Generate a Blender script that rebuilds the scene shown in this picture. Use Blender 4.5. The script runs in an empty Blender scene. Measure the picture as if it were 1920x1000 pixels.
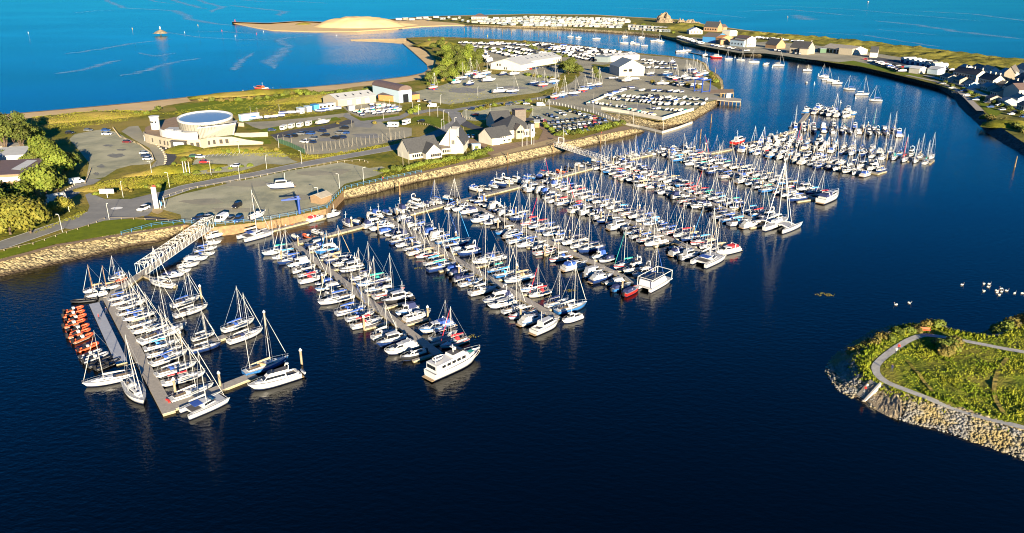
import bpy, math, random
import numpy as np
from mathutils import Vector, Matrix, noise
from mathutils.geometry import tessellate_polygon
random.seed(7)
R = math.radians
sc = bpy.context.scene
COL = sc.collection
# ---------------------------------------------------------------- camera, sky, sun, exposure
CAM_H, TILT, FPX = 79.0, R(21.0), 1430.0
cd = bpy.data.cameras.new("camera"); cd.sensor_width = 36.0; cd.lens = FPX / 1920 * 36.0
cd.clip_start = 1.0; cd.clip_end = 9000.0
cam = bpy.data.objects.new("camera", cd); COL.objects.link(cam)
cam.location = (0, 0, CAM_H); cam.rotation_euler = (math.pi / 2 - TILT, 0, 0); sc.camera = cam
SUN_EL, SUN_AZ = R(12.0), R(19.0)          # light travels away from the camera and a little to the left
sun_dir = Vector((math.sin(SUN_AZ) * math.cos(SUN_EL), -math.cos(SUN_AZ) * math.cos(SUN_EL), math.sin(SUN_EL)))
w = bpy.data.worlds.new("World"); sc.world = w; w.use_nodes = True
wn = w.node_tree; wn.nodes.clear()
sky = wn.nodes.new('ShaderNodeTexSky'); sky.sky_type = 'NISHITA'; sky.sun_disc = False
sky.sun_elevation = SUN_EL; sky.sun_rotation = math.pi - SUN_AZ
sky.air_density = 1.0; sky.dust_density = 0.2; sky.ozone_density = 4.0
bg = wn.nodes.new('ShaderNodeBackground'); bg.inputs[1].default_value = 0.06
wo = wn.nodes.new('ShaderNodeOutputWorld')
tint = wn.nodes.new('ShaderNodeMix'); tint.data_type = 'RGBA'; tint.blend_type = 'MULTIPLY'; tint.inputs[0].default_value = 1.0
tint.inputs[7].default_value = (0.03, 0.43, 0.78, 1)      # clear deep blue evening sky
wn.links.new(sky.outputs[0], tint.inputs[6]); wn.links.new(tint.outputs[2], bg.inputs[0]); wn.links.new(bg.outputs[0], wo.inputs[0])
sl = bpy.data.lights.new("sun", 'SUN'); sl.energy = 5.0; sl.angle = R(0.5); sl.color = (1.0, 0.86, 0.63)
so = bpy.data.objects.new("sun", sl); COL.objects.link(so); so.rotation_euler = sun_dir.to_track_quat('Z', 'Y').to_euler()
so.location = (200, -200, 300)
sc.view_settings.view_transform = 'Standard'; sc.view_settings.look = 'None'
sc.view_settings.exposure = 1.78; sc.view_settings.gamma = 1.0
sc.cycles.max_bounces = 6; sc.cycles.diffuse_bounces = 2; sc.cycles.glossy_bounces = 3
sc.cycles.transparent_max_bounces = 6; sc.cycles.caustics_reflective = False; sc.cycles.caustics_refractive = False
sc.cycles.use_adaptive_sampling = True; sc.cycles.filter_width = 1.05

# ---------------------------------------------------------------- helpers
_c, _s = math.cos(TILT), math.sin(TILT)
def at(u, v, z=0.0):
    """ground point seen at photo pixel (u, v) on the level z"""
    x, y = (u - 960) / FPX, (500 - v) / FPX
    t = (z - CAM_H) / (y * _c - _s)
    return Vector((x * t, (y * _s + _c) * t, z))
GZ = 3.0
def ats(pts, z=GZ): return [at(u, v, z) for u, v in pts]

class MB:
    def __init__(s): s.v = []; s.f = []; s.m = []; s.mats = []; s.M = None
    def _mi(s, m):
        if m not in s.mats: s.mats.append(m)
        return s.mats.index(m)
    def add(s, vs, fs, m):
        k = len(s.v); i = s._mi(m)
        for p in vs:
            p = Vector(p)
            s.v.append(s.M @ p if s.M else p)
        for f in fs: s.f.append(tuple(a + k for a in f)); s.m.append(i)
        return s
    def box(s, x, y, z, sx, sy, sz, m, rz=0.0, top=1.0):
        c, n = math.cos(rz), math.sin(rz); vs = []
        for zz, k in ((z, 1.0), (z + sz, top)):
            for a, b in ((-1, -1), (1, -1), (1, 1), (-1, 1)):
                px, py = a * sx / 2 * k, b * sy / 2 * k
                vs.append((x + px * c - py * n, y + px * n + py * c, zz))
        return s.add(vs, [(3, 2, 1, 0), (4, 5, 6, 7), (0, 1, 5, 4), (1, 2, 6, 5), (2, 3, 7, 6), (3, 0, 4, 7)], m)
    def tube(s, pts, r, m, n=6, cap=True):
        pts = [Vector(p) for p in pts]
        rr = r if isinstance(r, (list, tuple)) else [r] * len(pts)
        vs = []; fs = []
        for i, p in enumerate(pts):
            d = (pts[min(i + 1, len(pts) - 1)] - pts[max(i - 1, 0)])
            d = d.normalized() if d.length > 1e-6 else Vector((0, 0, 1))
            a = d.cross(Vector((0, 0, 1)))
            if a.length < 1e-3: a = Vector((1, 0, 0))
            a.normalize(); b = d.cross(a)
            for k in range(n):
                t = 2 * math.pi * k / n
                vs.append(p + (a * math.cos(t) + b * math.sin(t)) * rr[i])
        for i in range(len(pts) - 1):
            for k in range(n):
                fs.append((i * n + k, i * n + (k + 1) % n, (i + 1) * n + (k + 1) % n, (i + 1) * n + k))
        if cap:
            fs.append(tuple(range(n))[::-1]); fs.append(tuple(range((len(pts) - 1) * n, len(pts) * n)))
        return s.add(vs, fs, m)
    def loft(s, rings, m, closed=False, cap=True):
        n = len(rings[0]); vs = [p for r in rings for p in r]; fs = []
        for i in range(len(rings) - 1):
            for k in range(n if closed else n - 1):
                fs.append((i * n + k, i * n + (k + 1) % n, (i + 1) * n + (k + 1) % n, (i + 1) * n + k))
        if cap: fs.append(tuple(range(n))[::-1]); fs.append(tuple(range((len(rings) - 1) * n, len(rings) * n)))
        return s.add(vs, fs, m)
    def prism(s, poly, z0, z1, m, top=None):
        n = len(poly); vs = [(p[0], p[1], z0) for p in poly] + [(p[0], p[1], z1) for p in poly]
        fs = [(k, (k + 1) % n, n + (k + 1) % n, n + k) for k in range(n)]
        s.add(vs, fs, m)
        return s.add([(p[0], p[1], z1) for p in poly], [tuple(range(n))], top or m)
    def quad(s, a, b, c, d, m): return s.add([a, b, c, d], [(0, 1, 2, 3)], m)
    def mesh(s, name, smooth=False):
        me = bpy.data.meshes.new(name)
        me.from_pydata([tuple(p) for p in s.v], [], s.f)
        for m in s.mats: me.materials.append(m)
        me.polygons.foreach_set('material_index', s.m)
        if smooth: me.polygons.foreach_set('use_smooth', [True] * len(s.f))
        me.update(); return me
    def build(s, name, parent=None, smooth=False):
        o = bpy.data.objects.new(name, s.mesh(name, smooth)); COL.objects.link(o)
        if parent: o.parent = parent
        return o
def tag(o, label=None, cat=None, group=None, kind=None):
    if label: o['label'] = label
    if cat: o['category'] = cat
    if group: o['group'] = group
    if kind: o['kind'] = kind
    return o
def struct(o): o['kind'] = 'structure'; return o
def empty(name, loc, rz=0.0, label=None, cat=None, group=None, scale=1.0):
    o = bpy.data.objects.new(name, None); COL.objects.link(o)
    o.location = loc; o.rotation_euler = (0, 0, rz); o.empty_display_size = 0.3
    if scale != 1.0: o.scale = (scale,) * 3
    return tag(o, label, cat, group)
class Tpl:
    """one kind of thing: list of (part name, mesh, [(sub-part name, mesh)...])"""
    def __init__(s): s.parts = []
    def part(s, name, mb, smooth=False, subs=(), label=None):
        s.parts.append((name, mb.mesh(name, smooth), [(n, b.mesh(n)) for n, b in subs], label)); return s
    def put(s, name, loc, rz, label, cat, group=None, scale=1.0, skip=()):
        r = empty(name, loc, rz, label, cat, group, scale)
        for n, me, subs, lab in s.parts:
            if n in skip: continue
            o = bpy.data.objects.new(n, me); COL.objects.link(o); o.parent = r
            if lab: o['label'] = lab
            for n2, me2 in subs:
                q = bpy.data.objects.new(n2, me2); COL.objects.link(q); q.parent = o
        return r
ORD = "zeroth first second third fourth fifth sixth seventh eighth ninth tenth eleventh twelfth thirteenth fourteenth fifteenth sixteenth seventeenth eighteenth nineteenth twentieth".split()
def nth(i):
    if i <= 20: return ORD[i]
    t = ["", "", "twenty", "thirty", "forty", "fifty", "sixty", "seventy", "eighty", "ninety"][i // 10]
    return t + "-" + ORD[i % 10] if i % 10 else {3: "thirtieth", 4: "fortieth", 5: "fiftieth", 6: "sixtieth", 7: "seventieth", 8: "eightieth", 9: "ninetieth"}[i // 10]

# ---------------------------------------------------------------- materials
def mat(name, col, rough=0.6, metal=0.0, col2=None, scale=1.0, rand=0.0, bump=0.0, bscale=None, world=False, spec=0.5, detail=4.0, contrast=(0.35, 0.65), col3=None, scale3=0.1):
    m = bpy.data.materials.new(name); m.use_nodes = True; nt = m.node_tree; N = nt.nodes; Lk = nt.links
    b = N['Principled BSDF']; b.inputs['Roughness'].default_value = rough; b.inputs['Metallic'].default_value = metal
    b.inputs['Specular IOR Level'].default_value = spec
    b.inputs['Base Color'].default_value = (*col, 1)
    if col2 or bump:
        if world: src = N.new('ShaderNodeNewGeometry').outputs['Position']
        else: src = N.new('ShaderNodeTexCoord').outputs['Object']
    out = None
    if col2:
        t = N.new('ShaderNodeTexNoise'); t.inputs['Scale'].default_value = scale; t.inputs['Detail'].default_value = detail
        t.inputs['Roughness'].default_value = 0.65
        Lk.new(src, t.inputs['Vector'])
        r = N.new('ShaderNodeMapRange'); r.inputs[1].default_value = contrast[0]; r.inputs[2].default_value = contrast[1]
        Lk.new(t.outputs['Fac'], r.inputs[0])
        mx = N.new('ShaderNodeMix'); mx.data_type = 'RGBA'; mx.inputs[6].default_value = (*col, 1); mx.inputs[7].default_value = (*col2, 1)
        Lk.new(r.outputs[0], mx.inputs[0]); out = mx.outputs[2]
        if col3:
            t3 = N.new('ShaderNodeTexNoise'); t3.inputs['Scale'].default_value = scale3; t3.inputs['Detail'].default_value = 3
            Lk.new(src, t3.inputs['Vector'])
            r3 = N.new('ShaderNodeMapRange'); r3.inputs[1].default_value = 0.42; r3.inputs[2].default_value = 0.62
            Lk.new(t3.outputs['Fac'], r3.inputs[0])
            m3 = N.new('ShaderNodeMix'); m3.data_type = 'RGBA'; m3.inputs[7].default_value = (*col3, 1)
            Lk.new(r3.outputs[0], m3.inputs[0]); Lk.new(out, m3.inputs[6]); out = m3.outputs[2]
    if rand:
        oi = N.new('ShaderNodeObjectInfo'); hs = N.new('ShaderNodeHueSaturation')
        mr = N.new('ShaderNodeMapRange'); mr.inputs[3].default_value = 1 - rand; mr.inputs[4].default_value = 1 + rand
        Lk.new(oi.outputs['Random'], mr.inputs[0]); Lk.new(mr.outputs[0], hs.inputs['Value'])
        hs.inputs['Color'].default_value = (*col, 1)
        if out: Lk.new(out, hs.inputs['Color'])
        out = hs.outputs[0]
    if out: Lk.new(out, b.inputs['Base Color'])
    if bump:
        t2 = N.new('ShaderNodeTexNoise'); t2.inputs['Scale'].default_value = bscale or scale * 3; t2.inputs['Detail'].default_value = 3
        Lk.new(src, t2.inputs['Vector'])
        bp = N.new('ShaderNodeBump'); bp.inputs['Strength'].default_value = bump; bp.inputs['Distance'].default_value = 0.3
        Lk.new(t2.outputs['Fac'], bp.inputs['Height']); Lk.new(bp.outputs[0], b.inputs['Normal'])
    return m
def stone_mat(name, c1, c2, c3, cell=1.2, stain=None):
    m = bpy.data.materials.new(name); m.use_nodes = True; nt = m.node_tree; N = nt.nodes; Lk = nt.links
    b = N['Principled BSDF']; b.inputs['Roughness'].default_value = 0.9; b.inputs['Specular IOR Level'].default_value = 0.2
    g = N.new('ShaderNodeNewGeometry')
    v = N.new('ShaderNodeTexVoronoi'); v.inputs['Scale'].default_value = cell; Lk.new(g.outputs['Position'], v.inputs['Vector'])
    sx = N.new('ShaderNodeSeparateColor'); Lk.new(v.outputs['Color'], sx.inputs[0])
    cr = N.new('ShaderNodeValToRGB'); e = cr.color_ramp.elements
    e[0].position = 0.05; e[0].color = (*c3, 1); e[1].position = 0.95; e[1].color = (*c1, 1)
    k = e.new(0.45); k.color = (*c2, 1); Lk.new(sx.outputs[0], cr.inputs[0])
    out = cr.outputs[0]
    if stain:
        sp = N.new('ShaderNodeSeparateXYZ'); Lk.new(g.outputs['Position'], sp.inputs[0])
        mr = N.new('ShaderNodeMapRange'); mr.inputs[1].default_value = stain[1]; mr.inputs[2].default_value = stain[1] + 0.5
        mr.inputs[3].default_value = 1.0; mr.inputs[4].default_value = 0.0
        nz = N.new('ShaderNodeTexNoise'); nz.inputs['Scale'].default_value = 0.4; Lk.new(g.outputs['Position'], nz.inputs['Vector'])
        ad = N.new('ShaderNodeMath'); ad.operation = 'ADD'; Lk.new(sp.outputs[2], ad.inputs[0]); Lk.new(nz.outputs[0], ad.inputs[1])
        Lk.new(ad.outputs[0], mr.inputs[0])
        mx = N.new('ShaderNodeMix'); mx.data_type = 'RGBA'; mx.inputs[7].default_value = (*stain[0], 1)
        Lk.new(out, mx.inputs[6]); Lk.new(mr.outputs[0], mx.inputs[0]); out = mx.outputs[2]
    Lk.new(out, b.inputs['Base Color'])
    bp = N.new('ShaderNodeBump'); bp.inputs['Strength'].default_value = 0.9; bp.inputs['Distance'].default_value = 0.4; bp.invert = True
    Lk.new(v.outputs['Distance'], bp.inputs['Height']); Lk.new(bp.outputs[0], b.inputs['Normal'])
    return m
def water_mat():
    m = bpy.data.materials.new("water"); m.use_nodes = True; nt = m.node_tree; N = nt.nodes; Lk = nt.links
    b = N['Principled BSDF']; b.inputs['Roughness'].default_value = 0.11; b.inputs['IOR'].default_value = 1.333
    b.inputs['Base Color'].default_value = (0.0001, 0.0006, 0.0012, 1)
    g = N.new('ShaderNodeNewGeometry')
    mp = N.new('ShaderNodeMapping'); mp.inputs['Rotation'].default_value = (0, 0, R(35)); mp.inputs['Scale'].default_value = (0.55, 1.0, 1.0)
    Lk.new(g.outputs['Position'], mp.inputs[0])
    t = N.new('ShaderNodeTexNoise'); t.inputs['Scale'].default_value = 0.9; t.inputs['Detail'].default_value = 3.0; t.inputs['Roughness'].default_value = 0.6
    Lk.new(mp.outputs[0], t.inputs['Vector'])
    # gusts: patches of rougher and calmer water
    t2 = N.new('ShaderNodeTexNoise'); t2.inputs['Scale'].default_value = 0.008; t2.inputs['Detail'].default_value = 5; Lk.new(mp.outputs[0], t2.inputs['Vector'])
    mr = N.new('ShaderNodeMapRange'); mr.inputs[1].default_value = 0.35; mr.inputs[2].default_value = 0.65; mr.inputs[3].default_value = 0.10; mr.inputs[4].default_value = 0.42
    Lk.new(t2.outputs['Fac'], mr.inputs[0])
    bp = N.new('ShaderNodeBump'); bp.inputs['Distance'].default_value = 0.35
    Lk.new(mr.outputs[0], bp.inputs['Strength'])
    Lk.new(t.outputs['Fac'], bp.inputs['Height']); Lk.new(bp.outputs[0], b.inputs['Normal'])
    return m
M = {}
M['water'] = water_mat()
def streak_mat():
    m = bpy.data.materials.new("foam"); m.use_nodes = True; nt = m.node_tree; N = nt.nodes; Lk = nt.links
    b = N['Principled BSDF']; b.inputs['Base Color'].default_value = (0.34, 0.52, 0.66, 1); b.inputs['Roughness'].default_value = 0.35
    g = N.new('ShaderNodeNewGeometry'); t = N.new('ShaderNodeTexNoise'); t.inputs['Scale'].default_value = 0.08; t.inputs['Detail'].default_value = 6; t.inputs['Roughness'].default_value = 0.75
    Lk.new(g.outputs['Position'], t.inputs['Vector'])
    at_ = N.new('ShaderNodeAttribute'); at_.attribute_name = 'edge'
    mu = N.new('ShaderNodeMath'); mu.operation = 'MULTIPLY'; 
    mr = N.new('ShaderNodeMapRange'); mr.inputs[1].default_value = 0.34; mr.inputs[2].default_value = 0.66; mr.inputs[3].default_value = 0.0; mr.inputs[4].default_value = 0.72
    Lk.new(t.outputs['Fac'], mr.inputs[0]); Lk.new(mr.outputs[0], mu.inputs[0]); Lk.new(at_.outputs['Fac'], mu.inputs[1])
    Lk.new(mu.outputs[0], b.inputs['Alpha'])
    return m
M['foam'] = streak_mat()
M['verge'] = mat("verge_blades", (0.20, 0.175, 0.026), 0.9, col2=(0.12, 0.13, 0.016), scale=0.2, world=True, spec=0.1)
M['grass'] = mat("rough_grass", (0.20, 0.18, 0.018), 0.95, col2=(0.085, 0.10, 0.012), scale=0.22, bump=1.0, bscale=1.1, world=True, spec=0.1, col3=(0.27, 0.205, 0.05), scale3=0.035)
M['lawn'] = mat("mown_grass", (0.15, 0.185, 0.010), 0.95, col2=(0.11, 0.14, 0.010), scale=0.35, bump=0.4, bscale=4, world=True, spec=0.1)
M['duneg'] = mat("dune_grass", (0.23, 0.20, 0.04), 0.95, col2=(0.08, 0.085, 0.016), scale=0.09, bump=1.0, bscale=0.6, world=True, spec=0.1)
M['tuft'] = mat("grass_blades", (0.25, 0.25, 0.024), 0.9, col2=(0.14, 0.19, 0.013), scale=0.25, world=True, spec=0.1)
M['gravel'] = mat("gravel", (0.35, 0.335, 0.215), 0.95, col2=(0.235, 0.235, 0.165), scale=0.18, bump=0.35, bscale=3, world=True, spec=0.15, col3=(0.40, 0.375, 0.25), scale3=0.07, detail=6)
M['gravel2'] = mat("compacted_ground", (0.30, 0.27, 0.19), 0.95, col2=(0.22, 0.21, 0.16), scale=0.12, bump=0.3, bscale=3, world=True, spec=0.15, col3=(0.34, 0.31, 0.22), scale3=0.04)
M['asphalt'] = mat("asphalt", (0.25, 0.24, 0.215), 0.9, col2=(0.19, 0.185, 0.17), scale=0.15, world=True, spec=0.25)
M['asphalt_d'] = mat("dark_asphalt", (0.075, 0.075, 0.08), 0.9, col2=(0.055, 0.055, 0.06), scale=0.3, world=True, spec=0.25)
M['pave'] = mat("paving", (0.27, 0.175, 0.095), 0.9, col2=(0.20, 0.13, 0.075), scale=0.5, world=True)
M['pave_y'] = mat("buff_paving", (0.40, 0.29, 0.13), 0.9, col2=(0.33, 0.24, 0.11), scale=0.6, world=True)
M['path'] = mat("path", (0.43, 0.41, 0.36), 0.95, col2=(0.29, 0.275, 0.25), scale=0.7, world=True)
M['concrete'] = mat("concrete", (0.34, 0.30, 0.24), 0.9, col2=(0.27, 0.24, 0.19), scale=0.5, world=True)
M['sand'] = mat("sand", (0.66, 0.47, 0.235), 0.95, col2=(0.57, 0.405, 0.20), scale=0.05, bump=0.15, bscale=0.6, world=True, spec=0.1)
M['wetsand'] = mat("wet_sand", (0.26, 0.20, 0.12), 0.7, col2=(0.20, 0.15, 0.09), scale=0.05, world=True)
M['mark'] = mat("road_paint", (0.7, 0.68, 0.62), 0.8)
M['rock'] = stone_mat("revetment_stone", (0.36, 0.29, 0.16), (0.24, 0.195, 0.11), (0.07, 0.055, 0.035), 1.5, stain=((0.07, 0.05, 0.03), 0.75))
M['rockd'] = stone_mat("shore_stone", (0.09, 0.085, 0.08), (0.06, 0.056, 0.05), (0.03, 0.03, 0.03), 0.9)
M['boulder'] = mat("boulder", (0.27, 0.26, 0.235), 0.9, col2=(0.12, 0.11, 0.095), scale=0.9, world=True, col3=(0.24, 0.185, 0.075), scale3=0.22)
M['crag'] = mat("crag", (0.30, 0.22, 0.13), 0.95, col2=(0.12, 0.10, 0.07), scale=0.25, bump=1.0, bscale=0.5, world=True)
M['shingle'] = mat("shingle", (0.27, 0.21, 0.135), 0.95, col2=(0.15, 0.12, 0.08), scale=2.5, bump=0.8, bscale=4, world=True)
M['puddle'] = mat("puddle", (0.13, 0.13, 0.115), 0.7, col2=(0.22, 0.21, 0.165), scale=0.3, world=True, spec=0.2)
M['timber'] = mat("timber_piling", (0.27, 0.17, 0.075), 0.85, col2=(0.15, 0.09, 0.045), scale=0.8, world=True)
M['white'] = mat("white_gelcoat", (0.52, 0.515, 0.50), 0.28, rand=0.06)
M['cream'] = mat("cream_gelcoat", (0.62, 0.56, 0.44), 0.3)
M['navy'] = mat("navy_gelcoat", (0.012, 0.03, 0.11), 0.25)
M['blueh'] = mat("blue_gelcoat", (0.03, 0.13, 0.33), 0.25)
M['redh'] = mat("red_gelcoat", (0.50, 0.025, 0.02), 0.3)
M['black'] = mat("black_rubber", (0.015, 0.015, 0.017), 0.5)
M['orange'] = mat("orange_rubber", (0.58, 0.10, 0.035), 0.5, rand=0.15)
M['grey'] = mat("grey_rubber", (0.30, 0.31, 0.33), 0.5)
M['boot'] = mat("boot_stripe", (0.02, 0.03, 0.07), 0.4)
M['deck'] = mat("deck_nonslip", (0.36, 0.365, 0.37), 0.7, col2=(0.43, 0.43, 0.42), scale=2.0, rand=0.12)
M['teak'] = mat("teak_deck", (0.32, 0.22, 0.12), 0.7)
M['glass'] = mat("dark_glass", (0.012, 0.014, 0.018), 0.08)
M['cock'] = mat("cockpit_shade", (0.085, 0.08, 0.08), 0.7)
M['alu'] = mat("mast_alloy", (0.50, 0.48, 0.45), 0.35, metal=0.25)
M['wood'] = mat("varnished_spar", (0.48, 0.22, 0.07), 0.4)
M['wire'] = mat("rigging_wire", (0.5, 0.5, 0.5), 0.4, metal=0.5)
M['cblue'] = mat("blue_canvas", (0.02, 0.07, 0.30), 0.8)
M['cnavy'] = mat("navy_canvas", (0.012, 0.02, 0.08), 0.8)
M['cred'] = mat("red_canvas", (0.55, 0.02, 0.03), 0.8)
M['cteal'] = mat("teal_canvas", (0.02, 0.28, 0.24), 0.8)
M['ctan'] = mat("tan_canvas", (0.42, 0.30, 0.17), 0.8)
M['cgrey'] = mat("grey_canvas", (0.33, 0.34, 0.36), 0.8)
M['cwhite'] = mat("white_canvas", (0.48, 0.465, 0.42), 0.8)
M['csky'] = mat("sky_blue_canvas", (0.04, 0.25, 0.55), 0.8)
M['yellow'] = mat("yellow_buoy", (0.75, 0.45, 0.02), 0.5)
M['pontoon'] = mat("pontoon_deck", (0.36, 0.32, 0.26), 0.85, col2=(0.27, 0.24, 0.20), scale=1.5, detail=6)
M['pont_e'] = mat("pontoon_edge", (0.30, 0.25, 0.15), 0.8)
M['gpont'] = mat("grey_plastic_dock", (0.36, 0.37, 0.39), 0.7, col2=(0.31, 0.32, 0.35), scale=1.2)
M['pile'] = mat("steel_pile", (0.30, 0.235, 0.145), 0.7, col2=(0.20, 0.14, 0.08), scale=0.9)
M['wpaint'] = mat("white_paint", (0.53, 0.52, 0.485), 0.5)
M['render'] = mat("white_render", (0.52, 0.48, 0.40), 0.85, col2=(0.45, 0.42, 0.35), scale=0.4)
M['stonew'] = mat("pale_stone_wall", (0.36, 0.31, 0.23), 0.85, col2=(0.30, 0.26, 0.19), scale=1.2)
M['slate'] = mat("slate_roof", (0.06, 0.06, 0.06), 0.75, col2=(0.042, 0.042, 0.044), scale=1.4, bump=0.3)
M['slateb'] = mat("brown_slate", (0.14, 0.115, 0.095), 0.75, col2=(0.10, 0.085, 0.07), scale=1.2, bump=0.3)
M['metalr'] = mat("metal_roof", (0.42, 0.42, 0.40), 0.55, col2=(0.36, 0.36, 0.35), scale=0.5)
M['greyr'] = mat("greygreen_roof", (0.20, 0.24, 0.245), 0.6, col2=(0.17, 0.20, 0.21), scale=0.5)
M['brownr'] = mat("brown_roof", (0.13, 0.085, 0.07), 0.6, col2=(0.10, 0.07, 0.06), scale=0.6)
M['brick'] = mat("brick_wall", (0.38, 0.23, 0.12), 0.9, col2=(0.29, 0.17, 0.09), scale=1.5)
M['brownw'] = mat("brown_cladding", (0.25, 0.16, 0.085), 0.8, col2=(0.20, 0.13, 0.07), scale=1.0)
M['orangew'] = mat("timber_cladding", (0.50, 0.22, 0.07), 0.8, col2=(0.42, 0.18, 0.06), scale=1.0)
M['paleblue'] = mat("pale_blue_cladding", (0.45, 0.56, 0.62), 0.6)
M['skyb'] = mat("light_blue_paint", (0.30, 0.58, 0.68), 0.5)
M['boxblue'] = mat("container_blue", (0.05, 0.22, 0.45), 0.5)
M['louvre'] = mat("louvre_cladding", (0.28, 0.26, 0.21), 0.6, col2=(0.20, 0.185, 0.15), scale=3.0)
M['roofglass'] = mat("blue_membrane_roof", (0.10, 0.19, 0.33), 0.35)
M['dframe'] = mat("dark_frame", (0.05, 0.045, 0.04), 0.6)
M['railblue'] = mat("blue_railing_paint", (0.055, 0.20, 0.38), 0.5)
M['craneblue'] = mat("crane_blue", (0.015, 0.05, 0.26), 0.45)
M['fgreen'] = mat("green_mesh_fence", (0.05, 0.11, 0.06), 0.7)
M['post'] = mat("weathered_post", (0.22, 0.18, 0.12), 0.85)
M['redp'] = mat("red_paint", (0.60, 0.03, 0.02), 0.5)
M['skin'] = mat("skin", (0.45, 0.26, 0.18), 0.7)
M['hair'] = mat("brown_hair", (0.05, 0.03, 0.02), 0.8)
M['trous'] = mat("dark_trousers", (0.02, 0.025, 0.04), 0.9)
M['trunk'] = mat("bark", (0.13, 0.09, 0.055), 0.95, col2=(0.08, 0.055, 0.035), scale=2)
def leaf_mat(name, c1, c2): return mat(name, c1, 0.75, col2=c2, scale=0.55, world=True, rand=0.22, spec=0.25, detail=5)
M['leaf'] = leaf_mat("leaves", (0.10, 0.145, 0.014), (0.17, 0.185, 0.024))
M['leafd'] = leaf_mat("dark_leaves", (0.065, 0.09, 0.013), (0.11, 0.115, 0.02))
M['leafy'] = leaf_mat("yellow_leaves", (0.20, 0.17, 0.022), (0.12, 0.13, 0.017))
M['leafh'] = leaf_mat("hedge_leaves", (0.14, 0.165, 0.02), (0.08, 0.105, 0.014))
M['leafo'] = leaf_mat("gorse_leaves", (0.20, 0.15, 0.03), (0.09, 0.085, 0.02))
CARC = {'white': (0.72, 0.72, 0.70), 'silver': (0.42, 0.43, 0.44), 'grey': (0.13, 0.135, 0.14), 'black': (0.012, 0.012, 0.014), 'blue': (0.02, 0.06, 0.20), 'red': (0.45, 0.015, 0.015), 'maroon': (0.10, 0.01, 0.015), 'green': (0.03, 0.10, 0.05), 'navy': (0.01, 0.02, 0.06)}
for k, c in CARC.items(): M['car_' + k] = mat(k + "_car_paint", c, 0.25)
# ---------------------------------------------------------------- water and land
def sheet(name, poly, m, parent=None):
    mb = MB(); tris = tessellate_polygon([[Vector(p) for p in poly]])
    mb.add(poly, [t if (poly[t[1]] - poly[t[0]]).cross(poly[t[2]] - poly[t[0]]).z > 0 else t[::-1] for t in tris], m)
    return mb.build(name, parent)
mb = MB(); mb.quad((-4500, -600, 0), (4500, -600, 0), (4500, 6000, 0), (-4500, 6000, 0), M['water'])
struct(mb.build("sea_water"))
_lv = [0]
def ground(name, pts, m, level):
    _lv[0] += 1
    return struct(sheet(name, ats(pts, GZ + level * 0.03 + (_lv[0] % 7) * 0.004), m))
def resample(pts, n):
    pts = [Vector(p) for p in pts]; d = [0]
    for a, b in zip(pts, pts[1:]): d.append(d[-1] + (b - a).length)
    out = []
    for i in range(n):
        t = d[-1] * i / (n - 1); k = 0
        while k < len(pts) - 2 and d[k + 1] < t: k += 1
        q = (t - d[k]) / max(1e-6, d[k + 1] - d[k]); out.append(pts[k].lerp(pts[k + 1], q))
    return out
def plen(pts): return sum((Vector(b) - Vector(a)).length for a, b in zip(pts, pts[1:]))
def strip(name, top, bot, m, cell=1.0, jit=0.25, rows=None, smooth=False):
    """bank between two 3-D polylines"""
    n = max(2, int(plen(top) / cell)); T = resample(top, n); B = resample(bot, n)
    w_ = sum((a - b).length for a, b in zip(T, B)) / n
    r = rows or max(2, int(w_ / cell)); vs = []; fs = []
    for i in range(n):
        for j in range(r + 1):
            p = T[i].lerp(B[i], j / r)
            if 0 < j < r: p = p + Vector((random.uniform(-jit, jit), random.uniform(-jit, jit), random.uniform(-jit, jit)))
            vs.append(p)
    for i in range(n - 1):
        for j in range(r): fs.append((i * (r + 1) + j, i * (r + 1) + j + 1, (i + 1) * (r + 1) + j + 1, (i + 1) * (r + 1) + j))
    mb = MB(); mb.add(vs, fs, m); return struct(mb.build(name, None, smooth))
def ribbon(name, pts, width, m, level=2, z=GZ, kind=True):
    P = [at(u, v, z + level * 0.03) for u, v in pts]
    P = resample(P, max(len(P) * 3, 8)); L_ = []; R_ = []
    for i, p in enumerate(P):
        d = (P[min(i + 1, len(P) - 1)] - P[max(i - 1, 0)]); d.z = 0; d.normalize()
        nn = Vector((-d.y, d.x, 0)); ww = width if not callable(width) else width(i / (len(P) - 1))
        L_.append(p + nn * ww / 2); R_.append(p - nn * ww / 2)
    mb = MB(); n = len(P)
    mb.add(L_ + R_, [(i, n + i, n + i + 1, i + 1) for i in range(n - 1)], m)
    o = mb.build(name); return struct(o) if kind else o
# ---- main peninsula
TOP1 = [(-90, 516), (0, 486), (105, 459), (224, 438), (343, 421)]
QUAY = [(343, 421), (397, 427), (495, 416), (553, 405), (612, 392), (645, 357)]
TOP2 = [(645, 357), (680, 349.5), (720, 341), (791, 326), (922, 296), (1042, 271), (1117, 255), (1188, 242)]
TOP3 = [(1188, 242), (1161, 231), (1128, 210), (1241, 228), (1299, 210), (1321, 194), (1345, 188), (1350, 176), (1352, 164), (1350, 152), (1342, 142), (1326, 133), (1321, 121), (1304, 113)]
FAR1 = [(1304, 113), (1254, 106), (1200, 101), (1150, 95), (1063, 83.5), (989, 78), (876, 72), (811, 70), (762, 72)]
VEG1 = [(762, 72), (802, 95), (818, 112), (812, 132), (790, 149), (752, 155), (670, 162.5), (615, 171), (540, 176), (440, 186), (375, 188), (312, 198), (282, 208), (225, 213), (160, 212), (100, 222), (20, 230), (-90, 240)]
WAT1 = [(745, 72.3), (775, 97.5), (800, 120), (802.5, 129), (795, 136), (765, 142.5), (665, 155), (565, 164), (437, 172.5), (250, 192.5), (125, 204), (20, 213), (-90, 222)]
LAND = TOP1 + QUAY[1:] + TOP2[1:] + TOP3[1:] + FAR1[1:] + VEG1[1:]
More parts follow.
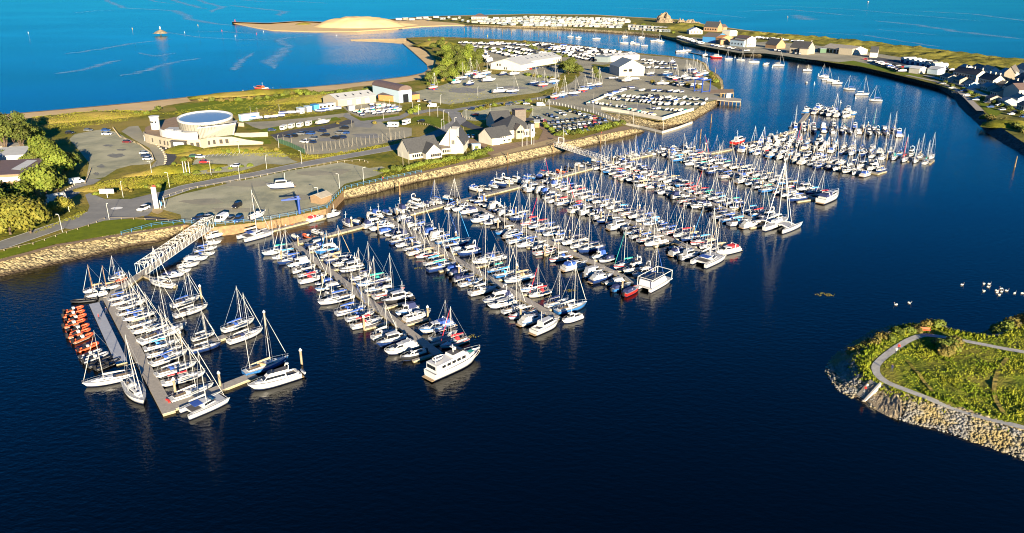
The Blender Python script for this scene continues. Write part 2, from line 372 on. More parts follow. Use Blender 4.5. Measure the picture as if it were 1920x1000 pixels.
struct(sheet("peninsula_ground", ats(LAND), M['grass']))
W1 = [(-90, 560), (0, 522), (87, 503), (168, 485), (245, 464), (290, 458), (352, 437)]
strip("stone_revetment", ats(TOP1), ats(W1, -0.3), M['rock'], 0.62, 0.2)
W2 = [(640, 376.5), (680, 370), (776, 344), (942, 312), (1041, 290), (1146, 265.5), (1212, 247)]
strip("stone_revetment", ats(TOP2), ats(W2, -0.3), M['rock'], 0.68, 0.22)
def qbot(p, k): q = at(*p, GZ); q2 = q + Vector((0.15, -0.5, 0)) * k; q2.z = -0.5; return q2
strip("quay_wall", ats(QUAY), [qbot(p, 1.0) for p in QUAY], M['timber'], 1.5, 0.0, rows=3)
W3 = [(1212, 247), (1172, 236), (1150, 231), (1241.6, 249), (1297, 232), (1340, 204), (1349, 194), (1356, 178), (1357, 164), (1355, 150), (1346, 140), (1330, 131), (1324, 119), (1306, 111)]
strip("yard_bank", ats(TOP3), ats(W3, -0.3), M['rock'], 1.2, 0.35)
strip("channel_bank", ats(FAR1), [at(u, v - 1.3, -0.3) for u, v in FAR1], M['rock'], 4.0, 0.4)
def bank2(name, top, bot, m, cell, jit, rows): return strip(name, top, bot, m, cell, jit, rows, True)
bank2("sand_beach", ats(VEG1, 1.3), ats(WAT1, 0.02), M['sand'], 6.0, 0.15, 5)
strip("tide_line", ats(WAT1, 0.06), [at(u, v + 1.2, 0.35) for u, v in WAT1], M['wetsand'], 6.0, 0.0, rows=1)
# breakwater spur at the back of the bay
strip("rock_spur", [at(657, 74.6, 0.2), at(700, 73.2, 1.6), at(762, 72.6, 2.6)], [at(658, 77.5, 0.0), at(705, 79, 0), at(760, 83, 0)], M['sand'], 3.0, 0.3)

# ---- ground covers (pixels traced on the level ground)
def c1(*p): return [(x / 2.856, 180 + y / 2.856) for x, y in p]
def c3(*p): return [(240 + x / 3.448, 130 + y / 3.448) for x, y in p]
def c4(*p): return [(680 + x / 3.429, 160 + y / 3.429) for x, y in p]
def c5(*p): return [(780 + x / 4.167, 20 + y / 4.167) for x, y in p]
def c6(*p): return [(1100 + x / 4.1675, 20 + y / 4.1675) for x, y in p]
def c8(*p): return [(440 + x / 5.333, 150 + y / 5.333) for x, y in p]
def cP(*p): return [(730 + x / 6.4, 190 + y / 6.4) for x, y in p]
def cY(*p): return [(1090 + x / 4.877, 100 + y / 4.877) for x, y in p]
ground("car_park_gravel", c1((370, 232), (400, 205), (500, 186), (560, 178), (625, 195), (720, 250), (800, 290), (832, 340), (800, 365), (700, 372), (625, 392), (560, 435), (460, 452), (470, 400), (478, 360), (430, 300)), M['gravel'], 1)
def blob(name, u, v, ru, rv, m, lv, sd):
    rg = random.Random(sd); return ground(name, [(u + ru * math.cos(k * .39) * rg.uniform(.6, 1.15), v + rv * math.sin(k * .39) * rg.uniform(.6, 1.15)) for k in range(16)], m, lv)
for i, (u, v, ru, rv) in enumerate([(218, 292, 16, 4.5), (203, 273, 12, 2.5), (190, 312, 8, 4), (228, 281, 10, 2), (181, 326, 6, 3)]): blob("puddle", u, v, ru, rv, M['puddle'], 2, i)
for i, (u, v, ru, rv) in enumerate([(470, 345, 60, 7), (600, 325, 50, 5), (380, 378, 40, 7), (560, 370, 45, 6), (440, 395, 60, 5), (640, 320, 20, 4)]): blob("worn_gravel_patch", u, v, ru, rv, M['gravel2'], 2, i + 9)
for i, (u, v, ru, rv) in enumerate([(870, 170, 40, 6), (960, 165, 30, 4), (690, 255, 30, 6), (620, 262, 30, 4), (1180, 165, 20, 5), (1200, 200, 25, 5)]): blob("worn_gravel_patch", u, v, ru, rv, M['asphalt'], 3, i + 19)
ground("drive", c1((690, 165), (740, 160), (775, 215), (870, 290), (895, 330), (870, 372), (835, 395), (800, 390), (838, 345), (800, 280), (720, 235), (650, 190)), M['gravel2'], 2)
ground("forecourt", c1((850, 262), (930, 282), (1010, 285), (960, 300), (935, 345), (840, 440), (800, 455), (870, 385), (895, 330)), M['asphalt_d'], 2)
ground("upper_car_park", c3((500, 548), (960, 538), (1010, 545), (1060, 585), (1100, 600), (1000, 618), (880, 610), (790, 640), (740, 655), (420, 682), (395, 650), (430, 590), (470, 560)), M['gravel'], 1)
ground("quayside_car_park", c3((215, 905), (240, 845), (350, 808), (700, 728), (1050, 655), (1380, 602), (1500, 625), (1560, 640), (1640, 628), (1700, 650), (1600, 690), (1400, 742), (1368, 772), (1285, 878), (1100, 932), (880, 978), (600, 1000), (350, 995), (340, 940)), M['gravel'], 1)
ground("quayside_apron", c1((770, 640), (975, 668), (1000, 690), (850, 690), (780, 668)), M['asphalt_d'], 2)
ground("compound", c8((370, 560), (560, 520), (1000, 440), (1180, 420), (1280, 425), (1420, 395), (1500, 440), (1640, 470), (1770, 480), (1770, 560), (1560, 620), (1100, 725), (740, 747), (560, 640), (420, 610)), M['gravel2'], 1)
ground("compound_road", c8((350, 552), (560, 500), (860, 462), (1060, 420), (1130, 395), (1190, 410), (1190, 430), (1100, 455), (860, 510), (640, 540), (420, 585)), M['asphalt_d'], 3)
ground("compound_road", c8((1110, 330), (1170, 360), (1260, 410), (1400, 400), (1650, 360), (1720, 320), (1750, 350), (1660, 392), (1420, 425), (1360, 480), (1200, 470), (1195, 420), (1080, 365)), M['asphalt'], 2)
ground("service_track", c8((100, 425), (400, 410), (700, 380), (1000, 345), (1150, 325), (1160, 350), (1060, 375), (700, 420), (480, 450), (340, 530), (250, 490), (180, 470)), M['gravel2'], 1)
ground("dinghy_park", c8((1080, 275), (1440, 215), (1680, 260), (1640, 335), (1280, 380), (1150, 330)), M['gravel2'], 1)
ground("car_park_gravel", cP((860, 150), (900, 100), (1000, 110), (1500, 40), (1800, 60), (1920, 130), (1920, 150), (1720, 120), (1640, 100), (1400, 160), (1200, 215), (1050, 235), (940, 230)), M['gravel'], 1)
ground("car_park_gravel", [(1000, 205), (1015, 198), (1030, 200), (1060, 208), (1100, 212), (1140, 226), (1145, 233), (1110, 243), (1052, 256), (1030, 250), (1005, 230), (990, 222)], M['gravel'], 1)
ground("quay_promenade", [(645, 357), (720, 338), (790, 322), (860, 306), (868, 296), (890, 300), (922, 293), (900, 280), (872, 268), (860, 260), (905, 262), (915, 275), (960, 268), (1010, 262), (1018, 245), (1000, 230), (1012, 226), (1055, 252), (1050, 262), (1075, 262), (1170, 236), (1188, 241.5), (1117, 254.5), (1042, 270.5), (922, 295.5), (791, 325.5), (680, 349)], M['pave'], 2)
ground("buff_paving", [(921, 291), (942, 284), (1025, 263), (1050, 258), (1060, 263), (1030, 270), (935, 292)], M['pave_y'], 3)
ground("boat_hardstanding", c5((-60, 650), (0, 632), (200, 585), (270, 560), (560, 470), (600, 500), (830, 480), (1120, 500), (1130, 545), (1090, 590), (960, 640), (500, 700), (260, 735), (0, 690)), M['gravel'], 1)
ground("shed_yard", c5((840, 470), (1120, 420), (1200, 460), (1130, 500), (850, 490)), M['gravel2'], 2)
ground("boatyard", [(1060, 166), (1085, 150), (1092, 135), (1082, 118), (1100, 118), (1130, 128), (1200, 103), (1254, 107), (1303, 114), (1320, 122), (1325, 134), (1318, 150), (1345, 165), (1350, 176), (1344, 187), (1320, 193), (1298, 209), (1241, 226), (1128, 209), (1100, 198), (1080, 190), (1040, 178)], M['gravel2'], 1)
ground("wedge_yard", cY((60, 470), (240, 395), (450, 300), (1100, 400), (1140, 440), (1010, 525), (745, 605)), M['gravel'], 2)
ground("boat_store", [(858, 80), (990, 80.5), (1063, 86), (1150, 97), (1200, 103), (1195, 112), (1130, 122), (1085, 118), (1040, 106), (1000, 112), (920, 125), (905, 105), (880, 92)], M['gravel2'], 1)
ground("lane", [(1030, 186), (1060, 180), (1100, 195), (1165, 228), (1150, 228), (1110, 212), (1060, 200), (1020, 196)], M['gravel2'], 2)
ground("lawn", c1((-60, 893), (0, 872), (300, 791), (640, 738), (985, 684), (975, 674), (700, 660), (560, 664), (350, 725), (170, 782), (0, 838), (-60, 856)), M['lawn'], 2)
ground("lawn", c8((0, 590), (60, 560), (280, 590), (350, 600), (370, 640), (280, 640)), M['lawn'], 2)
ground("lawn", cP((250, 225), (300, 185), (450, 175), (600, 205), (740, 260), (790, 310), (760, 370), (690, 392), (660, 360), (560, 310), (440, 250)), M['lawn'], 3)
ground("lawn", c8((260, 495), (480, 455), (1020, 370), (1070, 400), (750, 440), (330, 530)), M['lawn'], 2)
ground("lawn", c8((1150, 350), (1290, 385), (1640, 345), (1640, 360), (1290, 410)), M['lawn'], 3)
ground("lawn", c3((300, 240), (500, 210), (900, 175), (1080, 160), (900, 240), (700, 300), (640, 270), (480, 265), (330, 280)), M['lawn'], 2)
ground("footpath", c1((-60, 905), (0, 876), (300, 795), (640, 742), (980, 688), (980, 696), (640, 752), (300, 806), (0, 890)), M['pave'], 3)
RD = [(-90, 488), (0, 461), (80, 434), (150, 410), (200, 393), (240, 385), (300, 368), (350, 351), (420, 337), (480, 327), (560, 310), (650, 293), (720, 281), (780, 266), (832, 245), (862, 226), (852, 212), (830, 205), (800, 208), (770, 214)]
ribbon("road", RD, 8.0, M['asphalt'], 4)
ground("road_junction", c1((460, 640), (480, 590), (455, 530), (480, 520), (560, 552), (700, 552), (850, 515), (870, 560), (830, 600), (790, 640), (700, 655), (560, 668), (380, 715), (300, 700)), M['asphalt'], 5)
ribbon("road", [(60, 400), (95, 385), (130, 362), (158, 345), (172, 336)], 7.5, M['asphalt'], 3)
ribbon("road", [(845, 208), (872, 203), (930, 195), (985, 189), (1030, 181), (1050, 177)], 6.5, M['asphalt'], 3)
ribbon("road", [(1060, 168), (1083, 155), (1100, 140), (1088, 122), (1020, 100), (960, 86)], 9, M['gravel2'], 2)
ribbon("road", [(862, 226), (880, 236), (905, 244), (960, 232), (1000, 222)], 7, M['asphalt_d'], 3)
for e in (-3.7, 3.7):      # pale kerb lines along the road
    P = resample(ats(RD[1:14], GZ + 0.16), 60); mb = MB(); q = []
    for i, p in enumerate(P):
        d = (P[min(i + 1, 59)] - P[max(i - 1, 0)]); d.normalize(); nn = Vector((-d.y, d.x, 0)); q.append((p + nn * (e - .12), p + nn * (e + .12)))
    vs = [a for a, b in q] + [b for a, b in q]; mb.add(vs, [(i, 60 + i, 61 + i, i + 1) for i in range(59)], M['mark']); struct(mb.build("road_edge_line"))
mb = MB(); cc = at(219, 390.5, GZ + 0.2)
mb.add([(cc.x + 2.0 * math.cos(t * .4488), cc.y + 1.6 * math.sin(t * .4488), cc.z) for t in range(14)], [tuple(range(14))], M['mark']); struct(mb.build("roundabout_marking"))
mb = MB()
for i in range(9):
    a, b = at(394 + i * 8, 287 - i * .35, GZ + .17), at(388 + i * 8, 294 - i * .35, GZ + .17)
    mb.quad(a, b, b + Vector((.25, 0, 0)), a + Vector((.25, 0, 0)), M['mark'])
struct(mb.build("parking_bay_markings"))
# ---- far spit and village shore
UP = [(435, 41.6), (500, 44), (560, 40), (610, 42), (740, 36.5), (790, 32), (876, 29.6), (986, 27), (1116, 28.4), (1188, 33), (1268, 37), (1320, 46), (1359, 52), (1400, 57.8), (1512, 69), (1624, 83), (1736, 97), (1848, 111), (1920, 118.5), (2080, 138)]
LO = [(435, 43.4), (480, 52.5), (510, 57.5), (590, 60), (665, 59.5), (740, 54.5), (790, 50), (840, 48), (871, 47.5), (967, 51), (1044, 53.5), (1116, 58), (1188, 62.5), (1240, 68), (1268, 75), (1282, 82), (1316, 88), (1352, 94), (1383, 100), (1436, 101.5), (1512, 113), (1568, 119), (1613, 125), (1666, 137), (1713, 148), (1761, 160), (1800, 176), (1822, 188), (1850, 215), (1872, 236), (1920, 268), (2080, 350)]
LOW = [(435, 44), (480, 53.5), (510, 58.5), (590, 61), (665, 60.5), (740, 55.5), (790, 51), (840, 49), (871, 49), (967, 52.6), (1044, 55.2), (1116, 60), (1188, 64.8), (1240, 70.4), (1268, 77.6), (1282, 84.8), (1316, 91), (1352, 97), (1383, 103), (1436, 106), (1512, 117), (1568, 124), (1613, 131), (1666, 143), (1713, 154.5), (1761, 167), (1789, 185), (1797, 199), (1820, 222), (1848, 250), (1881, 272), (1920, 292), (2080, 372)]
_q = [p for p in LOW if p[0] < 1560]; SH_T = [at(u, v, 0) + Vector((0, 6.0, 1.0 if u < 875 else GZ)) for u, v in _q]; UPP = [at(u, v, 1.0 if u < 800 else GZ) for u, v in UP]; _k = sum(1 for p in LO if p[0] < 1560)
LO3 = SH_T + ats(LO[_k:], GZ); LOW3 = ats(_q, -.2) + ats([p for p in LOW if p[0] >= 1560], -.2)
struct(sheet("spit_ground", LO3 + UPP[::-1], M['duneg']))
_n = sum(1 for p in _q if p[0] < 872); strip("sand_shore", SH_T[:_n], ats(_q[:_n], -.1), M["sand"], 5.0, 0.1, rows=3); strip("spit_shore", SH_T[_n - 1:], ats(_q[_n - 1:], -.2), M["rock"], 3.0, 0.3, rows=3); strip("village_shore", [SH_T[-1]] + ats(LO[_k:]), [at(*_q[-1], -.2)] + ats([p for p in LOW if p[0] >= 1560], -.2), M["rockd"], 4.0, 0.3, rows=3)
strip("seaward_shore", [at(u, v - .8, -0.2) for u, v in UP], ats(UP), M['sand'], 12.0, 0.0, rows=1)
struct(sheet("sand_spit", [p + Vector((0, .1, .06)) for p in SH_T[:_n]] + [at(u, v, 1.06) for u, v in [(880, 45), (806, 40), (800, 33), (740, 36.8), (610, 42), (560, 40.3), (500, 44.2), (437, 41.8)]], M["sand"]))
ground("village_yard", [(1268, 74), (1300, 70), (1400, 82), (1440, 78), (1520, 84), (1660, 103), (1740, 116), (1760, 125), (1700, 128), (1600, 119), (1520, 112), (1436, 100.5), (1383, 99), (1316, 87)], M['gravel2'], 1)
ground("village_lane", [(1620, 110), (1640, 106), (1760, 128), (1750, 136), (1690, 126)], M['asphalt_d'], 2)
ground("village_grass", [(1572, 117), (1600, 114), (1700, 136), (1730, 142), (1722, 147), (1613, 124)], M['lawn'], 2)
ribbon("sea_wall_path", [(1700, 141), (1760, 154), (1795, 168), (1812, 182), (1838, 208)], 4.0, M['concrete'], 3)
ribbon("village_road", [(1735, 141), (1800, 158), (1850, 180), (1920, 205), (2000, 235)], 5.0, M['path'], 3)
ground("village_grass", [(1822, 175), (1850, 195), (1880, 212), (1860, 222), (1845, 205)], M['lawn'], 2)
strip("dark_seawall", ats([(1570, 118.5), (1613, 124.5), (1666, 136.5), (1713, 147.5), (1761, 159.5), (1800, 175.5), (1822, 187.5), (1845, 210)], GZ + .05), ats([(1568, 123.7), (1613, 130.7), (1666, 142.7), (1713, 154.2), (1761, 166.5), (1789, 184), (1797, 198), (1815, 216)], 0.1), M['rockd'], 3.0, 0.05, rows=2)
# ---- hills built as height fields
HILLS = []
def hz(x, y):
    z = GZ
    for cx, cy, ax, ay, rot, h, fl in HILLS:
        dx, dy = x - cx, y - cy; a = (dx * math.cos(rot) + dy * math.sin(rot)) / ax; b_ = (-dx * math.sin(rot) + dy * math.cos(rot)) / ay; r = math.hypot(a, b_)
        if r < 1: z = max(z, GZ + h * (1 - r ** fl))
    return z
def hill(name, cu, cv, ax, ay, h, m, flat=2.0, rough=0.0, seed=0, n=34, rot=0.0, label=None, cat=None, fr=.08, bz=GZ):
    c = at(cu, cv, bz); vs = []; fs = []; HILLS.append((c.x, c.y, ax, ay, rot, h, flat))
    for i in range(n + 1):
        for j in range(n + 1):
            a, b = 2 * i / n - 1, 2 * j / n - 1; r = math.hypot(a, b)
            k = max(0.0, 1 - r ** flat) if r < 1 else 0.0
            x, y = a * ax, b * ay; x, y = x * math.cos(rot) - y * math.sin(rot), x * math.sin(rot) + y * math.cos(rot)
            z = h * k + rough * k ** .5 * noise.fractal(Vector((x * fr + seed, y * fr, seed)), 1.0, 2.2, 4)
            vs.append((c.x + x, c.y + y, bz - 0.1 + max(z, -0.0) if k > 0 else bz - 0.6))
    for i in range(n):
        for j in range(n): fs.append((i * (n + 1) + j, (i + 1) * (n + 1) + j, (i + 1) * (n + 1) + j + 1, i * (n + 1) + j + 1))
    mb = MB(); mb.add(vs, fs, m); return struct(mb.build(name, None, rough < 3))
hill("sand_dune", 674, 49.5, 74, 50, 14.5, M['sand'], 2.5, 2.2, 3, bz=1.0, fr=.05)
hill("sand_dune_shoulder", 735, 47, 45, 22, 4.0, M['sand'], 2.0, 0.8, 5, bz=1.0)
hill("dune_hummock", 569, 46, 14, 12, 3.0, M['grass'], 2.0, 0.6, 9, 16, bz=1.0)
hill("rock_crag", 1246, 42, 17, 20, 14, M['crag'], 1.5, 11, 11, 40, fr=.13)
hill("rock_crag", 1277, 44, 9, 10, 5, M['crag'], 1.5, 6, 14, 24, fr=.2)
hill("rock_crag", 1296, 46, 17, 13, 6, M['crag'], 1.5, 6, 21, 30, fr=.17)
hill("grassy_knoll", 1285, 54, 52, 40, 8, M['duneg'], 1.7, 2.0, 17, 34)
for k, (u, v, a, b, h) in enumerate([(1420, 66, 45, 14, 4), (1500, 73, 60, 16, 4.5), (1590, 83, 60, 17, 5), (1690, 96, 60, 20, 5.5), (1790, 111, 60, 24, 6), (1880, 122, 60, 26, 6), (1840, 128, 50, 22, 4.5), (1740, 108, 40, 15, 4)]):
    hill("dune_ridge", u, v, a, b, h, M['duneg'], 2.0, 2.6, k * 5 + 40, 30, rot=-.75, fr=.11)
hill("bank_mound", 1893, 236, 13, 9, 3.5, M['grass'], 1.8, 1.5, 77, 24, rot=-.6)
for u, v, a, b, h in [(330, 320, 22, 6, 2.2), (250, 345, 22, 8, 2.0), (420, 283, 22, 6, 1.6), (345, 282, 9, 9, 2.0), (470, 175, 40, 9, 2.0), (150, 222, 45, 12, 3.0), (620, 185, 50, 12, 3.0), (820, 84, 26, 22, 5)]:
    hill("grass_bank", u, v, a, b, h, M['grass'], 2.0, 0.8, u * .1, 24, rot=.5)
# ---- calm streaks on the open sea
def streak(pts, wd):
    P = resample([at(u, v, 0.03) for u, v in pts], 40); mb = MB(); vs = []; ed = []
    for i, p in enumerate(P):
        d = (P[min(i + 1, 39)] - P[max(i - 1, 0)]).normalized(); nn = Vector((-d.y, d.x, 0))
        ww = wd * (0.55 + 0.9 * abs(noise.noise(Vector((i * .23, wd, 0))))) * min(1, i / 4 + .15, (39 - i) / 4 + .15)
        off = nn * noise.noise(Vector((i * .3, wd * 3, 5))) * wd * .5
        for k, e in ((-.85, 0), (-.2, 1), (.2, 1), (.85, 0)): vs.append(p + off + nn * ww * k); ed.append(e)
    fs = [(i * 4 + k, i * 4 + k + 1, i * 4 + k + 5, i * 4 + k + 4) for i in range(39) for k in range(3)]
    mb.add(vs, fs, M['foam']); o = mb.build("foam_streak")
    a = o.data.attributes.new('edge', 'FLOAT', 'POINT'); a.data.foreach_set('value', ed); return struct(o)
def cs(*p): return [(120 + x / 3.024, y / 3.024) for x, y in p]
for pts, wd in [(cs((180, -30), (250, 5), (330, 45), (480, 52), (620, 62), (700, 90), (700, 108), (850, 135), (1000, 148), (1100, 155)), 22), (cs((420, -20), (520, 10), (620, 22)), 14),
                (cs((580, -10), (680, 20), (800, 52)), 20), (cs((740, -10), (800, 15), (900, 40), (820, 72)), 20), (cs((940, 30), (1060, 45), (1250, 65), (1210, 92)), 20),
                (cs((740, 182), (900, 180), (1090, 190)), 10), (cs((560, 180), (760, 212), (1020, 225), (1250, 222)), 6), (cs((0, 308), (200, 280), (400, 245), (620, 222)), 9),
                (cs((320, 432), (450, 405), (520, 382), (640, 350), (780, 330)), 9), (cs((1195, 390), (1170, 345), (1240, 295), (1270, 265), (1215, 225), (1300, 210), (1450, 202)), 14),
                ([(600, 70), (720, 64), (860, 60), (980, 66), (1080, 75), (1200, 92)], 12), ([(620, 74), (760, 68), (880, 64)], 7), ([(1640, 39), (1720, 47), (1800, 60), (1920, 74)], 22), ([(1490, 28), (1520, 38)], 30), ([(1400, 8), (1600, 18), (1840, 40)], 9), ([(1640, 55), (1760, 66)], 6), ([(870, 15), (1000, 22)], 8), (cs((-60, 420), (120, 395), (260, 352), (330, 340)), 10), (cs((300, 60), (180, 62), (60, 74)), 9), (cs((1000, 0), (1150, 12), (1320, 8), (1500, 20)), 16), (cs((1080, 300), (1010, 340), (960, 400)), 7), (cs((420, 300), (520, 320), (640, 300)), 6), ([(1380, 22), (1480, 18), (1600, 30)], 14), ([(1500, 60), (1620, 66), (1760, 88)], 8), ([(1700, 20), (1820, 26), (1960, 44)], 14), ([(1150, 14), (1280, 20), (1400, 34)], 10)]:
    streak(pts, wd)
# ---------------------------------------------------------------- buildings
def bldg(name, A, B, depth, eave, ridge, wall, roof, label, cat="building", style='along', wins=(), doors=(), sidewins=0, chim=(), z=GZ, group=None, skylights=0, wm=None, over=0.35, back=None):
    a, b = at(*A, z), at(*B, z); d = b - a; W = d.length; rz = math.atan2(d.y, d.x); D = depth
    root = empty(name, a, rz, label, cat, group)
    def P(mb, n, par=root): return mb.build(n, par)
    mb = MB(); base = -0.6
    mb.box(W / 2, D / 2, base, W, D, eave - base, wall)
    if style == 'along': mb.add([(0, 0, eave), (0, D, eave), (0, D / 2, ridge - .05), (W, 0, eave), (W, D, eave), (W, D / 2, ridge - .05)], [(0, 2, 1), (3, 4, 5)], wall)
    elif style == 'across': mb.add([(0, 0, eave), (W, 0, eave), (W / 2, 0, ridge - .05), (0, D, eave), (W, D, eave), (W / 2, D, ridge - .05)], [(0, 1, 2), (4, 3, 5)], wall)
    elif style == 'mono': mb.add([(0, 0, eave), (0, D, eave), (0, D, ridge - .05), (W, 0, eave), (W, D, eave), (W, D, ridge - .05)], [(0, 2, 1), (3, 4, 5), (1, 2, 5, 4)], wall)
    P(mb, "wall")
    rb = MB(); o = over; t = 0.16; e = eave + 0.02
    def slab(p):      # sloping slab from 4 corners, thickened upward
        q = [Vector(v) + Vector((0, 0, t)) for v in p]; p = [Vector(v) for v in p]
        rb.add(p + q, [(3, 2, 1, 0), (4, 5, 6, 7), (0, 1, 5, 4), (1, 2, 6, 5), (2, 3, 7, 6), (3, 0, 4, 7)], roof)
    if style == 'along':
        k = (ridge - eave) / (D / 2) * o
        slab([(-o, -o, e - k), (W + o, -o, e - k), (W + o, D / 2, ridge), (-o, D / 2, ridge)]); slab([(-o, D / 2, ridge), (W + o, D / 2, ridge), (W + o, D + o, e - k), (-o, D + o, e - k)])
    elif style == 'across':
        k = (ridge - eave) / (W / 2) * o
        slab([(-o, -o, e - k), (W / 2, -o, ridge), (W / 2, D + o, ridge), (-o, D + o, e - k)]); slab([(W / 2, -o, ridge), (W + o, -o, e - k), (W + o, D + o, e - k), (W / 2, D + o, ridge)])
    elif style == 'mono': slab([(-o, -o, e), (W + o, -o, e), (W + o, D + o, ridge), (-o, D + o, ridge)])
    elif style == 'hip':
        h = min(W, D) / 2; vs = [(-o, -o, e), (W + o, -o, e), (W + o, D + o, e), (-o, D + o, e)]
        if W > D: vs += [(h, D / 2, ridge), (W - h, D / 2, ridge)]; fs = [(0, 1, 5, 4), (1, 2, 5), (2, 3, 4, 5), (3, 0, 4), (3, 2, 1, 0)]
        else: vs += [(W / 2, h, ridge), (W / 2, D - h, ridge)]; fs = [(0, 1, 4), (1, 2, 5, 4), (2, 3, 5), (3, 0, 4, 5), (3, 2, 1, 0)]
        rb.add(vs, fs, roof)
    elif style in ('barrel', 'barrelx'):
        n = 10; ring = []
        for i in range(n + 1):
            th = math.pi * i / n; ring.append((-math.cos(th), math.sin(th)))
        if style == 'barrel': A0 = [(-o, D / 2 + c * (D / 2 + o), e + s_ * (ridge - e)) for c, s_ in ring]; A1 = [(W + o, y, zz) for x, y, zz in A0]
        else: A0 = [(W / 2 + c * (W / 2 + o), -o, e + s_ * (ridge - e)) for c, s_ in ring]; A1 = [(x, D + o, zz) for x, y, zz in A0]
        rb.loft([A0, A1], roof)
    else: rb.box(W / 2, D / 2, eave + .005, W + .3, D + .3, .3, roof)
    ro = P(rb, "roof")
    for i in range(skylights):
        sb = MB(); x = W * (i + .5) / skylights; sl = (ridge - eave) / (D / 2); y0, y1 = D * .18, D * .32
        sb.add([(x - .5, y0, eave + y0 * sl + .26), (x + .5, y0, eave + y0 * sl + .26), (x + .5, y1, eave + y1 * sl + .26), (x - .5, y1, eave + y1 * sl + .26)], [(0, 1, 2, 3)], M['glass']); sb.build("skylight", ro)
    for (x, y, hh) in chim:
        hb = MB(); hb.box(x * W, y * D, ridge - 0.9, .9, .7, hh + .9, M['brick'] if wall is M['brick'] else wall); hb.box(x * W, y * D, ridge + hh, 1.05, .85, .15, M['stonew']); hb.build("chimney", ro)
    for (t0, t1, z0, z1) in wins:
        fb = MB(); fb.box((t0 + t1) / 2 * W, -.03, z0, (t1 - t0) * W, .12, z1 - z0, wm or M['glass'])
        w_ = P(fb, "window"); lb = MB(); lb.box((t0 + t1) / 2 * W, -.06, z0 - .12, (t1 - t0) * W + .2, .2, .1, M['stonew']); lb.build("sill", w_)
    for (t0, t1, z1, dm) in doors:
        fb = MB(); fb.box((t0 + t1) / 2 * W, -.03, -.2, (t1 - t0) * W, .14, z1 + .2, dm); P(fb, "door")
    for i in range(sidewins):
        fb = MB(); fb.box(W + .02, D * (i + .5) / sidewins, eave * .35, .12, 1.1, 1.2, M['glass']); P(fb, "window")
    return root, W, D
def zW(n, z0, z1, f=.5, a=0.05, b=.95): return [(a + (b - a) * (i + (1 - f) / 2) / n, a + (b - a) * (i + (1 + f) / 2) / n, z0, z1) for i in range(n)]
